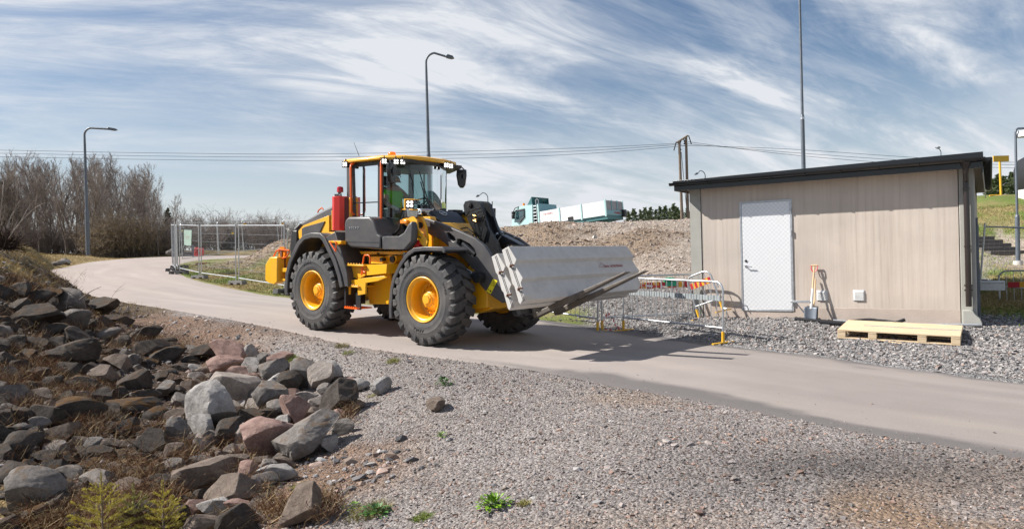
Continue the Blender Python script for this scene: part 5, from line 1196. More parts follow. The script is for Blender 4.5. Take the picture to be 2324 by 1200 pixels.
# ------------------------------------------------------------------ crowd barriers
m_purple = mat('purple_paint', (.16, .10, .42), .5)
def crowd_barrier(p0, p1, label, h=1.06, paint=(), feet=True, foot_len=.27, tilt=0.0, group='galvanised crowd barriers by the gravel yard'):
    """p0, p1 = feet on the ground"""
    p0, p1 = Vector(p0), Vector(p1); d = p1-p0; W_ = d.length; ex = d.normalized(); nrm = Vector((-ex.y, ex.x, 0)).normalized(); up = (Vector((0, 0, 1))+nrm*tilt).normalized(); up = (up-ex*up.dot(ex)).normalized(); nrm = up.cross(ex)
    mw = Matrix((ex, nrm, up)).transposed().to_4x4(); mw.translation = p0
    e = empty('crowd_barrier', mat=mw); tag(e, label, 'barrier', group)
    r = .15; m = MB(); pts = [(0, 0, .02), (0, 0, h-r)]+[(r-r*math.cos(a), 0, h-r+r*math.sin(a)) for a in np.linspace(0, math.pi/2, 6)[1:]]+[(W_-r+r*math.sin(a), 0, h-r+r*math.cos(a)) for a in np.linspace(0, math.pi/2, 6)]+[(W_, 0, .02)]
    m.tube(pts, .019, n=10); m.cyl((0, 0, .26), (W_, 0, .26), .017, n=10); m.build('frame', MT['galv'], e, smooth=50)
    nb = int(W_/.125)
    for k in range(1, nb):
        x = W_*k/nb; zt = h if r < x < W_-r else h-r+math.sqrt(max(0, r*r-(r-min(x, W_-x))**2)); m = MB(); m.cyl((x, 0, .26), (x, 0, zt), .0065, n=6); m.build('upright', MT['galv'], e)
    if feet:
        for x in (0, W_):
            m = MB(); m.cyl((x, 0, .03), (x, 0, .20), .026, n=10); m.box(x-.02, x+.02, -foot_len, foot_len, .0, .022); m.build('foot', MT['yellow2'], e)
    m = MB(); m.cyl((W_, -.0, .60), (W_+.07, 0, .60), .008, n=5); m.cyl((W_+.07, 0, .60), (W_+.07, 0, .46), .008, n=5); m.build('hook', MT['galv'], e)
    for (a, b_) in paint:
        m = MB(); m.cyl(a, b_, .0205 if True else 0, n=10); m.build('paint_mark', m_purple, e, smooth=50)
    return e
def on_ground(u, v, y): p = at(u, v, y); return Vector((p.x, p.y, p.z))
def gp(u, v, y, dz=0): p = at(u, v, y); return Vector((p.x, p.y, gz(p.x, p.y)+dz))
c1a, c1b = on_ground(1415, 750, 14.1), on_ground(1641, 779, 12.15)
e1 = crowd_barrier(c1a, c1b, 'crowd barrier nearest the road, on yellow feet, with a grey board behind its bars', h=1.04, paint=[])
m = MB(); W1 = (c1b-c1a).length; m.box(.12, W1-.10, .04, .07, .71, .80); b_ = m.build('grey_board', mat('weathered_board', (.30, .33, .34), .7, var=.15, vscale=12), None); b_.matrix_world = e1.matrix_world.copy(); b_.name = 'board'; tag(b_, 'grey board tied along the back of the nearest crowd barrier', 'board')
c2a, c2b = on_ground(1367, 750, 14.2), on_ground(1580, 739, 14.75)
e2 = crowd_barrier(c2a, c2b, 'crowd barrier behind the nearest one, carrying a red and yellow warning board', h=1.06)
def stripe_board(parent_m, x0, x1, z0, z1, y, label, nst=11, c1=MT['red'], c2=MT['yellow2']):
    e = empty('warning_board', mat=parent_m.copy()); tag(e, label, 'warning board')
    m = MB(); m.box(x0, x1, y, y+.012, z0, z1); m.build('board', mat('board_yellow', (.75, .38, .03), .5, var=.1), e)
    m = MB()
    for k in range(0, nst, 2): a = x0+(x1-x0)*k/nst; m.box(a, a+(x1-x0)/nst, y-.002, y+.014, z0+.001, z1-.001)
    m.build('red_stripes', mat('board_red', (.45, .02, .03), .5, var=.1), e); return e
W2 = (c2b-c2a).length; stripe_board(e2.matrix_world, .45, W2-.12, .80, .92, .03, 'red and yellow striped board hanging on the crowd barrier behind the nearest one')
c3a, c3b = on_ground(1578, 737, 14.8), on_ground(1651, 713, 14.0)
c3a, c3b = on_ground(1588, 724, 14.35), on_ground(1642, 706, 13.95)
e3 = crowd_barrier(c3a+Vector((0, 0, .0)), c3b, 'crowd barrier standing askew against the shed wall, with a faded striped board', h=.86, tilt=-.05)
W3 = (c3b-c3a).length; stripe_board(e3.matrix_world, .06, W3-.03, .60, .72, -.03, 'faded red and yellow board on the crowd barrier by the shed wall', nst=9)
c0b = on_ground(1356, 753, 13.95); c0a = on_ground(1170, 722, 15.9)
e0 = crowd_barrier(c0a, c0b, 'crowd barrier half hidden behind the raised concrete barriers', h=1.04)
# red and white tape blowing from the barrier foot
m_tw = mat('tape_white', (.75, .72, .72), .5); m_tr = mat('tape_red', (.60, .03, .05), .5)
def tape(pts, label, w=.04):
    m = MB(); Q = [Vector(p) for p in pts]; out = []
    for i in range(len(Q)-1):
        p0, p1, p2, p3 = Q[max(i-1, 0)], Q[i], Q[i+1], Q[min(i+2, len(Q)-1)]
        for k in range(8): t_ = k/8; out.append(.5*((2*p1)+(-p0+p2)*t_+(2*p0-5*p1+4*p2-p3)*t_*t_+(-p0+3*p1-3*p2+p3)*t_**3))
    out.append(Q[-1]); vs = []
    for i, p in enumerate(out):
        a = i*.35; d_ = Vector((.4*math.sin(a), .3*math.cos(a*.7), math.cos(a)*.8)).normalized()*w/2; vs += [p-d_, p+d_]
    for i in range(len(out)-1): m.add([vs[2*i], vs[2*i+1], vs[2*i+3], vs[2*i+2]], [(0, 1, 2, 3)], mi=(i//2) % 2)
    o = m.build('barrier_tape', [m_tw, m_tr]); s_ = o.modifiers.new('solid', 'SOLIDIFY'); s_.thickness = .001; tag(o, label, 'tape'); return o
b0 = c2a
tape([b0+Vector((0, -.03, .12)), b0+Vector((.10, .0, .32)), b0+Vector((.2, -.02, .26)), b0+Vector((.27, 0, .08)), b0+Vector((.35, -.05, .05)), b0+Vector((.22, -.12, .02)), b0+Vector((.05, -.1, .03))], 'red and white tape curling round the foot of the crowd barriers')
mid = e2.matrix_world @ Vector((W2*.45, -.04, .86)); tape([e2.matrix_world @ Vector((.5, -.03, .95)), mid, e2.matrix_world @ Vector((W2*.75, -.05, .80)), e2.matrix_world @ Vector((W2*.78, -.05, .66))], 'red and white tape strung along the striped board')
g = e2.matrix_world @ Vector((W2-.55, .05, .96)); m = MB(); m.lathe([(.001, -.035), (.10, -.03), (.13, 0), (.10, .035), (.001, .05)], n=16, axis='Z', mat=Matrix.Translation(g)); m.box(g.x-.12, g.x+.12, g.y-.05, g.y+.05, g.z-.13, g.z-.02); o = m.build('rag', mat('green_cloth', (.03, .38, .22), .7, var=.2, vscale=20), None, smooth=50); tag(o, 'bright green cloth hanging over the top of the striped board', 'cloth')
# ------------------------------------------------------------------ mesh fence panels and their feet
m_mesh = mat('fence_wire', (.42, .44, .46), .5, .6)
m_foot = mat('fence_foot_concrete', (.10, .10, .10), .85, var=.2, bump=.2, bscale=40); m_foot2 = mat('light_fence_foot', (.20, .195, .19), .85, var=.2, bump=.2, bscale=40)
def wire_mat():
    m = bpy.data.materials.new('wire_mesh'); m.use_nodes = True; return m
def fence_panel(p0, p1, label, h=2.0, group='mesh fence panels along the road', wires=True, rounded=False, nv=None):
    p0, p1 = Vector(p0), Vector(p1); d = p1-p0; W_ = d.length; ex = d.normalized(); up = Vector((0, 0, 1)); up = (up-ex*up.dot(ex)).normalized(); nrm = up.cross(ex)
    mw = Matrix((ex, nrm, up)).transposed().to_4x4(); mw.translation = p0
    e = empty('mesh_fence', mat=mw); tag(e, label, 'fence panel', group)
    m = MB()
    if rounded: r = .12; m.tube([(0, 0, .1), (0, 0, h-r), (r*.3, 0, h-r*.3), (r, 0, h), (W_-r, 0, h), (W_-r*.3, 0, h-r*.3), (W_, 0, h-r), (W_, 0, .1)], .021, n=8)
    else: m.cyl((0, 0, .05), (0, 0, h+.04), .021, n=8); m.cyl((W_, 0, .05), (W_, 0, h+.04), .021, n=8); m.cyl((0, 0, h-.03), (W_, 0, h-.03), .017, n=8)
    m.cyl((0, 0, .14), (W_, 0, .14), .018, n=8); m.build('frame', MT['galv'], e, smooth=50)
    m = MB(); zs = [.14+(h-.17)*k/6 for k in range(1, 6)]
    for z in zs: m.cyl((0, 0, z), (W_, 0, z), .0035, n=4, caps=False)
    nv = nv or int(W_/.10)
    for k in range(1, nv): m.cyl((W_*k/nv, .004, .14), (W_*k/nv, .004, h-.03), .0016, n=3, caps=False)
    m.build('wire_mesh', m_mesh, e); return e
def fence_foot(p, rz, label, mt=m_foot, s=1.0):
    m = MB(); m.plate([(-.36*s, 0), (-.34*s, .14), (.34*s, .14), (.36*s, 0), (.26*s, 0), (.24*s, .06), (.10*s, .06), (.08*s, 0), (-.08*s, 0), (-.10*s, .06), (-.24*s, .06), (-.26*s, 0)], -.11, .11)
    for x in (-.2, 0, .2): m.cyl((x*s, 0, .139), (x*s, 0, .155), .035, n=8)
    o = m.build('ballast_block', mt, None, bevel=.012); o.location = p; o.rotation_euler = (0, 0, rz); tag(o, label, 'ballast block', 'ballast blocks of the mesh fence'); return o
def gr(x, y):
    d = float(road_dist(np.array([x]), np.array([y]))[0]); return float(z_road(x, y))-.01 if d < 0 else gz(x, y)
def fpt(u, y, vref=620): p = at(u, vref, y); return Vector((p.x, p.y, gr(p.x, p.y)+.10))
fp = {'A': fpt(408, 30.6), 'B1': fpt(452, 28.2), 'B2': fpt(457, 27.9), 'C1': fpt(535, 25.3), 'C2': fpt(542, 25.0), 'D': fpt(645, 22.0)}
fence_panel(fp['A'], fp['B1'], 'leaning mesh fence panel carrying a green sign', group=None)
fence_panel(fp['B2'], fp['C1'], 'mesh fence panel with a small yellow tag near its top right corner', group=None)
fence_panel(fp['C2'], fp['D'], 'mesh fence panel next to the loader\'s rear end', group=None)
fence_panel(fp['D']+Vector((.1, -.05, 0)), fp['D']+Vector((3.3, -1.9, -.14)), 'mesh fence panel with rounded corners partly behind the rear wheel of the loader', group=None, rounded=True, h=1.85)
fence_panel(fpt(404, 31.2), fpt(399, 35), 'mesh fence panel seen almost edge on at the road bend', group=None)
fence_panel(fpt(392, 33.5), fpt(399, 30.6), 'leftmost fence panel, tilted, seen edge on beside the road bend', group=None)
def far_post(u, vtop, y, h=2.0): p = at(u, vtop, y); return Vector((p.x, p.y, p.z-h))
FPs = [((412, 507, 38), (493, 504, 42.4)), ((495, 503, 42.5), (550, 502, 45.5)), ((552, 501.5, 45.6), (632, 498, 47.3)), ((637, 500.5, 47.4), (700, 501, 47.0))]
for k, (a, b_) in enumerate(FPs):
    fence_panel(far_post(*a), far_post(*b_), ['leftmost panel of the far row of mesh fence, across the road', 'second panel from the left in the far mesh fence', 'third far mesh fence panel, above the earth heap', 'far mesh fence panel just left of the loader hood'][k], group='far row of mesh fence', rounded=True, nv=24)
for (u, v, y, rz, lb, mt_) in [(453, 636, 28.0, R(-25), 'grey concrete fence foot below the corner post left of the yellow tag', m_foot2), (539, 650, 25.1, R(-28), 'grey concrete fence foot at the middle of the road fence', m_foot2), (645, 664, 22.0, R(60), 'concrete fence foot beside the loader\'s rear fender', m_foot),
                               (406, 622, 30.4, R(-10), 'black fence foot under the leaning panel with the green sign', m_foot), (398, 610, 32.2, R(0), 'long black fence foot with a yellow end', m_foot), (407, 598, 35.0, R(0), 'black fence foot farthest up the road bend', m_foot)]:
    p = at(u, v, y); fence_foot((p.x, p.y, gr(p.x, p.y)), rz, lb, mt_, 1.0 if v > 625 else 1.15)
p = at(460, 589, 38); fence_foot((p.x, p.y, gr(p.x, p.y)), 0, 'reddish fence foot on the far side of the road bend', mat('red_brown_foot', (.30, .10, .07), .8))
def sign_plate(u0, v0, u1, v1, y, mt, name, label, cat, th=.01, parent=None):
    a, b_, c_, d_ = at(u0, v0, y), at(u1, v0, y), at(u1, v1, y), at(u0, v1, y); off = Vector((0, th, 0))
    m = MB(); m.add([a, b_, c_, d_, a+off, b_+off, c_+off, d_+off], [(0, 1, 2, 3), (7, 6, 5, 4), (0, 4, 5, 1), (1, 5, 6, 2), (2, 6, 7, 3), (3, 7, 4, 0)]); o = m.build(name, mt, parent); tag(o, label, cat); return o
a, b_ = fp['A'], fp['B1']; mwf = bpy.data.objects['mesh_fence'].matrix_world
sg = empty('sign', mat=bpy.data.objects['mesh_fence'].matrix_world.copy()); tag(sg, 'pale green sign with faint lettering wired to the leaning fence panel', 'sign')
W_ = (b_-a).length; m = MB(); m.plate([(W_*.30, 1.15), (W_*.30, 1.78), (W_*.70, 1.78), (W_*.66, 1.15)], -.03, -.02); m.build('plate', mat('faded_green', (.24, .33, .28), .6, var=.1), sg)
me = text_mesh('OVAC', .2, .002, mat('faded_print', (.45, .42, .36), .6)); link('lettering', me, sg, Matrix.Translation((W_*.48, -.033, 1.47)) @ Matrix.Rotation(math.pi/2, 4, 'X'))
for u, v, y, nm, c_ in ((528, 529, 25.4, 'small yellow tag hanging on the middle fence panel', (.80, .55, .05)), (555.5, 509.5, 45.5, 'small orange tag on the second far fence panel', (.65, .35, .04)), (642.5, 508, 47.2, 'small orange tag on the far fence panel left of the hood', (.65, .35, .04)), (413, 523.5, 30.2, 'small pale tag on the post beside the green sign', (.7, .66, .4))):
    s_ = 2.6 if v > 520 else 3.6; sign_plate(u-s_, v-s_*.8, u+s_, v+s_*.8, y, mat('tag', c_, .5), 'tag', nm, 'tag')
# red barrier beyond the bend
rb = empty('road_barrier', at(451, 575, 50)); rb.scale = (.6, .6, .8); tag(rb, 'low red plastic road barrier standing beyond the road bend', 'barrier'); 
m = MB(); m.plate([(-.45, -.25), (-.35, .5), (-.2, .55), (0, .45), (.3, .42), (.5, .50), (.55, .3), (.5, -.25)], -.25, .25, [[(-.1, -.1), (-.1, .2), (.25, .2), (.25, -.1)]]); m.build('body', mat('faded_red_plastic', (.62, .06, .05), .5), rb, bevel=.04)
m = MB(); m.box(-.75, -.62, -.1, .1, -.3, .75); m.build('post', MT['galvp'], rb)
# ------------------------------------------------------------------ lamps, mast, power line
def lamp_post(base, H_, reach, label, r0=.085, r1=.05, step=None, head=.55, drop=.25, mt=MT['galvp'], yaw=0, group='grey street lamps'):
    e = empty('street_lamp', base, yaw); tag(e, label, 'street lamp', group)
    m = MB(); s = step or H_*.45
    m.cyl((0, 0, -.4), (0, 0, s), r0, r0*.92, n=14); m.cyl((0, 0, s), (0, 0, s+.12), r0*.92, r1*1.1, n=14); k = .45
    pts = [(0, 0, s+.1), (0, 0, H_-1.0)]+[(k-k*math.cos(a), 0, H_-k+k*math.sin(a)) for a in np.linspace(0, math.pi/2*.95, 7)]+[(reach, 0, H_-drop)]
    m.tube(pts, [r1*1.1, r1*.8]+[r1*.7]*8, n=10); m.build('pole', mt, e, smooth=50)
    m = MB(); x = reach; z = H_-drop
    m.plate([(x-.08, z+.0), (x+.05, z+.10), (x+head*.8, z+.02), (x+head, z-.08), (x+head*.6, z-.11), (x-.02, z-.05)], -.13, .13); m.build('lamp_head', MT['galvp'], e, bevel=.02)
    return e
p = at(200, 578, 46); lamp_post((p.x, p.y, gz(p.x, p.y)), at(192, 291, 46).z-gz(p.x, p.y), 1.55, 'grey street lamp at the left, in front of the bare trees', r0=.13, r1=.09, drop=.10, step=(at(196, 480, 46).z-gz(p.x, p.y)))
p = at(979, 590, 35); g_ = gz(p.x, p.y); lamp_post((p.x, p.y, g_), at(974, 121, 35).z-g_, 1.02, 'grey street lamp rising behind the loader cab', r0=.11, r1=.075, drop=.20, head=.36)
p = at(1109, 520, 60); g_ = gz(p.x, p.y); lamp_post((p.x, p.y, g_), at(1109, 437, 60).z-g_, .75, 'small distant street lamp just left of the truck, behind the loader boom', r0=.07, r1=.05, yaw=math.pi, head=.25)
p = at(1601, 420, 60); g_ = gz(p.x, p.y); lamp_post((p.x, p.y, g_), at(1601, 387, 60).z-g_, .65, 'distant street lamp peeking over the left end of the shed roof', r0=.07, r1=.05, yaw=math.pi, head=.25)
p = at(2137, 420, 60); g_ = gz(p.x, p.y); lamp_post((p.x, p.y, g_), at(2137, 334, 60).z-g_, .08, 'distant street lamp peeking over the right half of the shed roof', r0=.07, r1=.05, yaw=2.6, head=.25, drop=.02)
p = at(1826, 480, 30); g_ = gz(p.x, p.y); e = empty('mast', (p.x, p.y, g_)); tag(e, 'very tall grey mast rising behind the shed and out of the picture', 'mast')
m = MB(); zs = at(1821, 265, 30).z-g_; m.cyl((0, 0, -.3), (0, 0, zs), .095, .078, n=16); m.cyl((0, 0, zs), (0, 0, zs+.08), .078, .058, n=16); m.cyl((0, 0, zs+.08), (0, 0, 13.2), .058, .042, n=14); m.build('pole', MT['galvp'], e, smooth=50)
m = MB(); m.cyl((0, 0, zs-.12), (0, 0, zs-.02), .086, n=16); m.cyl((0, 0, 13.2), (0, 0, 13.3), .07, n=12); m.build('collar', MT['galv'], e, smooth=40)
# right-hand lamp with a white shade on a concrete footing
p = at(2311, 612, 21.5); g_ = gz(p.x, p.y); e = empty('street_lamp', (p.x, p.y, g_)); tag(e, 'grey lamp post with a white shade on a concrete footing at the right edge', 'street lamp')
T_ = at(2304, 292, 21.5).z-g_; S_ = at(2308, 492, 21.5).z-g_
m = MB(); m.cyl((0, 0, .1), (0, 0, S_), .062, .062, n=16); m.cyl((0, 0, S_), (0, 0, S_+.06), .062, .038, n=16); m.tube([(0, 0, S_+.05), (0, 0, T_-.12), (.02, 0, T_-.04), (.08, 0, T_), (.45, 0, T_)], .035, n=10); m.build('pole', MT['galvp'], e, smooth=50)
m = MB(); m.lathe([(.05, 0), (.16, -.03), (.21, -.20), (.20, -.21)], n=24, axis='Z', mat=Matrix.Translation((.25, 0, T_-.05))); m.build('lamp_shade', MT['white'], e, smooth=50)
m = MB(); m.cyl((0, 0, -.3), (0, 0, .12), .14, .13, n=14); m.build('footing', MT['concrete'], e, smooth=40)
# H-frame pole and wires
m_pole = mat('weathered_pole', (.17, .13, .10), .9, var=.2, vscale=8)
p = at(1549, 480, 70); g_ = gz(p.x, p.y); e = empty('power_pole', (0, 0, 0)); tag(e, 'wooden twin power pole with a crossarm behind the embankment, left of the shed', 'power pole')
for (u0, v0, u1, v1) in ((1541.5, 321, 1548, 482), (1557, 311, 1561, 482)):
    a, b_ = at(u0, v0, 70), at(u1, v1, 70); m = MB(); m.cyl((b_.x, 70, g_-1), (a.x, 70, a.z), .16, .12, n=10); m.build('pole', m_pole, e, smooth=50)
m = MB(); m.tube([at(1536, 324, 70), at(1561, 308, 70)], .10, n=6); m.build('crossarm', m_pole, e)
for u, v in ((1537, 322), (1549, 315), (1560.5, 308)):
    for s in (-1, 1): a = at(u, v, 70); m = MB(); m.cyl((a.x+s*.1, 70, a.z), (a.x+s*.35, 70, a.z-.85), .05, n=6); m.build('insulator', MT['dark'], e)
m = MB(); m.cyl(at(1546, 345, 70), at(1559, 482, 71), .035, n=5); m.build('stay', MT['galvp'], e)
m_wire = mat('wire', (.05, .055, .065), .6)
def wire(pts, r, label, group='overhead wires left of the power pole'):
    Q = [at(*q) for q in pts]; out = []
    for i in range(len(Q)-1):
        p0, p1, p2, p3 = Q[max(i-1, 0)], Q[i], Q[i+1], Q[min(i+2, len(Q)-1)]
        for k in range(8): t_ = k/8; out.append(.5*((2*p1)+(-p0+p2)*t_+(2*p0-5*p1+4*p2-p3)*t_*t_+(-p0+3*p1-3*p2+p3)*t_**3))
    out.append(Q[-1]); m = MB(); m.tube(out, r, n=4); o = m.build('power_line', m_wire); tag(o, label, 'wire', group); return o
lbl = 'thin overhead wire crossing the sky from the left edge to the power pole'
for k, (a, b_, c_, d_) in enumerate(((341, 349.5, 338.5, 326), (348, 356.5, 346, 331), (356, 364.5, 353.5, 337))):
    wire([(-260, a-3, 78), (0, a, 77), (350, (a+b_)/2+2, 75), (740, b_, 73), (1240, c_, 71), (1537+k*11, d_-3*k, 70)], .022, ['topmost', 'middle', 'lowest'][k]+' of the three wires left of the power pole')
for k, (b_, c_, d_) in enumerate(((338, 353, 367), (345, 361, 373), (350, 369, 380))):
    wire([(1539+k*11, 330-4*k, 70), (1780, b_, 71), (2050, c_+3, 72), (2250, d_, 73), (2420, d_+3, 74)], .022, ['topmost', 'middle', 'lowest'][k]+' of the three wires right of the power pole, over the shed', 'overhead wires right of the power pole')
# ------------------------------------------------------------------ the truck on top of the embankment
TO = np.array(at(1375, 487, 52)); ty = R(180-38); hp = -math.tan(R(4.3))
fx_ = np.array([math.cos(ty), math.sin(ty), hp]); fx_ /= np.linalg.norm(fx_); ly_ = np.array([-math.sin(ty), math.cos(ty), 0]); uz_ = np.cross(fx_, ly_); TB = np.stack([fx_, ly_, uz_], 1)
def TL(u, v, Y):
    d = ray(u, v); c = np.array([0, 0, CAMZ])-TO; t_ = (Y-c@TB[:, 1])/(d@TB[:, 1]); q = TB.T@(c+t_*d); return (float(q[0]), float(q[2]))
TM = Matrix.Identity(4)
for i in range(3):
    for j in range(3): TM[i][j] = TB[i, j]
    TM[i][3] = TO[i]
truck = empty('tipper_truck', mat=TM); tag(truck, 'pale turquoise tipper truck with white side boards on top of the embankment', 'truck')
m_tq = mat('pale_turquoise', (.46, .68, .68), .4, var=.03); m_tqd = mat('deep_turquoise', (.06, .17, .18), .5); m_tqm = mat('mid_turquoise', (.20, .38, .42), .5); m_tw2 = mat('board_white', (.80, .81, .82), .45); m_board = mat('grey_boards', (.30, .30, .32), .7, var=.1)
LX = TL(1221.5, 477, 0)[0]; HB_ = TL(1374, 454, 0)[1]; WY = -2.5
m = MB(); m.box(0, LX, -.03, .0, 0, HB_-.04); m.build('side_board', m_tw2, truck)
m = MB(); m.box(0, LX, WY, WY+.04, 0, HB_-.04); m.build('side_board', m_tw2, truck)
for f_ in (0, .345, .675, 1.0):
    m = MB(); m.box(LX*f_-.06, LX*f_+.06, -.05, .05, -.12, HB_+(.02 if f_ in (0,) else 0)+(.55 if f_ == 1 else 0)); m.build('side_post', m_tq, truck)
m = MB(); m.box(LX-.04, LX+.04, WY, 0, 0, HB_+.62); m.build('front_wall', m_tqm, truck)
m = MB(); m.box(-.04, .02, WY, 0, .36, HB_); tgt = m.build('tailgate', m_board, truck)
for f_ in (0, .34, .66, 1): m = MB(); m.box(-.09, -.02, WY*f_-.05, WY*f_+.05, .0, HB_+.05); m.build('tail_post', m_tqm if 0 < f_ < 1 else m_tq, truck)
m = MB(); m.box(-.10, -.02, WY, 0, -.02, .34); m.build('rear_beam', m_tqm, truck)
m = MB(); m.box(-.06, LX, WY+.1, -.12, -.32, -.02); m.box(.2, LX+2.2, WY+.8, -.8, -.75, -.33); m.build('chassis', m_tqd, truck)
for X in (1.2, 2.5, LX+1.3):
    for Y in (-.15, WY+.15): m = MB(); m.cyl((X, Y, -.95), (X, Y-.30*(1 if Y > -1 else -1), -.95), .50, n=24); m.cyl((X, Y+.01, -.95), (X, Y-.05, -.95), .25, n=16, mi=1); m.build('wheel', [MT['rubber'], MT['galv']], truck, smooth=40)
m = MB(); m.box(-.35, .05, WY-.05, WY+.35, -.1, .42); m.build('coupling_box', MT['dark'], truck, bevel=.05)
m = MB(); q = TL(1294, 497, -.02); m.box(q[0]-.30, q[0]+.18, -.12, .02, q[1]-.1, q[1]+.16); m.build('side_bracket', MT['dark'], truck)
def tp(pts, Y): return [TL(u, v, Y) for u, v in pts]
m = MB(); cab_o = tp([(1175, 470), (1192, 466.5), (1208, 464.5), (1209, 520), (1160, 520), (1162, 500), (1166.5, 479)], .02)
win = tp([(1170.5, 478.5), (1190, 474.8), (1190.4, 492), (1180, 504.5), (1167, 505)], .02)
m.plate(cab_o, -.04, .02, [win]); m.plate(cab_o, WY, WY+.06); m.add([(p_[0], y_, p_[1]) for y_ in (-.03, WY+.05) for p_ in cab_o], [(i, (i+1) % 7, 7+(i+1) % 7, 7+i) for i in (0, 1, 2, 3)])
cabt = m.build('truck_cab', m_tq, truck, bevel=.02)
m = MB(); m.plate(win, -.06, -.05); m.build('window', MT['glass2'], cabt)
fr_ = [win[i] for i in range(5)]; m = MB(); m.tube([(q[0], .02, q[1]) for q in fr_[:4]], .075, n=6); m.build('window_frame', MT['dark'], cabt)
m = MB(); m.add([(cab_o[5][0], -.06, cab_o[5][1]), (cab_o[6][0], -.06, cab_o[6][1]), (cab_o[6][0], WY+.1, cab_o[6][1]), (cab_o[5][0], WY+.1, cab_o[5][1])], [(0, 1, 2, 3)]); m.build('windscreen', MT['glass2'], cabt)
for (u, v0, v1) in ((1164, 480, 486.5), (1164, 487, 497)): q0, q1 = TL(u, v0, .25), TL(u, v1, .25); m = MB(); m.box(q0[0]-.09, q0[0]+.09, .12, .35, q1[1], q0[1]); m.build('mirror', MT['dark'], truck, bevel=.03)
m = MB(); q0, q1 = TL(1165, 481, .2), TL(1178, 469, .0); m.tube([(q0[0], .2, q0[1]), (q0[0]-.15, .15, q1[1]-.1), (q1[0], 0, q1[1])], .035, n=6); m.build('mirror_arm', MT['dark'], truck)
d0, d1, d2 = TL(1196, 466.5, -.1), TL(1206, 446.5, -.1), TL(1208, 464.5, -.1)
m = MB(); m.add([(d0[0], -.1, d0[1]), (d1[0], -.1, d1[1]), (d2[0], -.1, d2[1]), (d0[0], WY+.1, d0[1]), (d1[0], WY+.1, d1[1]), (d2[0]-.0, WY+.1, d2[1])], [(0, 1, 2), (3, 5, 4), (0, 3, 4, 1)]); dfl = m.build('wind_deflector', m_tqd, truck); s_ = dfl.modifiers.new('solid', 'SOLIDIFY'); s_.thickness = .03
for y_ in (-.7, -1.7): m = MB(); m.cyl((d1[0], y_, d1[1]-.25), (d2[0]+.15, y_-.2, d2[1]+.05), .03, n=5); m.build('deflector_stay', MT['dark'], dfl)
l0, l1 = TL(1213, 515, -.05), TL(1213, 463, -.05); l2 = TL(1217.5, 463, -.05)
m = MB(); xx0, xx1 = l0[0], TL(1217.8, 480, -.05)[0]
m.cyl((xx0, -.05, l0[1]), (xx0, -.05, l1[1]), .03, n=6); m.tube([(xx1, -.05, l0[1]), (xx1, -.05, l1[1]+.25), ((xx1-.10), -.05, l1[1]+.4), (xx1-.25, -.05, l1[1]+.25), (xx1-.25, -.05, l1[1])], .03, n=6)
for k in range(7): z_ = l0[1]+.1+k*(l1[1]-l0[1])/7; m.cyl((xx0, -.05, z_), (xx1, -.05, z_), .028, n=6)
m.build('ladder', MT['galv'], truck)
m = MB(); m.box(LX+.15, LX+.9, WY+.2, -.25, -.3, l1[1]-.2); m.build('cab_rear_gear', MT['dark'], truck)
q = TL(1189, 465.5, -.5); m = MB(); m.cyl((q[0], -.5, q[1]-.05), (q[0], -.5, q[1]+.14), .09, n=12); m.build('beacon', MT['amber'], truck, smooth=40)
me = text_mesh('STENBERG', .21, .004, mat('faint_red_print', (.72, .42, .40), .6)); q = TL(1243, 485, 0)
link('lettering', me, truck, Matrix.Translation((q[0], .012, q[1])) @ Matrix.Rotation(math.pi, 4, 'Z') @ Matrix.Rotation(math.pi/2, 4, 'X'))
me = text_mesh('STENBERG', .20, .004, mat('red_print', (.50, .05, .05), .6)); link('lettering', me, truck, Matrix.Translation((-.112, WY*.62, .16)) @ Matrix.Rotation(-math.pi/2, 4, 'Z') @ Matrix.Rotation(math.pi/2, 4, 'X'))
# ------------------------------------------------------------------ things on the grassy slope at the right
p = at(2272, 445, 34); e = empty('sign_post', (p.x, p.y, gz(p.x, p.y)-.05)); tag(e, 'yellow blank sign board on a yellow post on the grassy slope', 'sign'); g_ = e.location.z; T_ = at(2270, 366, 34).z-g_
m = MB(); m.cyl((0, 0, 0), (-.03, 0, T_), .05, n=10); m.cyl((0, 0, .03), (-.55, 0, .02), .03, n=6); m.build('post', MT['yellow2'], e, smooth=40)
m = MB(); m.box(-.38, .35, -.09, -.05, T_-.03, T_+.25); m.box(-.38, .35, -.05, .02, T_+.235, T_+.25); m.build('board', MT['yellow2'], e)
stz = at(2270, 578, 23).z; st = empty('staircase', at(2240, 578, 23)); tag(st, 'flight of dark stone steps set in the grassy slope beside the shed', 'steps')
xs_ = [(2248, 2345), (2232, 2307), (2215, 2296), (2212, 2277), (2210, 2258)]
m_step = mat('dark_step_stone', (.13, .115, .105), .85, var=.15, vscale=6, bump=.2, bscale=30)
for k, (u0, u1) in enumerate(xs_):
    z1 = 578-8.2*(k+1); a, b_ = at(u0, z1, 23+.34*k), at(u1, z1, 23+.34*k); m = MB(); m.box(a.x-st.location.x, b_.x-st.location.x, .34*k, .34*k+.6, a.z-st.location.z-.22, a.z-st.location.z); m.build('step', m_step, st, bevel=.01)
gb = empty('covered_machine', at(2342, 440, 31)); tag(gb, 'black covered machine with an orange mark at the right edge, on the slope', 'machine'); gb.location.z = gz(gb.location.x, gb.location.y)
m = MB(); m.plate([(-.38, .5), (-.40, 1.3), (-.33, 1.55), (-.2, 1.75), (.1, 1.9), (1.5, 1.9), (1.5, .2), (-.2, .2)], -.5, .6); m.build('cover', MT['dark'], gb, bevel=.08)
m = MB(); m.plate([(-.16, .45), (-.20, .75), (-.17, 1.05), (-.10, 1.1), (-.06, .8), (-.10, .5)], -.53, -.51); m.build('orange_mark', MT['amber'], gb)
m = MB(); m.box(-.35, 1.5, -.4, .5, -.2, .45); m.build('base', MT['concrete'], gb, bevel=.03)
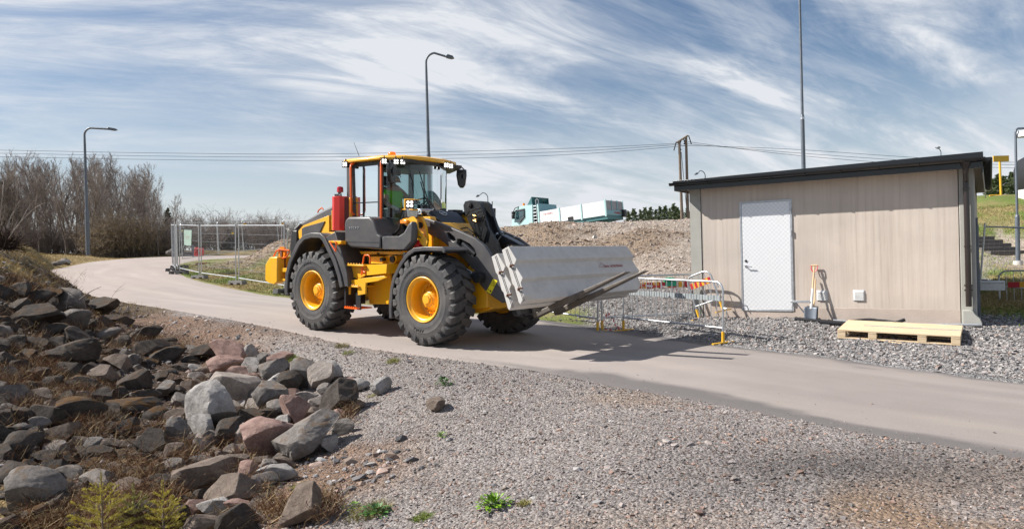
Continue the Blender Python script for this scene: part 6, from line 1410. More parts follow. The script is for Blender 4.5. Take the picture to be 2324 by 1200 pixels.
m = MB(); m.cyl((-.22, 0, 1.6), (-.22, 0, 2.85), .02, n=6)
for z_ in (1.9, 2.3, 2.7): m.cyl((-.22, 0, z_), (.5, 0, z_), .015, n=6)
m.build('ladder', MT['galvp'], gb)
fb = crowd_barrier(gp(2270, 700, 15.6, -.28), gp(2390, 700, 15.0, -.26), 'crowd barrier with a red and yellow board at the right edge, behind the shed', h=.92, feet=False, group=None)
stripe_board(fb.matrix_world, .16, 1.2, .56, .68, -.03, 'red and yellow board on the crowd barrier at the right edge', nst=5)
fence_panel(Vector(at(2223, 660, 16.2)), Vector(at(2360, 672, 15.4)), 'mesh fence panel beyond the right end of the shed', h=1.48, group=None)
m = MB(); m.box(SW+.02, SW+.42, 2.35, 2.75, .66, .80); m.box(SW+.02, SW+.42, 2.33, 2.77, .80, .83); m.build('meter_shelf', MT['galv'], shed, bevel=.004)
# ------------------------------------------------------------------ bare trees
def tree_polys(rng, H_, n1, n2, n3, spread=1.0, crook=.06, start=.3):
    """polylines of (points, radii) for trunk+limbs and for twigs"""
    big, small = [], []
    def grow(p, d, ln, r, k, up):
        pts, rr = [p], [r]; d = d.copy()
        for i in range(k):
            d = d+rng.normal(0, crook*1.6, 3)+np.array([0, 0, up]); d /= np.linalg.norm(d); p = p+d*ln/k; pts.append(p); rr.append(r*(1-(i+1)/k*.85))
        return np.array(pts), np.array(rr), d
    tp_, tr_, _ = grow(np.zeros(3), np.array([rng.normal(0, .05), rng.normal(0, .05), 1.]), H_, H_*.0125, 9, .05); big.append((tp_, tr_))
    for a in range(n1):
        f = start+(1-start)*(a+rng.uniform())/n1; i = min(int(f*9), 8); p = tp_[i]+(tp_[i+1]-tp_[i])*(f*9-i)
        az = rng.uniform(0, 2*math.pi); el = rng.uniform(.55, 1.15); d = np.array([math.cos(az)*math.cos(el), math.sin(az)*math.cos(el), math.sin(el)])
        ln = H_*(.36*(1-f)+.16)*spread*rng.uniform(.7, 1.2); lp, lr, _ = grow(p, d, ln, H_*.0045*(1.15-f), 5, .13); big.append((lp, lr))
        for b in range(n2):
            g = .2+.8*rng.uniform(); j = min(int(g*5), 4); q = lp[j]+(lp[j+1]-lp[j])*(g*5-j)
            d2 = (lp[j+1]-lp[j]); d2 = d2/np.linalg.norm(d2)+rng.normal(0, .55, 3); d2[2] += .25; d2 /= np.linalg.norm(d2)
            l2 = ln*rng.uniform(.25, .5); sp, sr, _ = grow(q, d2, l2, H_*.0016, 3, .1); small.append((sp, sr))
            for c in range(n3):
                h = rng.uniform(.2, 1); jj = min(int(h*3), 2); q2 = sp[jj]+(sp[jj+1]-sp[jj])*(h*3-jj); d3 = (sp[jj+1]-sp[jj]); d3 = d3/np.linalg.norm(d3)+rng.normal(0, .6, 3); d3[2] += .2; d3 /= np.linalg.norm(d3)
                tp2, tr2, _ = grow(q2, d3, l2*rng.uniform(.3, .6), H_*.0008, 2, .08); small.append((tp2, tr2))
    return big, small
def polys_mesh(name, polys, mt, ns=3, rmin=.0, col=None):
    V, F, o = [], [], 0
    ca = [(math.cos(2*math.pi*k/ns), math.sin(2*math.pi*k/ns)) for k in range(ns)]
    for P_, r_ in polys:
        d = P_[-1]-P_[0]; d = d/(np.linalg.norm(d)+1e-9); a = np.cross(d, [.31, .77, .56]); a /= np.linalg.norm(a)+1e-9; b = np.cross(d, a)
        ring = np.array([a*c+b*s for c, s in ca]); r_ = np.maximum(r_, rmin)
        vs = P_[:, None, :]+ring[None]*r_[:, None, None]; V.append(vs.reshape(-1, 3)); k = len(P_)
        for i in range(k-1):
            for j in range(ns): F.append((o+i*ns+j, o+i*ns+(j+1) % ns, o+(i+1)*ns+(j+1) % ns, o+(i+1)*ns+j))
        o += k*ns
    return np_mesh(name, np.concatenate(V), np.array(F), mt, smooth=True)
m_bark = mat('grey_brown_bark', (.20, .165, .14), .95, var=.3, vscale=4); m_twig = mat('twigs', (.22, .18, .16), .95, var=.25, vscale=1.0)
m_twig2 = mat('pale_twigs', (.28, .235, .205), .95, var=.2, vscale=1.0)
trng = np.random.default_rng(5)
protos = []
for k in range(6):
    H_ = 10.0; big, small = tree_polys(trng, H_, 30, 7, 2, spread=trng.uniform(.5, .8), start=trng.uniform(.22, .42))
    protos.append((polys_mesh('trunk', big, m_bark, 4, .012), polys_mesh('crown', small, m_twig if k % 2 else m_twig2, 3, .0055)))
def top_v(u):
    return np.interp(u, [-200, 0, 40, 90, 150, 215, 250, 300, 330, 350, 370, 390, 420, 460, 520, 580, 640, 720], [350, 352, 362, 356, 350, 349, 352, 358, 372, 395, 425, 450, 478, 490, 497, 503, 512, 520])
GRP_T = 'leafless trees of the wood at the left'
def put_tree(u, y, dv=0, label='bare leafless tree standing in the wood behind the road bend', k=None, grp=GRP_T):
    p = at(u, 600, y); g_ = gz(p.x, p.y); top = at(u, top_v(u)+dv, y).z; Ht = max(3.0, top-g_)
    k = trng.integers(0, 6) if k is None else k; e = empty('bare_tree', (p.x, p.y, g_-.2), trng.uniform(0, 6.28)); s = (Ht+.2)/10.3; e.scale = (s*trng.uniform(.9, 1.1),)*2+(s,)
    tag(e, label, 'tree', grp); link('trunk', protos[k][0], e); link('crown', protos[k][1], e); return e
ORD = ['nearest', 'second', 'third', 'fourth', 'fifth', 'sixth', 'seventh', 'eighth', 'ninth', 'tenth', 'eleventh', 'twelfth', 'thirteenth', 'fourteenth', 'fifteenth', 'sixteenth', 'seventeenth', 'eighteenth', 'nineteenth', 'twentieth', 'twenty-first', 'twenty-second']
ROWS_ = {}
def tree_label(row, u, what='bare tree', where=('front row of the wood', 'middle of the wood', 'back of the wood')):
    return what+'|'+where[row]+'|'+str(u)
def settle_labels():
    """turn the collected places into readable labels, counted from the left street lamp"""
    rows = {}
    for o in COL.objects:
        if o.parent is None and '|' in str(o.get('label', '')): w, r_, u = o['label'].split('|'); rows.setdefault((w, r_), []).append((float(u), o))
    for (w, r_), L_ in rows.items():
        left = sorted([q for q in L_ if q[0] < 197], key=lambda q: -q[0]); right = sorted([q for q in L_ if q[0] >= 197], key=lambda q: q[0])
        for side_, S_ in (('left', left), ('right', right)):
            for i, (u, o) in enumerate(S_): o['label'] = w+' in the '+r_+', '+ORD[min(i, 21)]+' '+side_+' of the street lamp'
for row, (y0, n_, dlo, dhi) in enumerate(((54, 30, 5, 55), (61, 32, 0, 35), (70, 28, 0, 18))):
    for i in range(n_):
        u = -60+(440+row*8)*(i+trng.uniform(-.3, .3))/n_
        put_tree(u, y0+trng.uniform(-2, 2), trng.uniform(dlo, dhi)*(1 if u > 60 else .6)*(.5 if u > 340 else 1), tree_label(row, u), grp=['front row of bare trees', 'middle row of bare trees', 'back row of bare trees'][row])
for i in range(26):
    u = 385+i*13+trng.uniform(-5, 5); put_tree(u, 84+trng.uniform(-6, 8), trng.uniform(-4, 14), 'distant bare tree behind the mesh fence, '+('leftmost' if i == 0 else str(i+1)+(('st', 'nd', 'rd')[i % 10] if i % 10 < 3 and not 9 < i < 13 else 'th')+' from the left'), grp='distant leafless trees behind the mesh fence')
# undergrowth: twiggy bushes
def bush_mesh(rng, n_st, H_, W_, leaf=0, mt=m_twig, leafmat=None):
    st, tw = [], []
    L_v, L_f = [], []
    for i in range(n_st):
        az = rng.uniform(0, 2*math.pi); lean = rng.uniform(.05, .9); d = np.array([math.cos(az)*lean, math.sin(az)*lean, 1.]); d /= np.linalg.norm(d); ln = H_*rng.uniform(.7, 1.1)
        P_ = [np.array([math.cos(az)*rng.uniform(0, W_*.3), math.sin(az)*rng.uniform(0, W_*.3), 0.])]
        for k in range(5): d = d+rng.normal(0, .12, 3)+np.array([0, 0, .03]); d /= np.linalg.norm(d); P_.append(P_[-1]+d*ln/5)
        P_ = np.array(P_); st.append((P_, np.linspace(.016, .005, 6)))
        for b in range(9):
            j = rng.integers(1, 5); q = P_[j]+(P_[j+1]-P_[j])*rng.uniform(); d2 = d+rng.normal(0, .7, 3); d2 /= np.linalg.norm(d2); l2 = ln*rng.uniform(.12, .32); m_ = q+d2*l2*.5+rng.normal(0, .04, 3); e_ = q+d2*l2+rng.normal(0, .06, 3); tw.append((np.array([q, m_, e_]), np.array([.006, .005, .003])))
            for c in range(3): d3 = d2+rng.normal(0, .7, 3); d3 /= np.linalg.norm(d3); s_ = q+(e_-q)*rng.uniform(.3, 1); tw.append((np.array([s_, s_+d3*l2*.25, s_+d3*l2*.5]), np.array([.005, .004, .003])))
            for c in range(leaf):
                c_ = q+(e_-q)*rng.uniform(0, 1.1)+rng.normal(0, .07, 3); a = rng.normal(size=3); a /= np.linalg.norm(a); b_ = np.cross(a, rng.normal(size=3)); b_ /= np.linalg.norm(b_); s_ = rng.uniform(.018, .045); o = len(L_v); L_v += [c_-a*s_, c_+b_*s_*.6, c_+a*s_, c_-b_*s_*.6]; L_f.append((o, o+1, o+2, o+3))
    res = [polys_mesh('stems', st, m_bark, 3, .006), polys_mesh('twigs', tw, mt, 3, .005)]
    if leaf: res.append(np_mesh('buds', np.array(L_v), np.array(L_f), leafmat, smooth=False))
    return res
m_bud = mat('yellow_brown_buds', (.27, .20, .085), .9, var=.35, vscale=1.5)
bushA = [bush_mesh(trng, 46, 2.6, 1.6, 0, m_twig) for _ in range(2)]; bushB = [bush_mesh(trng, 60, 2.6, 1.8, 9, m_twig2, m_bud) for _ in range(2)]
def put_bush(src, u, y, s, label, grp, dz=-.1):
    p = at(u, 600, y); e = empty('shrub', (p.x, p.y, gz(p.x, p.y)+dz), trng.uniform(0, 6.28)); e.scale = (s, s, s*trng.uniform(.85, 1.1)); tag(e, label, 'shrub', grp)
    for me in src: link(me.name.split('.')[0], me, e)
for i in range(34):
    u = -20+i*13+trng.uniform(-5, 5); put_bush(bushA[i % 2], u, 56+trng.uniform(-3, 5), trng.uniform(.7, 1.15), 'leafless bush|undergrowth|'+str(u), 'leafless bushes under the trees')
for i in range(16):
    u = 440+i*14+trng.uniform(-5, 5); put_bush(bushA[i % 2], u, 70+trng.uniform(-3, 5), trng.uniform(.9, 1.4), (ORD[i] if i else 'leftmost').replace('nearest', 'leftmost')+(' from left' if i else '')+' leafless bush in the thicket behind the far mesh fence', 'leafless bushes behind the mesh fence')
for (u, y, s) in ((222, 51, .85), (243, 52.5, 1.1), (262, 51.5, 1.15), (282, 53, 1.22), (300, 52, 1.15), (318, 53, 1.02), (335, 52.5, .9), (352, 54, .68), (366, 55, .52)):
    put_bush(bushB[int(u) % 2], u, y, s, 'yellow-brown budding bush|thicket behind the road|'+str(u), 'yellow-brown budding bushes behind the road')
# ------------------------------------------------------------------ conifers
def conifer_mesh(rng, H_, wide, nb, dens, needle, mt, droop=-.15, pine=False):
    V, F, br = [], [], []
    for i in range(nb):
        f = (i+rng.uniform())/nb; z = H_*(.12+.88*f) if not pine else H_*(.3+.7*f); L0 = wide*((1-f)**.8+.06)*rng.uniform(.65, 1.2)
        if pine: L0 = wide*math.sqrt(max(.05, 1-(2*f-.8)**2))*rng.uniform(.5, 1.1)
        az = rng.uniform(0, 2*math.pi); d = np.array([math.cos(az), math.sin(az), droop+.3*f+rng.normal(0, .08)]); a = np.array([0, 0, z]); b = a+d*L0; br.append((np.array([a, b]), np.array([.02, .006])*H_/6))
        for k in range(dens):
            t_ = rng.uniform(.15, 1.05); c = a+(b-a)*t_+rng.normal(0, .05*wide, 3)*np.array([1, 1, .6]); s_ = needle*rng.uniform(.6, 1.3); u_ = d/np.linalg.norm(d)+rng.normal(0, .5, 3); u_ /= np.linalg.norm(u_); w_ = np.cross(u_, rng.normal(size=3)); w_ /= np.linalg.norm(w_)
            o = len(V); V += [c-u_*s_, c+w_*s_*.35, c+u_*s_, c-w_*s_*.35]; F.append((o, o+1, o+2, o+3))
    tr = [(np.array([[0, 0, -.3], [0, 0, H_*.5], [0, 0, H_]]), np.array([.016, .010, .002])*H_)]
    return polys_mesh('trunk', tr+br, m_bark, 5, .003), np_mesh('crown', np.array(V), np.array(F), mt, smooth=False)
m_con = mat('dark_conifer_green', (.06, .085, .035), .85, var=.35, vscale=1.2); m_con2 = mat('pine_green', (.07, .10, .035), .85, var=.35, vscale=1.0)
conA = [conifer_mesh(trng, 8, 1.7, 150, 34, .16, m_con) for _ in range(2)]; conB = [conifer_mesh(trng, 8, 2.0, 130, 36, .19, m_con2, pine=True) for _ in range(2)]
def put_con(src, u, vtop, y, label, grp=None, wf=1.0, ng=None):
    p = at(u, 560, y); g_ = gz(p.x, p.y) if ng is None else ng; Ht = at(u, vtop, y).z-g_; e = empty('conifer', (p.x, p.y, g_-.1), trng.uniform(0, 6.28)); s = Ht/8; e.scale = (s*wf, s*wf, s); tag(e, label, 'tree', grp)
    link('trunk', src[0], e); link('crown', src[1], e)
put_con(conA[0], 383, 470, 66, 'small dark spruce among the bare trees, above the mesh fence corner')
for ci, (u, vt, y) in enumerate(((-15, 400, 60), (12, 410, 62), (30, 425, 63), (52, 452, 64))): put_con(conA[int(u) % 2], u, vt, y, ['leftmost', 'second', 'third', 'rightmost'][ci]+' dark evergreen at the far left among the bare trees', 'dark evergreens at the far left', 1.35)
for i, (u, vt) in enumerate(((1428, 478), (1440, 473), (1455, 474), (1466, 470), (1478, 469), (1490, 474), (1500, 468), (1512, 466), (1522, 471), (1531, 461), (1540, 470), (1550, 474), (1562, 472))):
    put_con((conA if i % 3 == 2 else conB)[i % 2], u, vt, 92+(i*7) % 9, (['leftmost', 'second', 'third', 'fourth', 'fifth', 'sixth', 'seventh', 'eighth', 'ninth', 'tenth', 'eleventh', 'twelfth', 'rightmost'][i])+' far conifer on the skyline between the truck and the shed', 'far conifers behind the embankment', .85)
for i, (u, vt, y) in enumerate(((2246, 425, 60), (2258, 405, 62), (2268, 393, 60), (2281, 398, 62), (2299, 390, 64), (2308, 400, 60), (2322, 405, 63), (2338, 398, 62))):
    put_con(conB[i % 2], u, vt, y, ['leftmost', 'second', 'third', 'fourth', 'fifth', 'sixth', 'seventh', 'rightmost'][i]+' pine on the skyline behind the grassy slope at the right', 'pines behind the grassy slope', 1.0)
settle_labels()
# ------------------------------------------------------------------ boulders
def rock_mesh(seed, sub=4, planes=9):
    rng = np.random.default_rng(seed); bm = bmesh.new(); bmesh.ops.create_icosphere(bm, subdivisions=sub, radius=1.0)
    v = np.array([p.co[:] for p in bm.verts]); v *= np.array([1, rng.uniform(.7, .95), rng.uniform(.6, .85)])
    for k in range(planes):
        n_ = rng.normal(size=3); n_ /= np.linalg.norm(n_); d = rng.uniform(.46, .74)*(np.abs(v@n_).max()); s = v@n_; over = s > d; v[over] -= n_*(s[over]-d)[:, None]*.96
    q_ = np.abs(fbm(v[:, 0]*1.7+seed, v[:, 1]*1.7+v[:, 2]*2.3, 4, seed % 9, .55)); v *= 1+(.10*(q_-.25)+.022*fbm(v[:, 0]*7+seed, v[:, 1]*6+v[:, 2]*8, 3, seed % 7, .6))[:, None]
    for p, c in zip(bm.verts, v): p.co = c
    me = bpy.data.meshes.new('rock'); bm.to_mesh(me); bm.free(); me.polygons.foreach_set('use_smooth', [True]*len(me.polygons)); me.set_sharp_from_angle(angle=R(24)); return me
def rock_mat(name, c0, c1, moss=0.0, mcol=(.095, .047, .013)):
    m = bpy.data.materials.new(name); m.use_nodes = True; n, l = m.node_tree.nodes, m.node_tree.links; b = n['Principled BSDF']; b.inputs['Roughness'].default_value = .88; b.inputs['Specular IOR Level'].default_value = .3
    t = N(n, 'ShaderNodeTexCoord'); nz = N(n, 'ShaderNodeTexNoise'); nz.inputs['Scale'].default_value = 2.2; nz.inputs['Detail'].default_value = 9; nz.inputs['Roughness'].default_value = .7; l.new(t.outputs['Object'], nz.inputs['Vector'])
    cr = N(n, 'ShaderNodeValToRGB'); l.new(nz.outputs['Fac'], cr.inputs[0]); e = cr.color_ramp.elements; e[0].position = .33; e[0].color = (*c0, 1); e[1].position = .68; e[1].color = (*c1, 1)
    n2 = N(n, 'ShaderNodeTexNoise'); n2.inputs['Scale'].default_value = 14; n2.inputs['Detail'].default_value = 8; n2.inputs['Roughness'].default_value = .75; l.new(t.outputs['Object'], n2.inputs['Vector'])
    r2 = N(n, 'ShaderNodeMapRange'); l.new(n2.outputs['Fac'], r2.inputs[0]); r2.inputs[1].default_value = .3; r2.inputs[2].default_value = .7; r2.inputs[3].default_value = .72; r2.inputs[4].default_value = 1.25
    mm = N(n, 'ShaderNodeMix', data_type='RGBA', blend_type='MULTIPLY'); mm.inputs[0].default_value = 1; l.new(cr.outputs[0], mm.inputs[6]); l.new(r2.outputs[0], mm.inputs[7]); out = mm.outputs[2]
    if moss:
        g = N(n, 'ShaderNodeNewGeometry'); sz_ = N(n, 'ShaderNodeSeparateXYZ'); l.new(g.outputs['Normal'], sz_.inputs[0]); n3 = N(n, 'ShaderNodeTexNoise'); n3.inputs['Scale'].default_value = 2.6; n3.inputs['Detail'].default_value = 7; l.new(t.outputs['Object'], n3.inputs['Vector'])
        a = M(n, l, 'ADD', M(n, l, 'MULTIPLY', n3.outputs['Fac'], 2.2), sz_.outputs[2]); rm = N(n, 'ShaderNodeMapRange'); l.new(a, rm.inputs[0]); rm.inputs[1].default_value = 2.05-moss; rm.inputs[2].default_value = 2.38-moss
        m2 = N(n, 'ShaderNodeMix', data_type='RGBA'); l.new(rm.outputs[0], m2.inputs[0]); l.new(out, m2.inputs[6]); m2.inputs[7].default_value = (*mcol, 1); out = m2.outputs[2]
    l.new(out, b.inputs['Base Color']); bp = N(n, 'ShaderNodeBump'); bp.inputs['Strength'].default_value = .7; bp.inputs['Distance'].default_value = .03; h = M(n, l, 'ADD', n2.outputs['Fac'], M(n, l, 'MULTIPLY', nz.outputs['Fac'], 1.5)); l.new(h, bp.inputs['Height']); l.new(bp.outputs[0], b.inputs['Normal']); return m
RMAT = {'grey': rock_mat('grey_rock', (.115, .102, .092), (.27, .245, .225), .08, (.15, .105, .07)), 'dark': rock_mat('dark_rock', (.028, .022, .018), (.10, .084, .072), .20, (.07, .045, .028)), 'darkmoss': rock_mat('mossy_dark_rock', (.028, .023, .020), (.10, .085, .074), .36),
        'beige': rock_mat('beige_rock', (.22, .185, .16), (.40, .35, .31)), 'pink': rock_mat('reddish_rock', (.20, .12, .10), (.38, .26, .22)), 'pale': rock_mat('pale_rock', (.22, .205, .19), (.43, .405, .385)), 'brown': rock_mat('brown_rock', (.12, .09, .07), (.24, .19, .155))}
def hit_ground(u, v, ymin=3.5, ymax=60, n=260):
    d = ray(u, v); ys = np.geomspace(ymin, ymax, n); X = d[0]/d[1]*ys; Z = CAMZ+d[2]/d[1]*ys; g = ground_z(X, ys, False); k = np.where(Z < g)[0]
    if not len(k): return None
    return Vector((X[k[0]], ys[k[0]], g[k[0]]))
rockV = [rock_mesh(100+i, 4, 8+i % 5) for i in range(14)]; rockH = [rock_mesh(300+i, 5, 8+i % 4) for i in range(10)]
rrng = np.random.default_rng(21); RCACHE = {}
def put_rock(u, v, w, h, kind, label, grp=None, me=None, rot=None, cat='boulder', sink=.42):
    """u, v = middle of the stone in the photo, w, h = its size there"""
    p = hit_ground(u, v+h*.38)
    if p is None: return None
    f_ = p.y/CF; me0 = me or rockV[rrng.integers(0, 14)]; key = (me0.name, kind)
    if key not in RCACHE: RCACHE[key] = me0.copy(); RCACHE[key].materials.append(RMAT[kind])
    me = RCACHE[key]; o = bpy.data.objects.new('rock' if cat == 'rock' else 'boulder', me); COL.objects.link(o)
    k_ = 1.12 if cat == 'boulder' else 1.06; sx, sz_ = w*f_*.68*k_, h*f_*.76*k_; dd = min(sx, sz_)*1.05
    o.location = (p.x, p.y+dd*.35, p.z+sz_*(1-(sink-.06 if cat == 'boulder' else (.36 if u > 430 else .48))*1.35)); o.scale = (sx, dd, sz_)
    o.rotation_euler = rot or (rrng.uniform(-.4, .4), rrng.uniform(-.35, .35), rrng.uniform(-.5, .5)); tag(o, label, cat, grp); return o
HERO = [(474, 940, 88, 104, 'pale', 'tall pale grey boulder standing upright in the middle of the stone pile', (0, -.25, .3)),
 (684, 1003, 132, 96, 'grey', 'long grey boulder lying tilted at the right end of the stone pile', (0, -.45, .2)),
 (598, 1008, 112, 84, 'pink', 'big reddish brown block left of the long tilted grey boulder', (0, -.1, .3)),
 (507, 985, 78, 64, 'dark', 'rounded dark boulder beneath the tall pale one', None), (527, 888, 106, 82, 'beige', 'large beige boulder at the top of the stone pile', (0, .35, .1)),
 (607, 908, 66, 72, 'grey', 'angular grey boulder right of the large beige one', None), (671, 938, 72, 76, 'pink', 'reddish slab standing in the right half of the pile', (0, .3, .1)),
 (763, 915, 118, 74, 'dark', 'dark grey jagged boulder at the right tip of the pile', (.1, -.4, .2)), (683, 860, 78, 62, 'grey', 'dark-sided boulder at the upper right of the pile', (0, .3, 0)),
 (722, 862, 62, 68, 'beige', 'pale beige stone behind the dark-sided boulder', None), (752, 853, 42, 48, 'pale', 'small pale stone at the top right of the pile', None), (614, 847, 56, 64, 'grey', 'grey pointed stone standing at the top of the pile', (0, -.2, 0)),
 (503, 836, 68, 42, 'pink', 'flat pinkish stone at the upper left of the pile', None), (626, 876, 68, 56, 'pale', 'pale wedge-shaped stone leaning in the pile', (0, .6, 0)), (449, 1086, 124, 70, 'brown', 'big flat-topped brown boulder below the pile', (0, -.15, .1)),
 (519, 1123, 88, 76, 'brown', 'rounded brown boulder at the foot of the pile', None), (496, 1160, 84, 62, 'pale', 'pale angular boulder at the bottom, in front of the rounded brown one', None), (681, 1160, 88, 92, 'brown', 'brown and grey squarish boulder alone at the bottom of the gravel slope', (.1, .1, .5)),
 (49, 1137, 104, 98, 'grey', 'very large grey boulder in the bottom left corner', (0, .1, .2)), (332, 1014, 66, 76, 'dark', 'steep dark slab pointing up left of the pile', (0, .5, 0)), (561, 1081, 52, 44, 'pink', 'small reddish boulder above the rounded brown one', None),
 (289, 930, 104, 50, 'darkmoss', 'wide dark boulder topped with orange moss', (0, 0, 0)), (168, 943, 88, 56, 'darkmoss', 'dark boulder under a mossy ledge at the left', None), (160, 808, 84, 66, 'dark', 'dark pyramid-shaped boulder on the left slope', None),
 (295, 876, 64, 54, 'dark', 'dark four-cornered boulder above the mossy one', None), (227, 857, 48, 48, 'brown', 'brown rounded stone on the left slope', None), (265, 830, 54, 50, 'brown', 'reddish dark stone at the top of the left slope', None),
 (366, 893, 84, 34, 'grey', 'low flat stone left of the tall pale boulder', None), (388, 985, 44, 56, 'grey', 'narrow grey stone leaning left of the rounded dark boulder', (0, .4, 0)), (215, 702, 94, 42, 'dark', 'long dark boulder at the road shoulder', (0, -.1, 0)),
 (154, 684, 72, 44, 'grey', 'grey flat-faced boulder near the top of the left slope', None), (106, 722, 56, 34, 'grey', 'grey boulder catching the sun on the left slope', None), (166, 730, 54, 40, 'grey', 'angular grey stone beside the sunlit boulder', None),
 (859, 879, 44, 44, 'pale', 'blue-grey stone half buried in the gravel at the end of the pile', None), (995, 919, 40, 34, 'brown', 'small tan block lying alone on the gravel slope', (.1, .1, .6)), (75, 720, 90, 50, 'dark', 'broad shadowy boulder high on the left slope', None),
 (40, 700, 80, 40, 'dark', 'dark ledge-like boulder at the left edge', None), (400, 1180, 60, 40, 'dark', 'low dark stone behind the small spruces', None), (655, 880, 46, 52, 'dark', 'dark stone wedged in the middle of the pile', None), (560, 950, 66, 40, 'dark', 'dark stone in the gap under the wide beige boulder', None), (625, 935, 50, 36, 'grey', 'grey stone in the gap above the reddish block', None),
 (128, 600, 26, 15, 'grey', 'pale stone on the verge where the road bends', None), (147, 596, 24, 13, 'grey', 'second pale stone on the verge where the road bends, the right one', None), (386, 577, 22, 20, 'grey', 'pale pointed boulder at the far edge of the road bend', None), (425, 578, 30, 17, 'grey', 'pale low boulder at the far road edge behind the fence corner', None),
 (2236, 643, 34, 14, 'grey', 'flat grey stone on the grass beyond the right end of the shed', None)]
occ = []
for i, (u, v, w, h, k, lb_, rot) in enumerate(HERO):
    put_rock(u, v, w, h, k, lb_, None, rockH[i % 10], rot); occ.append((u, v, (w+h)/4))
REG = np.array([(-10, 628), (60, 648), (110, 662), (240, 690), (300, 750), (390, 782), (480, 806), (560, 800), (640, 812), (760, 836), (830, 885), (790, 960), (740, 1020), (640, 1065), (600, 1130), (580, 1210), (-10, 1210)], float)
n_r = 0; tries = 0
while n_r < 246 and tries < 9000:
    tries += 1; u, v = rrng.uniform(-10, 830), rrng.uniform(630, 1205)
    if not inside(np.array([u]), np.array([v]), REG)[0]: continue
    if 90 < u < 430 and v > 1120 and rrng.uniform() < .8: continue
    if 50 < u < 190 and 815 < v < 895 and rrng.uniform() < .7: continue
    pile = 430 < u < 830 and 820 < v < 1060
    w = rrng.uniform(34, 92)*(.72+.38*(v-630)/570) if not pile else rrng.uniform(30, 60); h = w*rrng.uniform(.5, .95); rr_ = (w+h)/4
    if any((u-a)**2+(1.25*(v-b))**2 < ((rr_+c)*.66)**2 for a, b, c in occ): continue
    left = u < 415+(v-900)*.10
    kind = (['dark', 'dark', 'dark', 'darkmoss', 'darkmoss', 'brown' if rrng.uniform() < .5 else 'grey'] if left else ['grey', 'dark', 'beige', 'pink', 'pale', 'brown', 'grey'])[rrng.integers(0, 6 if left else 7)]
    best = min(HERO, key=lambda q: (q[0]-u)**2+(q[1]-v)**2); sn = best[5]
    for cut in (' standing', ' lying', ' leaning', ' wedged', ' topped', ' pointing', ' high', ' catching', ' alone', ' half', ' at the', ' in the', ' under', ' beneath', ' behind', ' left of', ' right of', ' above', ' below', ' beside', ' on the', ' near', ',', ' and '): sn = sn.split(cut)[0]
    dx_, dy_ = u-best[0], v-best[1]; dr_ = ('right of' if dx_ > 0 else 'left of') if abs(dx_) > abs(dy_) else ('below' if dy_ > 0 else 'above')
    near_ = 'just ' if math.hypot(dx_, dy_) < 75 else 'farther '
    if dr_ in ('above', 'below') and near_ == 'farther ': near_ = 'well '
    sz__ = 'small ' if w < 42 else ('large ' if w > 68 else '')
    near_label = sz__+{'dark': 'dark angular', 'darkmoss': 'dark moss-spotted', 'grey': 'grey angular', 'brown': 'brownish', 'beige': 'beige', 'pink': 'reddish', 'pale': 'pale grey'}[kind]+' stone '+near_+dr_+' the '+sn
    lb_ = {'dark': 'dark angular stone among many on the rocky bank', 'darkmoss': 'dark stone with orange moss on the rocky bank', 'grey': 'grey angular stone among many on the rocky bank', 'brown': 'brownish stone among many on the rocky bank', 'beige': 'beige stone in the pile beside the gravel slope', 'pink': 'reddish stone in the pile beside the gravel slope', 'pale': 'pale grey stone in the pile beside the gravel slope'}[kind]
    lb_ = near_label; put_rock(u, v, w, h, kind, lb_, {'dark': 'dark stones of the bank', 'darkmoss': 'mossy stones of the bank', 'grey': 'grey stones of the bank', 'brown': 'brownish stones of the bank', 'beige': 'beige stones of the pile', 'pink': 'reddish stones of the pile', 'pale': 'pale stones of the pile'}[kind], cat='rock'); occ.append((u, v, rr_)); n_r += 1
_lab = {}
for o in COL.objects:
    if o.name.startswith('rock') and o.parent is None and o.get('label'): _lab.setdefault(o['label'], []).append(o)
for L_, os_ in _lab.items():
    if len(os_) < 2 or len(L_.split()) > 14: continue
    os_.sort(key=lambda o: -o.location.z)
    wd = {2: ['upper one', 'lower one'], 3: ['highest one', 'middle one', 'lowest one']}.get(len(os_))
    if wd:
        for o, w_ in zip(os_, wd): o['label'] = L_+', '+w_
# ------------------------------------------------------------------ grass (nobody could count it)
def blades(name, xs, ys, hgt, cols, material, lean=.6, wid=.004, zs=None, kink=True):
    n = len(xs); zs = ground_z(xs, ys) if zs is None else zs; az = RNG.uniform(0, 2*np.pi, n); ln = RNG.uniform(.1, 1, n)*lean; d = np.stack([np.cos(az)*ln, np.sin(az)*ln, np.ones(n)], 1); d /= np.linalg.norm(d, axis=1, keepdims=True)
    b = np.stack([xs, ys, zs-.01], 1); s = np.stack([-np.sin(az+1.2), np.cos(az+1.2), np.zeros(n)], 1)*(wid*RNG.uniform(.6, 1.4, n))[:, None]
    mid = b+d*hgt[:, None]*.55; d2 = d+np.stack([np.cos(az), np.sin(az), -np.ones(n)*.5], 1)*(lean*.9); d2 /= np.linalg.norm(d2, axis=1, keepdims=True); tip = mid+d2*hgt[:, None]*.5
    V = np.stack([b-s, b+s, mid+s*.7, mid-s*.7, tip], 1).reshape(-1, 3); o = np.arange(n)[:, None]*5
    F = np.concatenate([o+np.array([0, 1, 2]), o+np.array([0, 2, 3]), o+np.array([3, 2, 4])]); return link(name, np_mesh(name, V, F, material, np.repeat(cols, 5, 0), smooth=False))
m_grass = vcol_mat('grass_blades', .85, 0, var=.12, vscale=5, spec=.2)
def gcols(n, a, b, j=.2): t_ = RNG.uniform(0, 1, (n, 1)); return np.clip((np.array(a)*(1-t_)+np.array(b)*t_)*RNG.normal(1, j, (n, 1)), .005, .9)
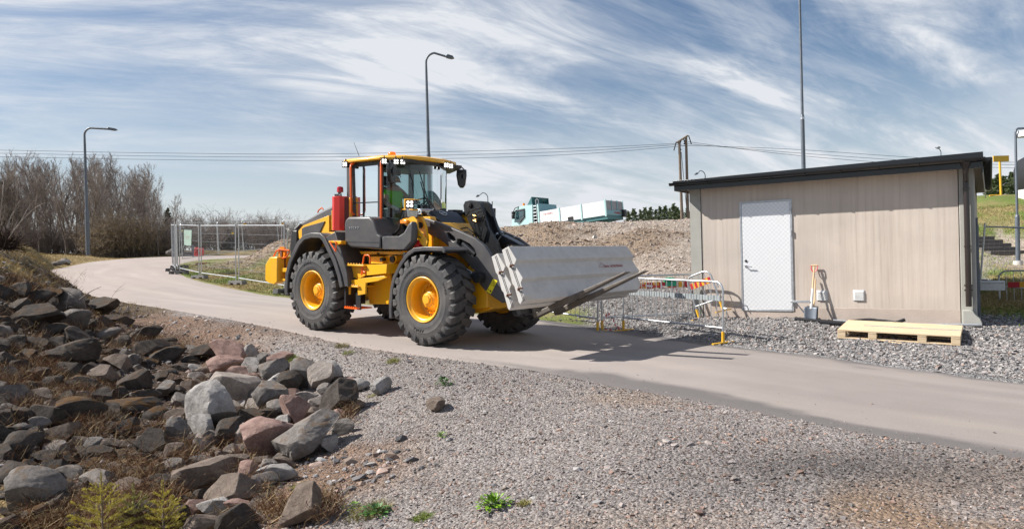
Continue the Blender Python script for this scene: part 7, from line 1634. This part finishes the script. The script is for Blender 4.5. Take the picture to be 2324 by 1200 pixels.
def type_scatter(n, a0, a1, r0, r1, pw, types, wts):
    x, y, r = scatter(n, a0, a1, r0, r1, pw); T = ground_types(x, y); pr = sum(T[:, TYPES.index(t)]*w for t, w in zip(types, wts)); k = (RNG.uniform(size=n) < pr) & (road_dist(x, y) > .12); return x[k], y[k], r[k]
x, y, r = type_scatter(90000, -42, -4, 16, 52, .4, ['straw', 'soil'], [1, .25]); tag(blades('dry_grass', x, y, RNG.uniform(.06, .22, len(x)), gcols(len(x), (.40, .28, .12), (.26, .19, .07)), m_grass, 1.0, .006+0*.0), kind='stuff')
x, y, r = type_scatter(26000, -44, 2, 4.8, 13, .8, ['straw', 'dirt', 'soil'], [1, .10, .02]); k = RNG.uniform(size=len(x)) < np.clip(fbm(x*2.2, y*2.2, 3, 7)*2+.6, 0, 1); x, y = x[k], y[k]
tag(blades('dry_grass', x, y, RNG.uniform(.07, .26, len(x)), gcols(len(x), (.46, .33, .17), (.30, .19, .09)), m_grass, 1.5, .0022), kind='stuff')
x, y, r = type_scatter(150000, -34, -2, 20, 42, .6, ['lawn', 'bank'], [1, .03]); g = (fbm(x*.6, y*.6, 4, 44, .6)*2.2+.25 > RNG.uniform(size=len(x)))[:, None]
tag(blades('lawn_grass', x, y, RNG.uniform(.03, .11, len(x)), np.where(g, gcols(len(x), (.10, .17, .03), (.20, .25, .05)), gcols(len(x), (.40, .31, .15), (.27, .21, .09))), m_grass, 1.0, .007), kind='stuff')
x, y, r = type_scatter(110000, 29, 42, 14, 36, .7, ['green', 'bank'], [1, .15]); g = (fbm(x*.6, y*.6, 4, 44, .6)*2.2+.45 > RNG.uniform(size=len(x)))[:, None]
tag(blades('slope_grass', x, y, RNG.uniform(.04, .14, len(x)), np.where(g, gcols(len(x), (.13, .20, .03), (.22, .28, .06)), gcols(len(x), (.42, .33, .16), (.28, .22, .10))), m_grass, 1.0, .006), kind='stuff')
# dead fern and moss between the stones
cl = []
for (u, v, rad_, n_) in ((210, 745, 45, 900), (110, 850, 60, 1500), (60, 800, 40, 600), (250, 810, 30, 600), (380, 800, 45, 900), (330, 790, 35, 600), (120, 930, 60, 800), (210, 975, 40, 700), (360, 1000, 30, 500), (290, 1100, 60, 1100), (250, 1185, 70, 1600), (120, 1190, 60, 1400), (340, 1190, 60, 1500), (20, 880, 50, 900), (40, 660, 40, 900), (90, 670, 40, 700), (200, 905, 60, 900), (150, 640, 40, 800), (430, 1040, 25, 300), (620, 1180, 40, 500), (740, 1170, 40, 500), (790, 960, 20, 250)):
    for _ in range(n_): a, q = RNG.uniform(0, 6.28), RNG.uniform()**.5*rad_; cl.append((u+q*math.cos(a), v+q*.5*math.sin(a), v))
for _ in range(24000):
    a, b = RNG.uniform(-10, 600), RNG.uniform(640, 1200)
    if fbm(np.array([a/70]), np.array([b/40]), 3, 77)[0] > -.02 and b > 640+a*.32: cl.append((a, b, b))
cu = np.array(cl)
def fast_hit(U, V_):
    """ray march many pixels onto the terrain"""
    D = np.stack([(U-CX)/CF, -(V_-CY)/CF, -np.ones(len(U))], 1)@_CR.T; ys = np.geomspace(3.5, 40, 110); out = np.full(len(U), np.nan)
    for yy in ys:
        k = np.isnan(out); 
        if not k.any(): break
        X = D[k, 0]/D[k, 1]*yy; Z = CAMZ+D[k, 2]/D[k, 1]*yy; h = Z < ground_z(X, np.full(len(X), yy), False); idx = np.where(k)[0][h]; out[idx] = yy
    ok = ~np.isnan(out); return (D[ok, 0]/D[ok, 1]*out[ok]), out[ok], ok
ux, uy, ok = fast_hit(cu[:, 0], cu[:, 1]); uy = uy*RNG.uniform(.97, 1.03, len(uy)); straw = RNG.uniform(size=len(ux)) < .33
tag(blades('dead_fern_and_straw', ux, uy, RNG.uniform(.08, .30, len(ux)), np.where(straw[:, None], gcols(len(ux), (.46, .36, .21), (.28, .19, .10)), gcols(len(ux), (.17, .075, .035), (.09, .045, .025))), m_grass, 2.2, .0026, zs=ground_z(ux, uy, False)+RNG.uniform(0, .12, len(ux))), kind='stuff')
# ------------------------------------------------------------------ small plants
def tuft(u, v, rad_px, hgt, n_, c0, c1, label, name='grass_tuft', cat='grass tuft'):
    p = hit_ground(u, v); s = rad_px/CF*p.y; a = RNG.uniform(0, 6.28, n_); q = RNG.uniform(0, 1, n_)**.6*s; X, Y_ = p.x+q*np.cos(a), p.y+q*np.sin(a)
    o = blades(name, X, Y_, RNG.uniform(.5, 1, n_)*hgt, gcols(n_, c0, c1), m_grass, 1.0, .0022, zs=ground_z(X, Y_, False)); o['label'] = label; o['category'] = cat; return o
tuft(655, 826, 24, .13, 420, (.16, .24, .04), (.30, .30, .10), 'green grass tuft at the top edge of the stone pile, by the road shoulder')
tuft(776, 788, 15, .16, 220, (.30, .26, .12), (.18, .16, .06), 'tall dry grass tuft on the shoulder below the rear wheel'); tuft(790, 806, 14, .10, 160, (.20, .26, .05), (.30, .27, .10), 'small green tuft just below the dry tuft by the rear wheel')
tuft(891, 822, 17, .12, 240, (.20, .25, .05), (.34, .28, .12), 'yellow-green grass tuft at the road edge left of the front wheel'); tuft(957, 1180, 22, .10, 260, (.14, .24, .03), (.28, .28, .08), 'bright grass tuft at the bottom edge, left of the leafy weed')
tuft(835, 1165, 52, .12, 500, (.17, .20, .04), (.36, .27, .13), 'broad mixed tuft of green and dry grass at the bottom edge'); tuft(1188, 1150, 12, .09, 120, (.24, .26, .06), (.36, .28, .12), 'sparse little tuft right of the large leafy weed'); tuft(680, 1110, 20, .09, 200, (.16, .24, .04), (.3, .28, .1), 'green tuft behind the squarish brown boulder'); tuft(845, 898, 12, .06, 100, (.3, .32, .06), (.36, .3, .12), 'tiny yellowish tuft by the blue-grey stone')
m_leaf = mat('leaf_green', (.16, .30, .015), .5, var=.3, vscale=14); m_leaf2 = mat('dark_leaf_green', (.05, .13, .02), .5, var=.3, vscale=14)
def weed(u, v, rpx, label, mt, n_=90, tall=.7):
    p = hit_ground(u, v+rpx*.6); s = rpx/CF*p.y*1.3; e = empty('leafy_weed', (p.x, p.y, gz(p.x, p.y))); tag(e, label, 'plant'); V, F = [], []; st = MB()
    for i in range(n_):
        az = RNG.uniform(0, 6.28); el = RNG.uniform(.1, 1.35); L_ = s*RNG.uniform(.5, 1.05); d = np.array([math.cos(az)*math.cos(el), math.sin(az)*math.cos(el), math.sin(el)*tall]); c = d*L_; l_ = s*RNG.uniform(.16, .30); sd = np.cross(d, [0, 0, 1]); sd /= np.linalg.norm(sd)+1e-6; up_ = np.cross(sd, d); up_ /= np.linalg.norm(up_)+1e-9; w = l_*.42
        dd = d/np.linalg.norm(d)+np.array([0, 0, -.35]); dd /= np.linalg.norm(dd); o = len(V); V += [c-dd*l_*.5, c-sd*w+up_*w*.25, c+sd*w+up_*w*.25, c+dd*l_*.6, c]; F += [(o, o+1, o+4), (o, o+4, o+2), (o+1, o+3, o+4), (o+4, o+3, o+2)]
        if i % 4 == 0: st.cyl((0, 0, 0), tuple(c), .0025, .0015, n=4)
    link('leaves', np_mesh('leaves', np.array(V), np.array(F), mt, smooth=False), e); st.build('stems', m_leaf2, e)
weed(1122, 1132, 34, 'large bright green leafy weed on the gravel near the bottom edge', m_leaf, 150); weed(1009, 861, 20, 'round dark green leafy weed high on the gravel slope', m_leaf2, 90)
weed(1001, 986, 14, 'small leafy weed in the middle of the gravel slope', m_leaf, 40); weed(858, 1146, 36, 'low spreading dark green weed left of the large bright one', m_leaf2, 90, .45); weed(803, 1141, 20, 'small green weed at the far left of the weeds on the gravel', m_leaf, 40, .45)
# young spruces in the bottom left corner
m_ndl = mat('yellow_green_needles', (.50, .42, .045), .7, var=.3, vscale=9); m_ndl2 = mat('olive_needles', (.30, .29, .06), .7, var=.3, vscale=9)
def young_spruce(u, vtop, y, H_, W_, mt, label, seed):
    rng = np.random.default_rng(seed); t_ = at(u, vtop, y); e = empty('young_spruce', (t_.x, t_.y, t_.z-H_)); tag(e, label, 'young spruce'); br, V, F = [], [], []
    def needles(a, b, n_, L_):
        d = (b-a)/np.linalg.norm(b-a)
        for k in range(n_): c = a+(b-a)*rng.uniform(0, 1); q = d*.8+rng.normal(0, .6, 3); q /= np.linalg.norm(q); w = np.cross(q, rng.normal(size=3)); w /= np.linalg.norm(w); o = len(V); V.extend([c-w*.0019, c+w*.0019, c+q*L_]); F.append((o, o+1, o+2))
    br.append((np.array([[0, 0, -.1], [0, 0, H_*.5], [0, 0, H_]]), np.array([.010, .007, .004]))); needles(np.array([0, 0, H_*.6]), np.array([0, 0, H_]), 260, .017)
    for f in (.78, .64, .50, .36, .22, .10):
        nb = 6 if f > .6 else 9
        for i in range(nb):
            az = 2*math.pi*i/nb+rng.uniform(-.3, .3); L_ = W_*((1-f)**.75+.12)*rng.uniform(.75, 1.1); a = np.array([0, 0, H_*f*.9]); d = np.array([math.cos(az), math.sin(az), .95*f+.15]); d /= np.linalg.norm(d); b = a+d*L_; br.append((np.array([a, b]), np.array([.003, .0015]))); needles(a+(b-a)*.15, b, int(650*L_)+20, .015)
            for k in range(int(L_*20)):
                g = rng.uniform(.3, .95); c = a+(b-a)*g; s_ = rng.choice([-1, 1]); d2 = d+np.cross(d, [0, 0, 1])*s_*.9; d2 /= np.linalg.norm(d2); b2 = c+d2*L_*(1-g)*.7+.02*d2; br.append((np.array([c, b2]), np.array([.002, .001]))); needles(c, b2, 34, .013)
    link('stem', polys_mesh('stem', br, m_bark, 3, .001), e); link('needles', np_mesh('needles', np.array(V), np.array(F), mt, smooth=False), e)
young_spruce(229, 1071, 5.5, .58, .30, m_ndl, 'largest young spruce, yellow-green, in the bottom left corner', 1); young_spruce(303, 1096, 5.7, .45, .20, m_ndl2, 'middle young spruce, half hidden behind its two neighbours', 2)
young_spruce(368, 1090, 5.6, .46, .20, m_ndl, 'rightmost young spruce of the three in the bottom left corner', 3); 
# thin bare saplings at the left edge and the clump they grow from
def sapling(paths, y, label, r=.012, name='bare_sapling', mt=m_twig2, cat='sapling'):
    e = empty(name, at(paths[0][0][0], paths[0][0][1], y)); tag(e, label, cat); P_ = []
    for pa in paths:
        Q = [np.array(at(u, v, y+.25*math.sin(i*1.7+len(pa)))) - np.array(e.location) for i, (u, v) in enumerate(pa)]; out = []
        for i in range(len(Q)-1):
            p0, p1, p2, p3 = Q[max(i-1, 0)], Q[i], Q[i+1], Q[min(i+2, len(Q)-1)]
            for k in range(4): t_ = k/4; out.append(.5*((2*p1)+(-p0+p2)*t_+(2*p0-5*p1+4*p2-p3)*t_*t_+(-p0+3*p1-3*p2+p3)*t_**3))
        out.append(Q[-1]); P_.append((np.array(out), np.linspace(r, r*.3, len(out))))
        for k in range(2, len(out)-1, 2):
            d = out[k+1]-out[k]; L_ = np.linalg.norm(Q[-1]-Q[0])*.12; d = d/np.linalg.norm(d)+RNG.normal(0, .6, 3); P_.append((np.array([out[k], out[k]+d*L_*.5, out[k]+d*L_+RNG.normal(0, .03, 3)]), np.array([r*.35, r*.25, r*.15])))
    link('stems', polys_mesh('stems', P_, mt, 4, .002), e); return e
sapling([[(12, 570), (15, 520), (32, 475), (52, 450), (75, 432)], [(12, 570), (22, 500), (40, 470), (60, 440)]], 17, 'tall thin bare sapling arching right at the left edge', .009)
sapling([[(2, 572), (25, 530), (55, 495), (85, 468), (100, 462)], [(20, 540), (48, 500), (65, 470), (82, 448)]], 16, 'second bare sapling leaning right below the tall one', .009)
sapling([[(0, 500), (6, 440), (10, 405), (20, 390)], [(6, 440), (0, 425)]], 19, 'upright bare sapling cut by the left edge', .014)
sapling([[(150, 700), (158, 660), (170, 640), (198, 608)], [(165, 650), (180, 640)]], 13, 'thin twig standing before the road at the left', .004); sapling([[(130, 650), (165, 668), (200, 690), (216, 705)], [(180, 680), (205, 662), (230, 650)]], 13.5, 'fallen branch lying on the slope by the road', .009, 'fallen_branch', m_bark, 'branch')
sapling([[(245, 690), (262, 662), (285, 642)], [(262, 662), (280, 655)]], 12.5, 'small forked twig against the road', .004); sapling([[(305, 790), (312, 745), (318, 700)], [(312, 760), (330, 735)], [(310, 775), (296, 740)]], 12.5, 'leafless seedling in the stones left of the gravel slope', .006)
p = hit_ground(14, 575); cb = []
for i in range(260): a = RNG.uniform(0, 6.28); el = RNG.uniform(-.1, 1.4); d = np.array([math.cos(a)*math.cos(el), math.sin(a)*math.cos(el), math.sin(el)]); L_ = RNG.uniform(.25, .55); s_ = d*RNG.uniform(0, .15); cb.append((np.array([s_, s_+d*L_*.6+RNG.normal(0, .03, 3), s_+d*L_+RNG.normal(0, .05, 3)]), np.array([.012, .008, .003])))
e = empty('brushwood', at(14, 565, 16)); tag(e, 'dark clump of cut brushwood at the left edge under the saplings', 'brushwood'); link('sticks', polys_mesh('sticks', cb, mat('dark_sticks', (.055, .032, .022), .95), 3, .003), e)
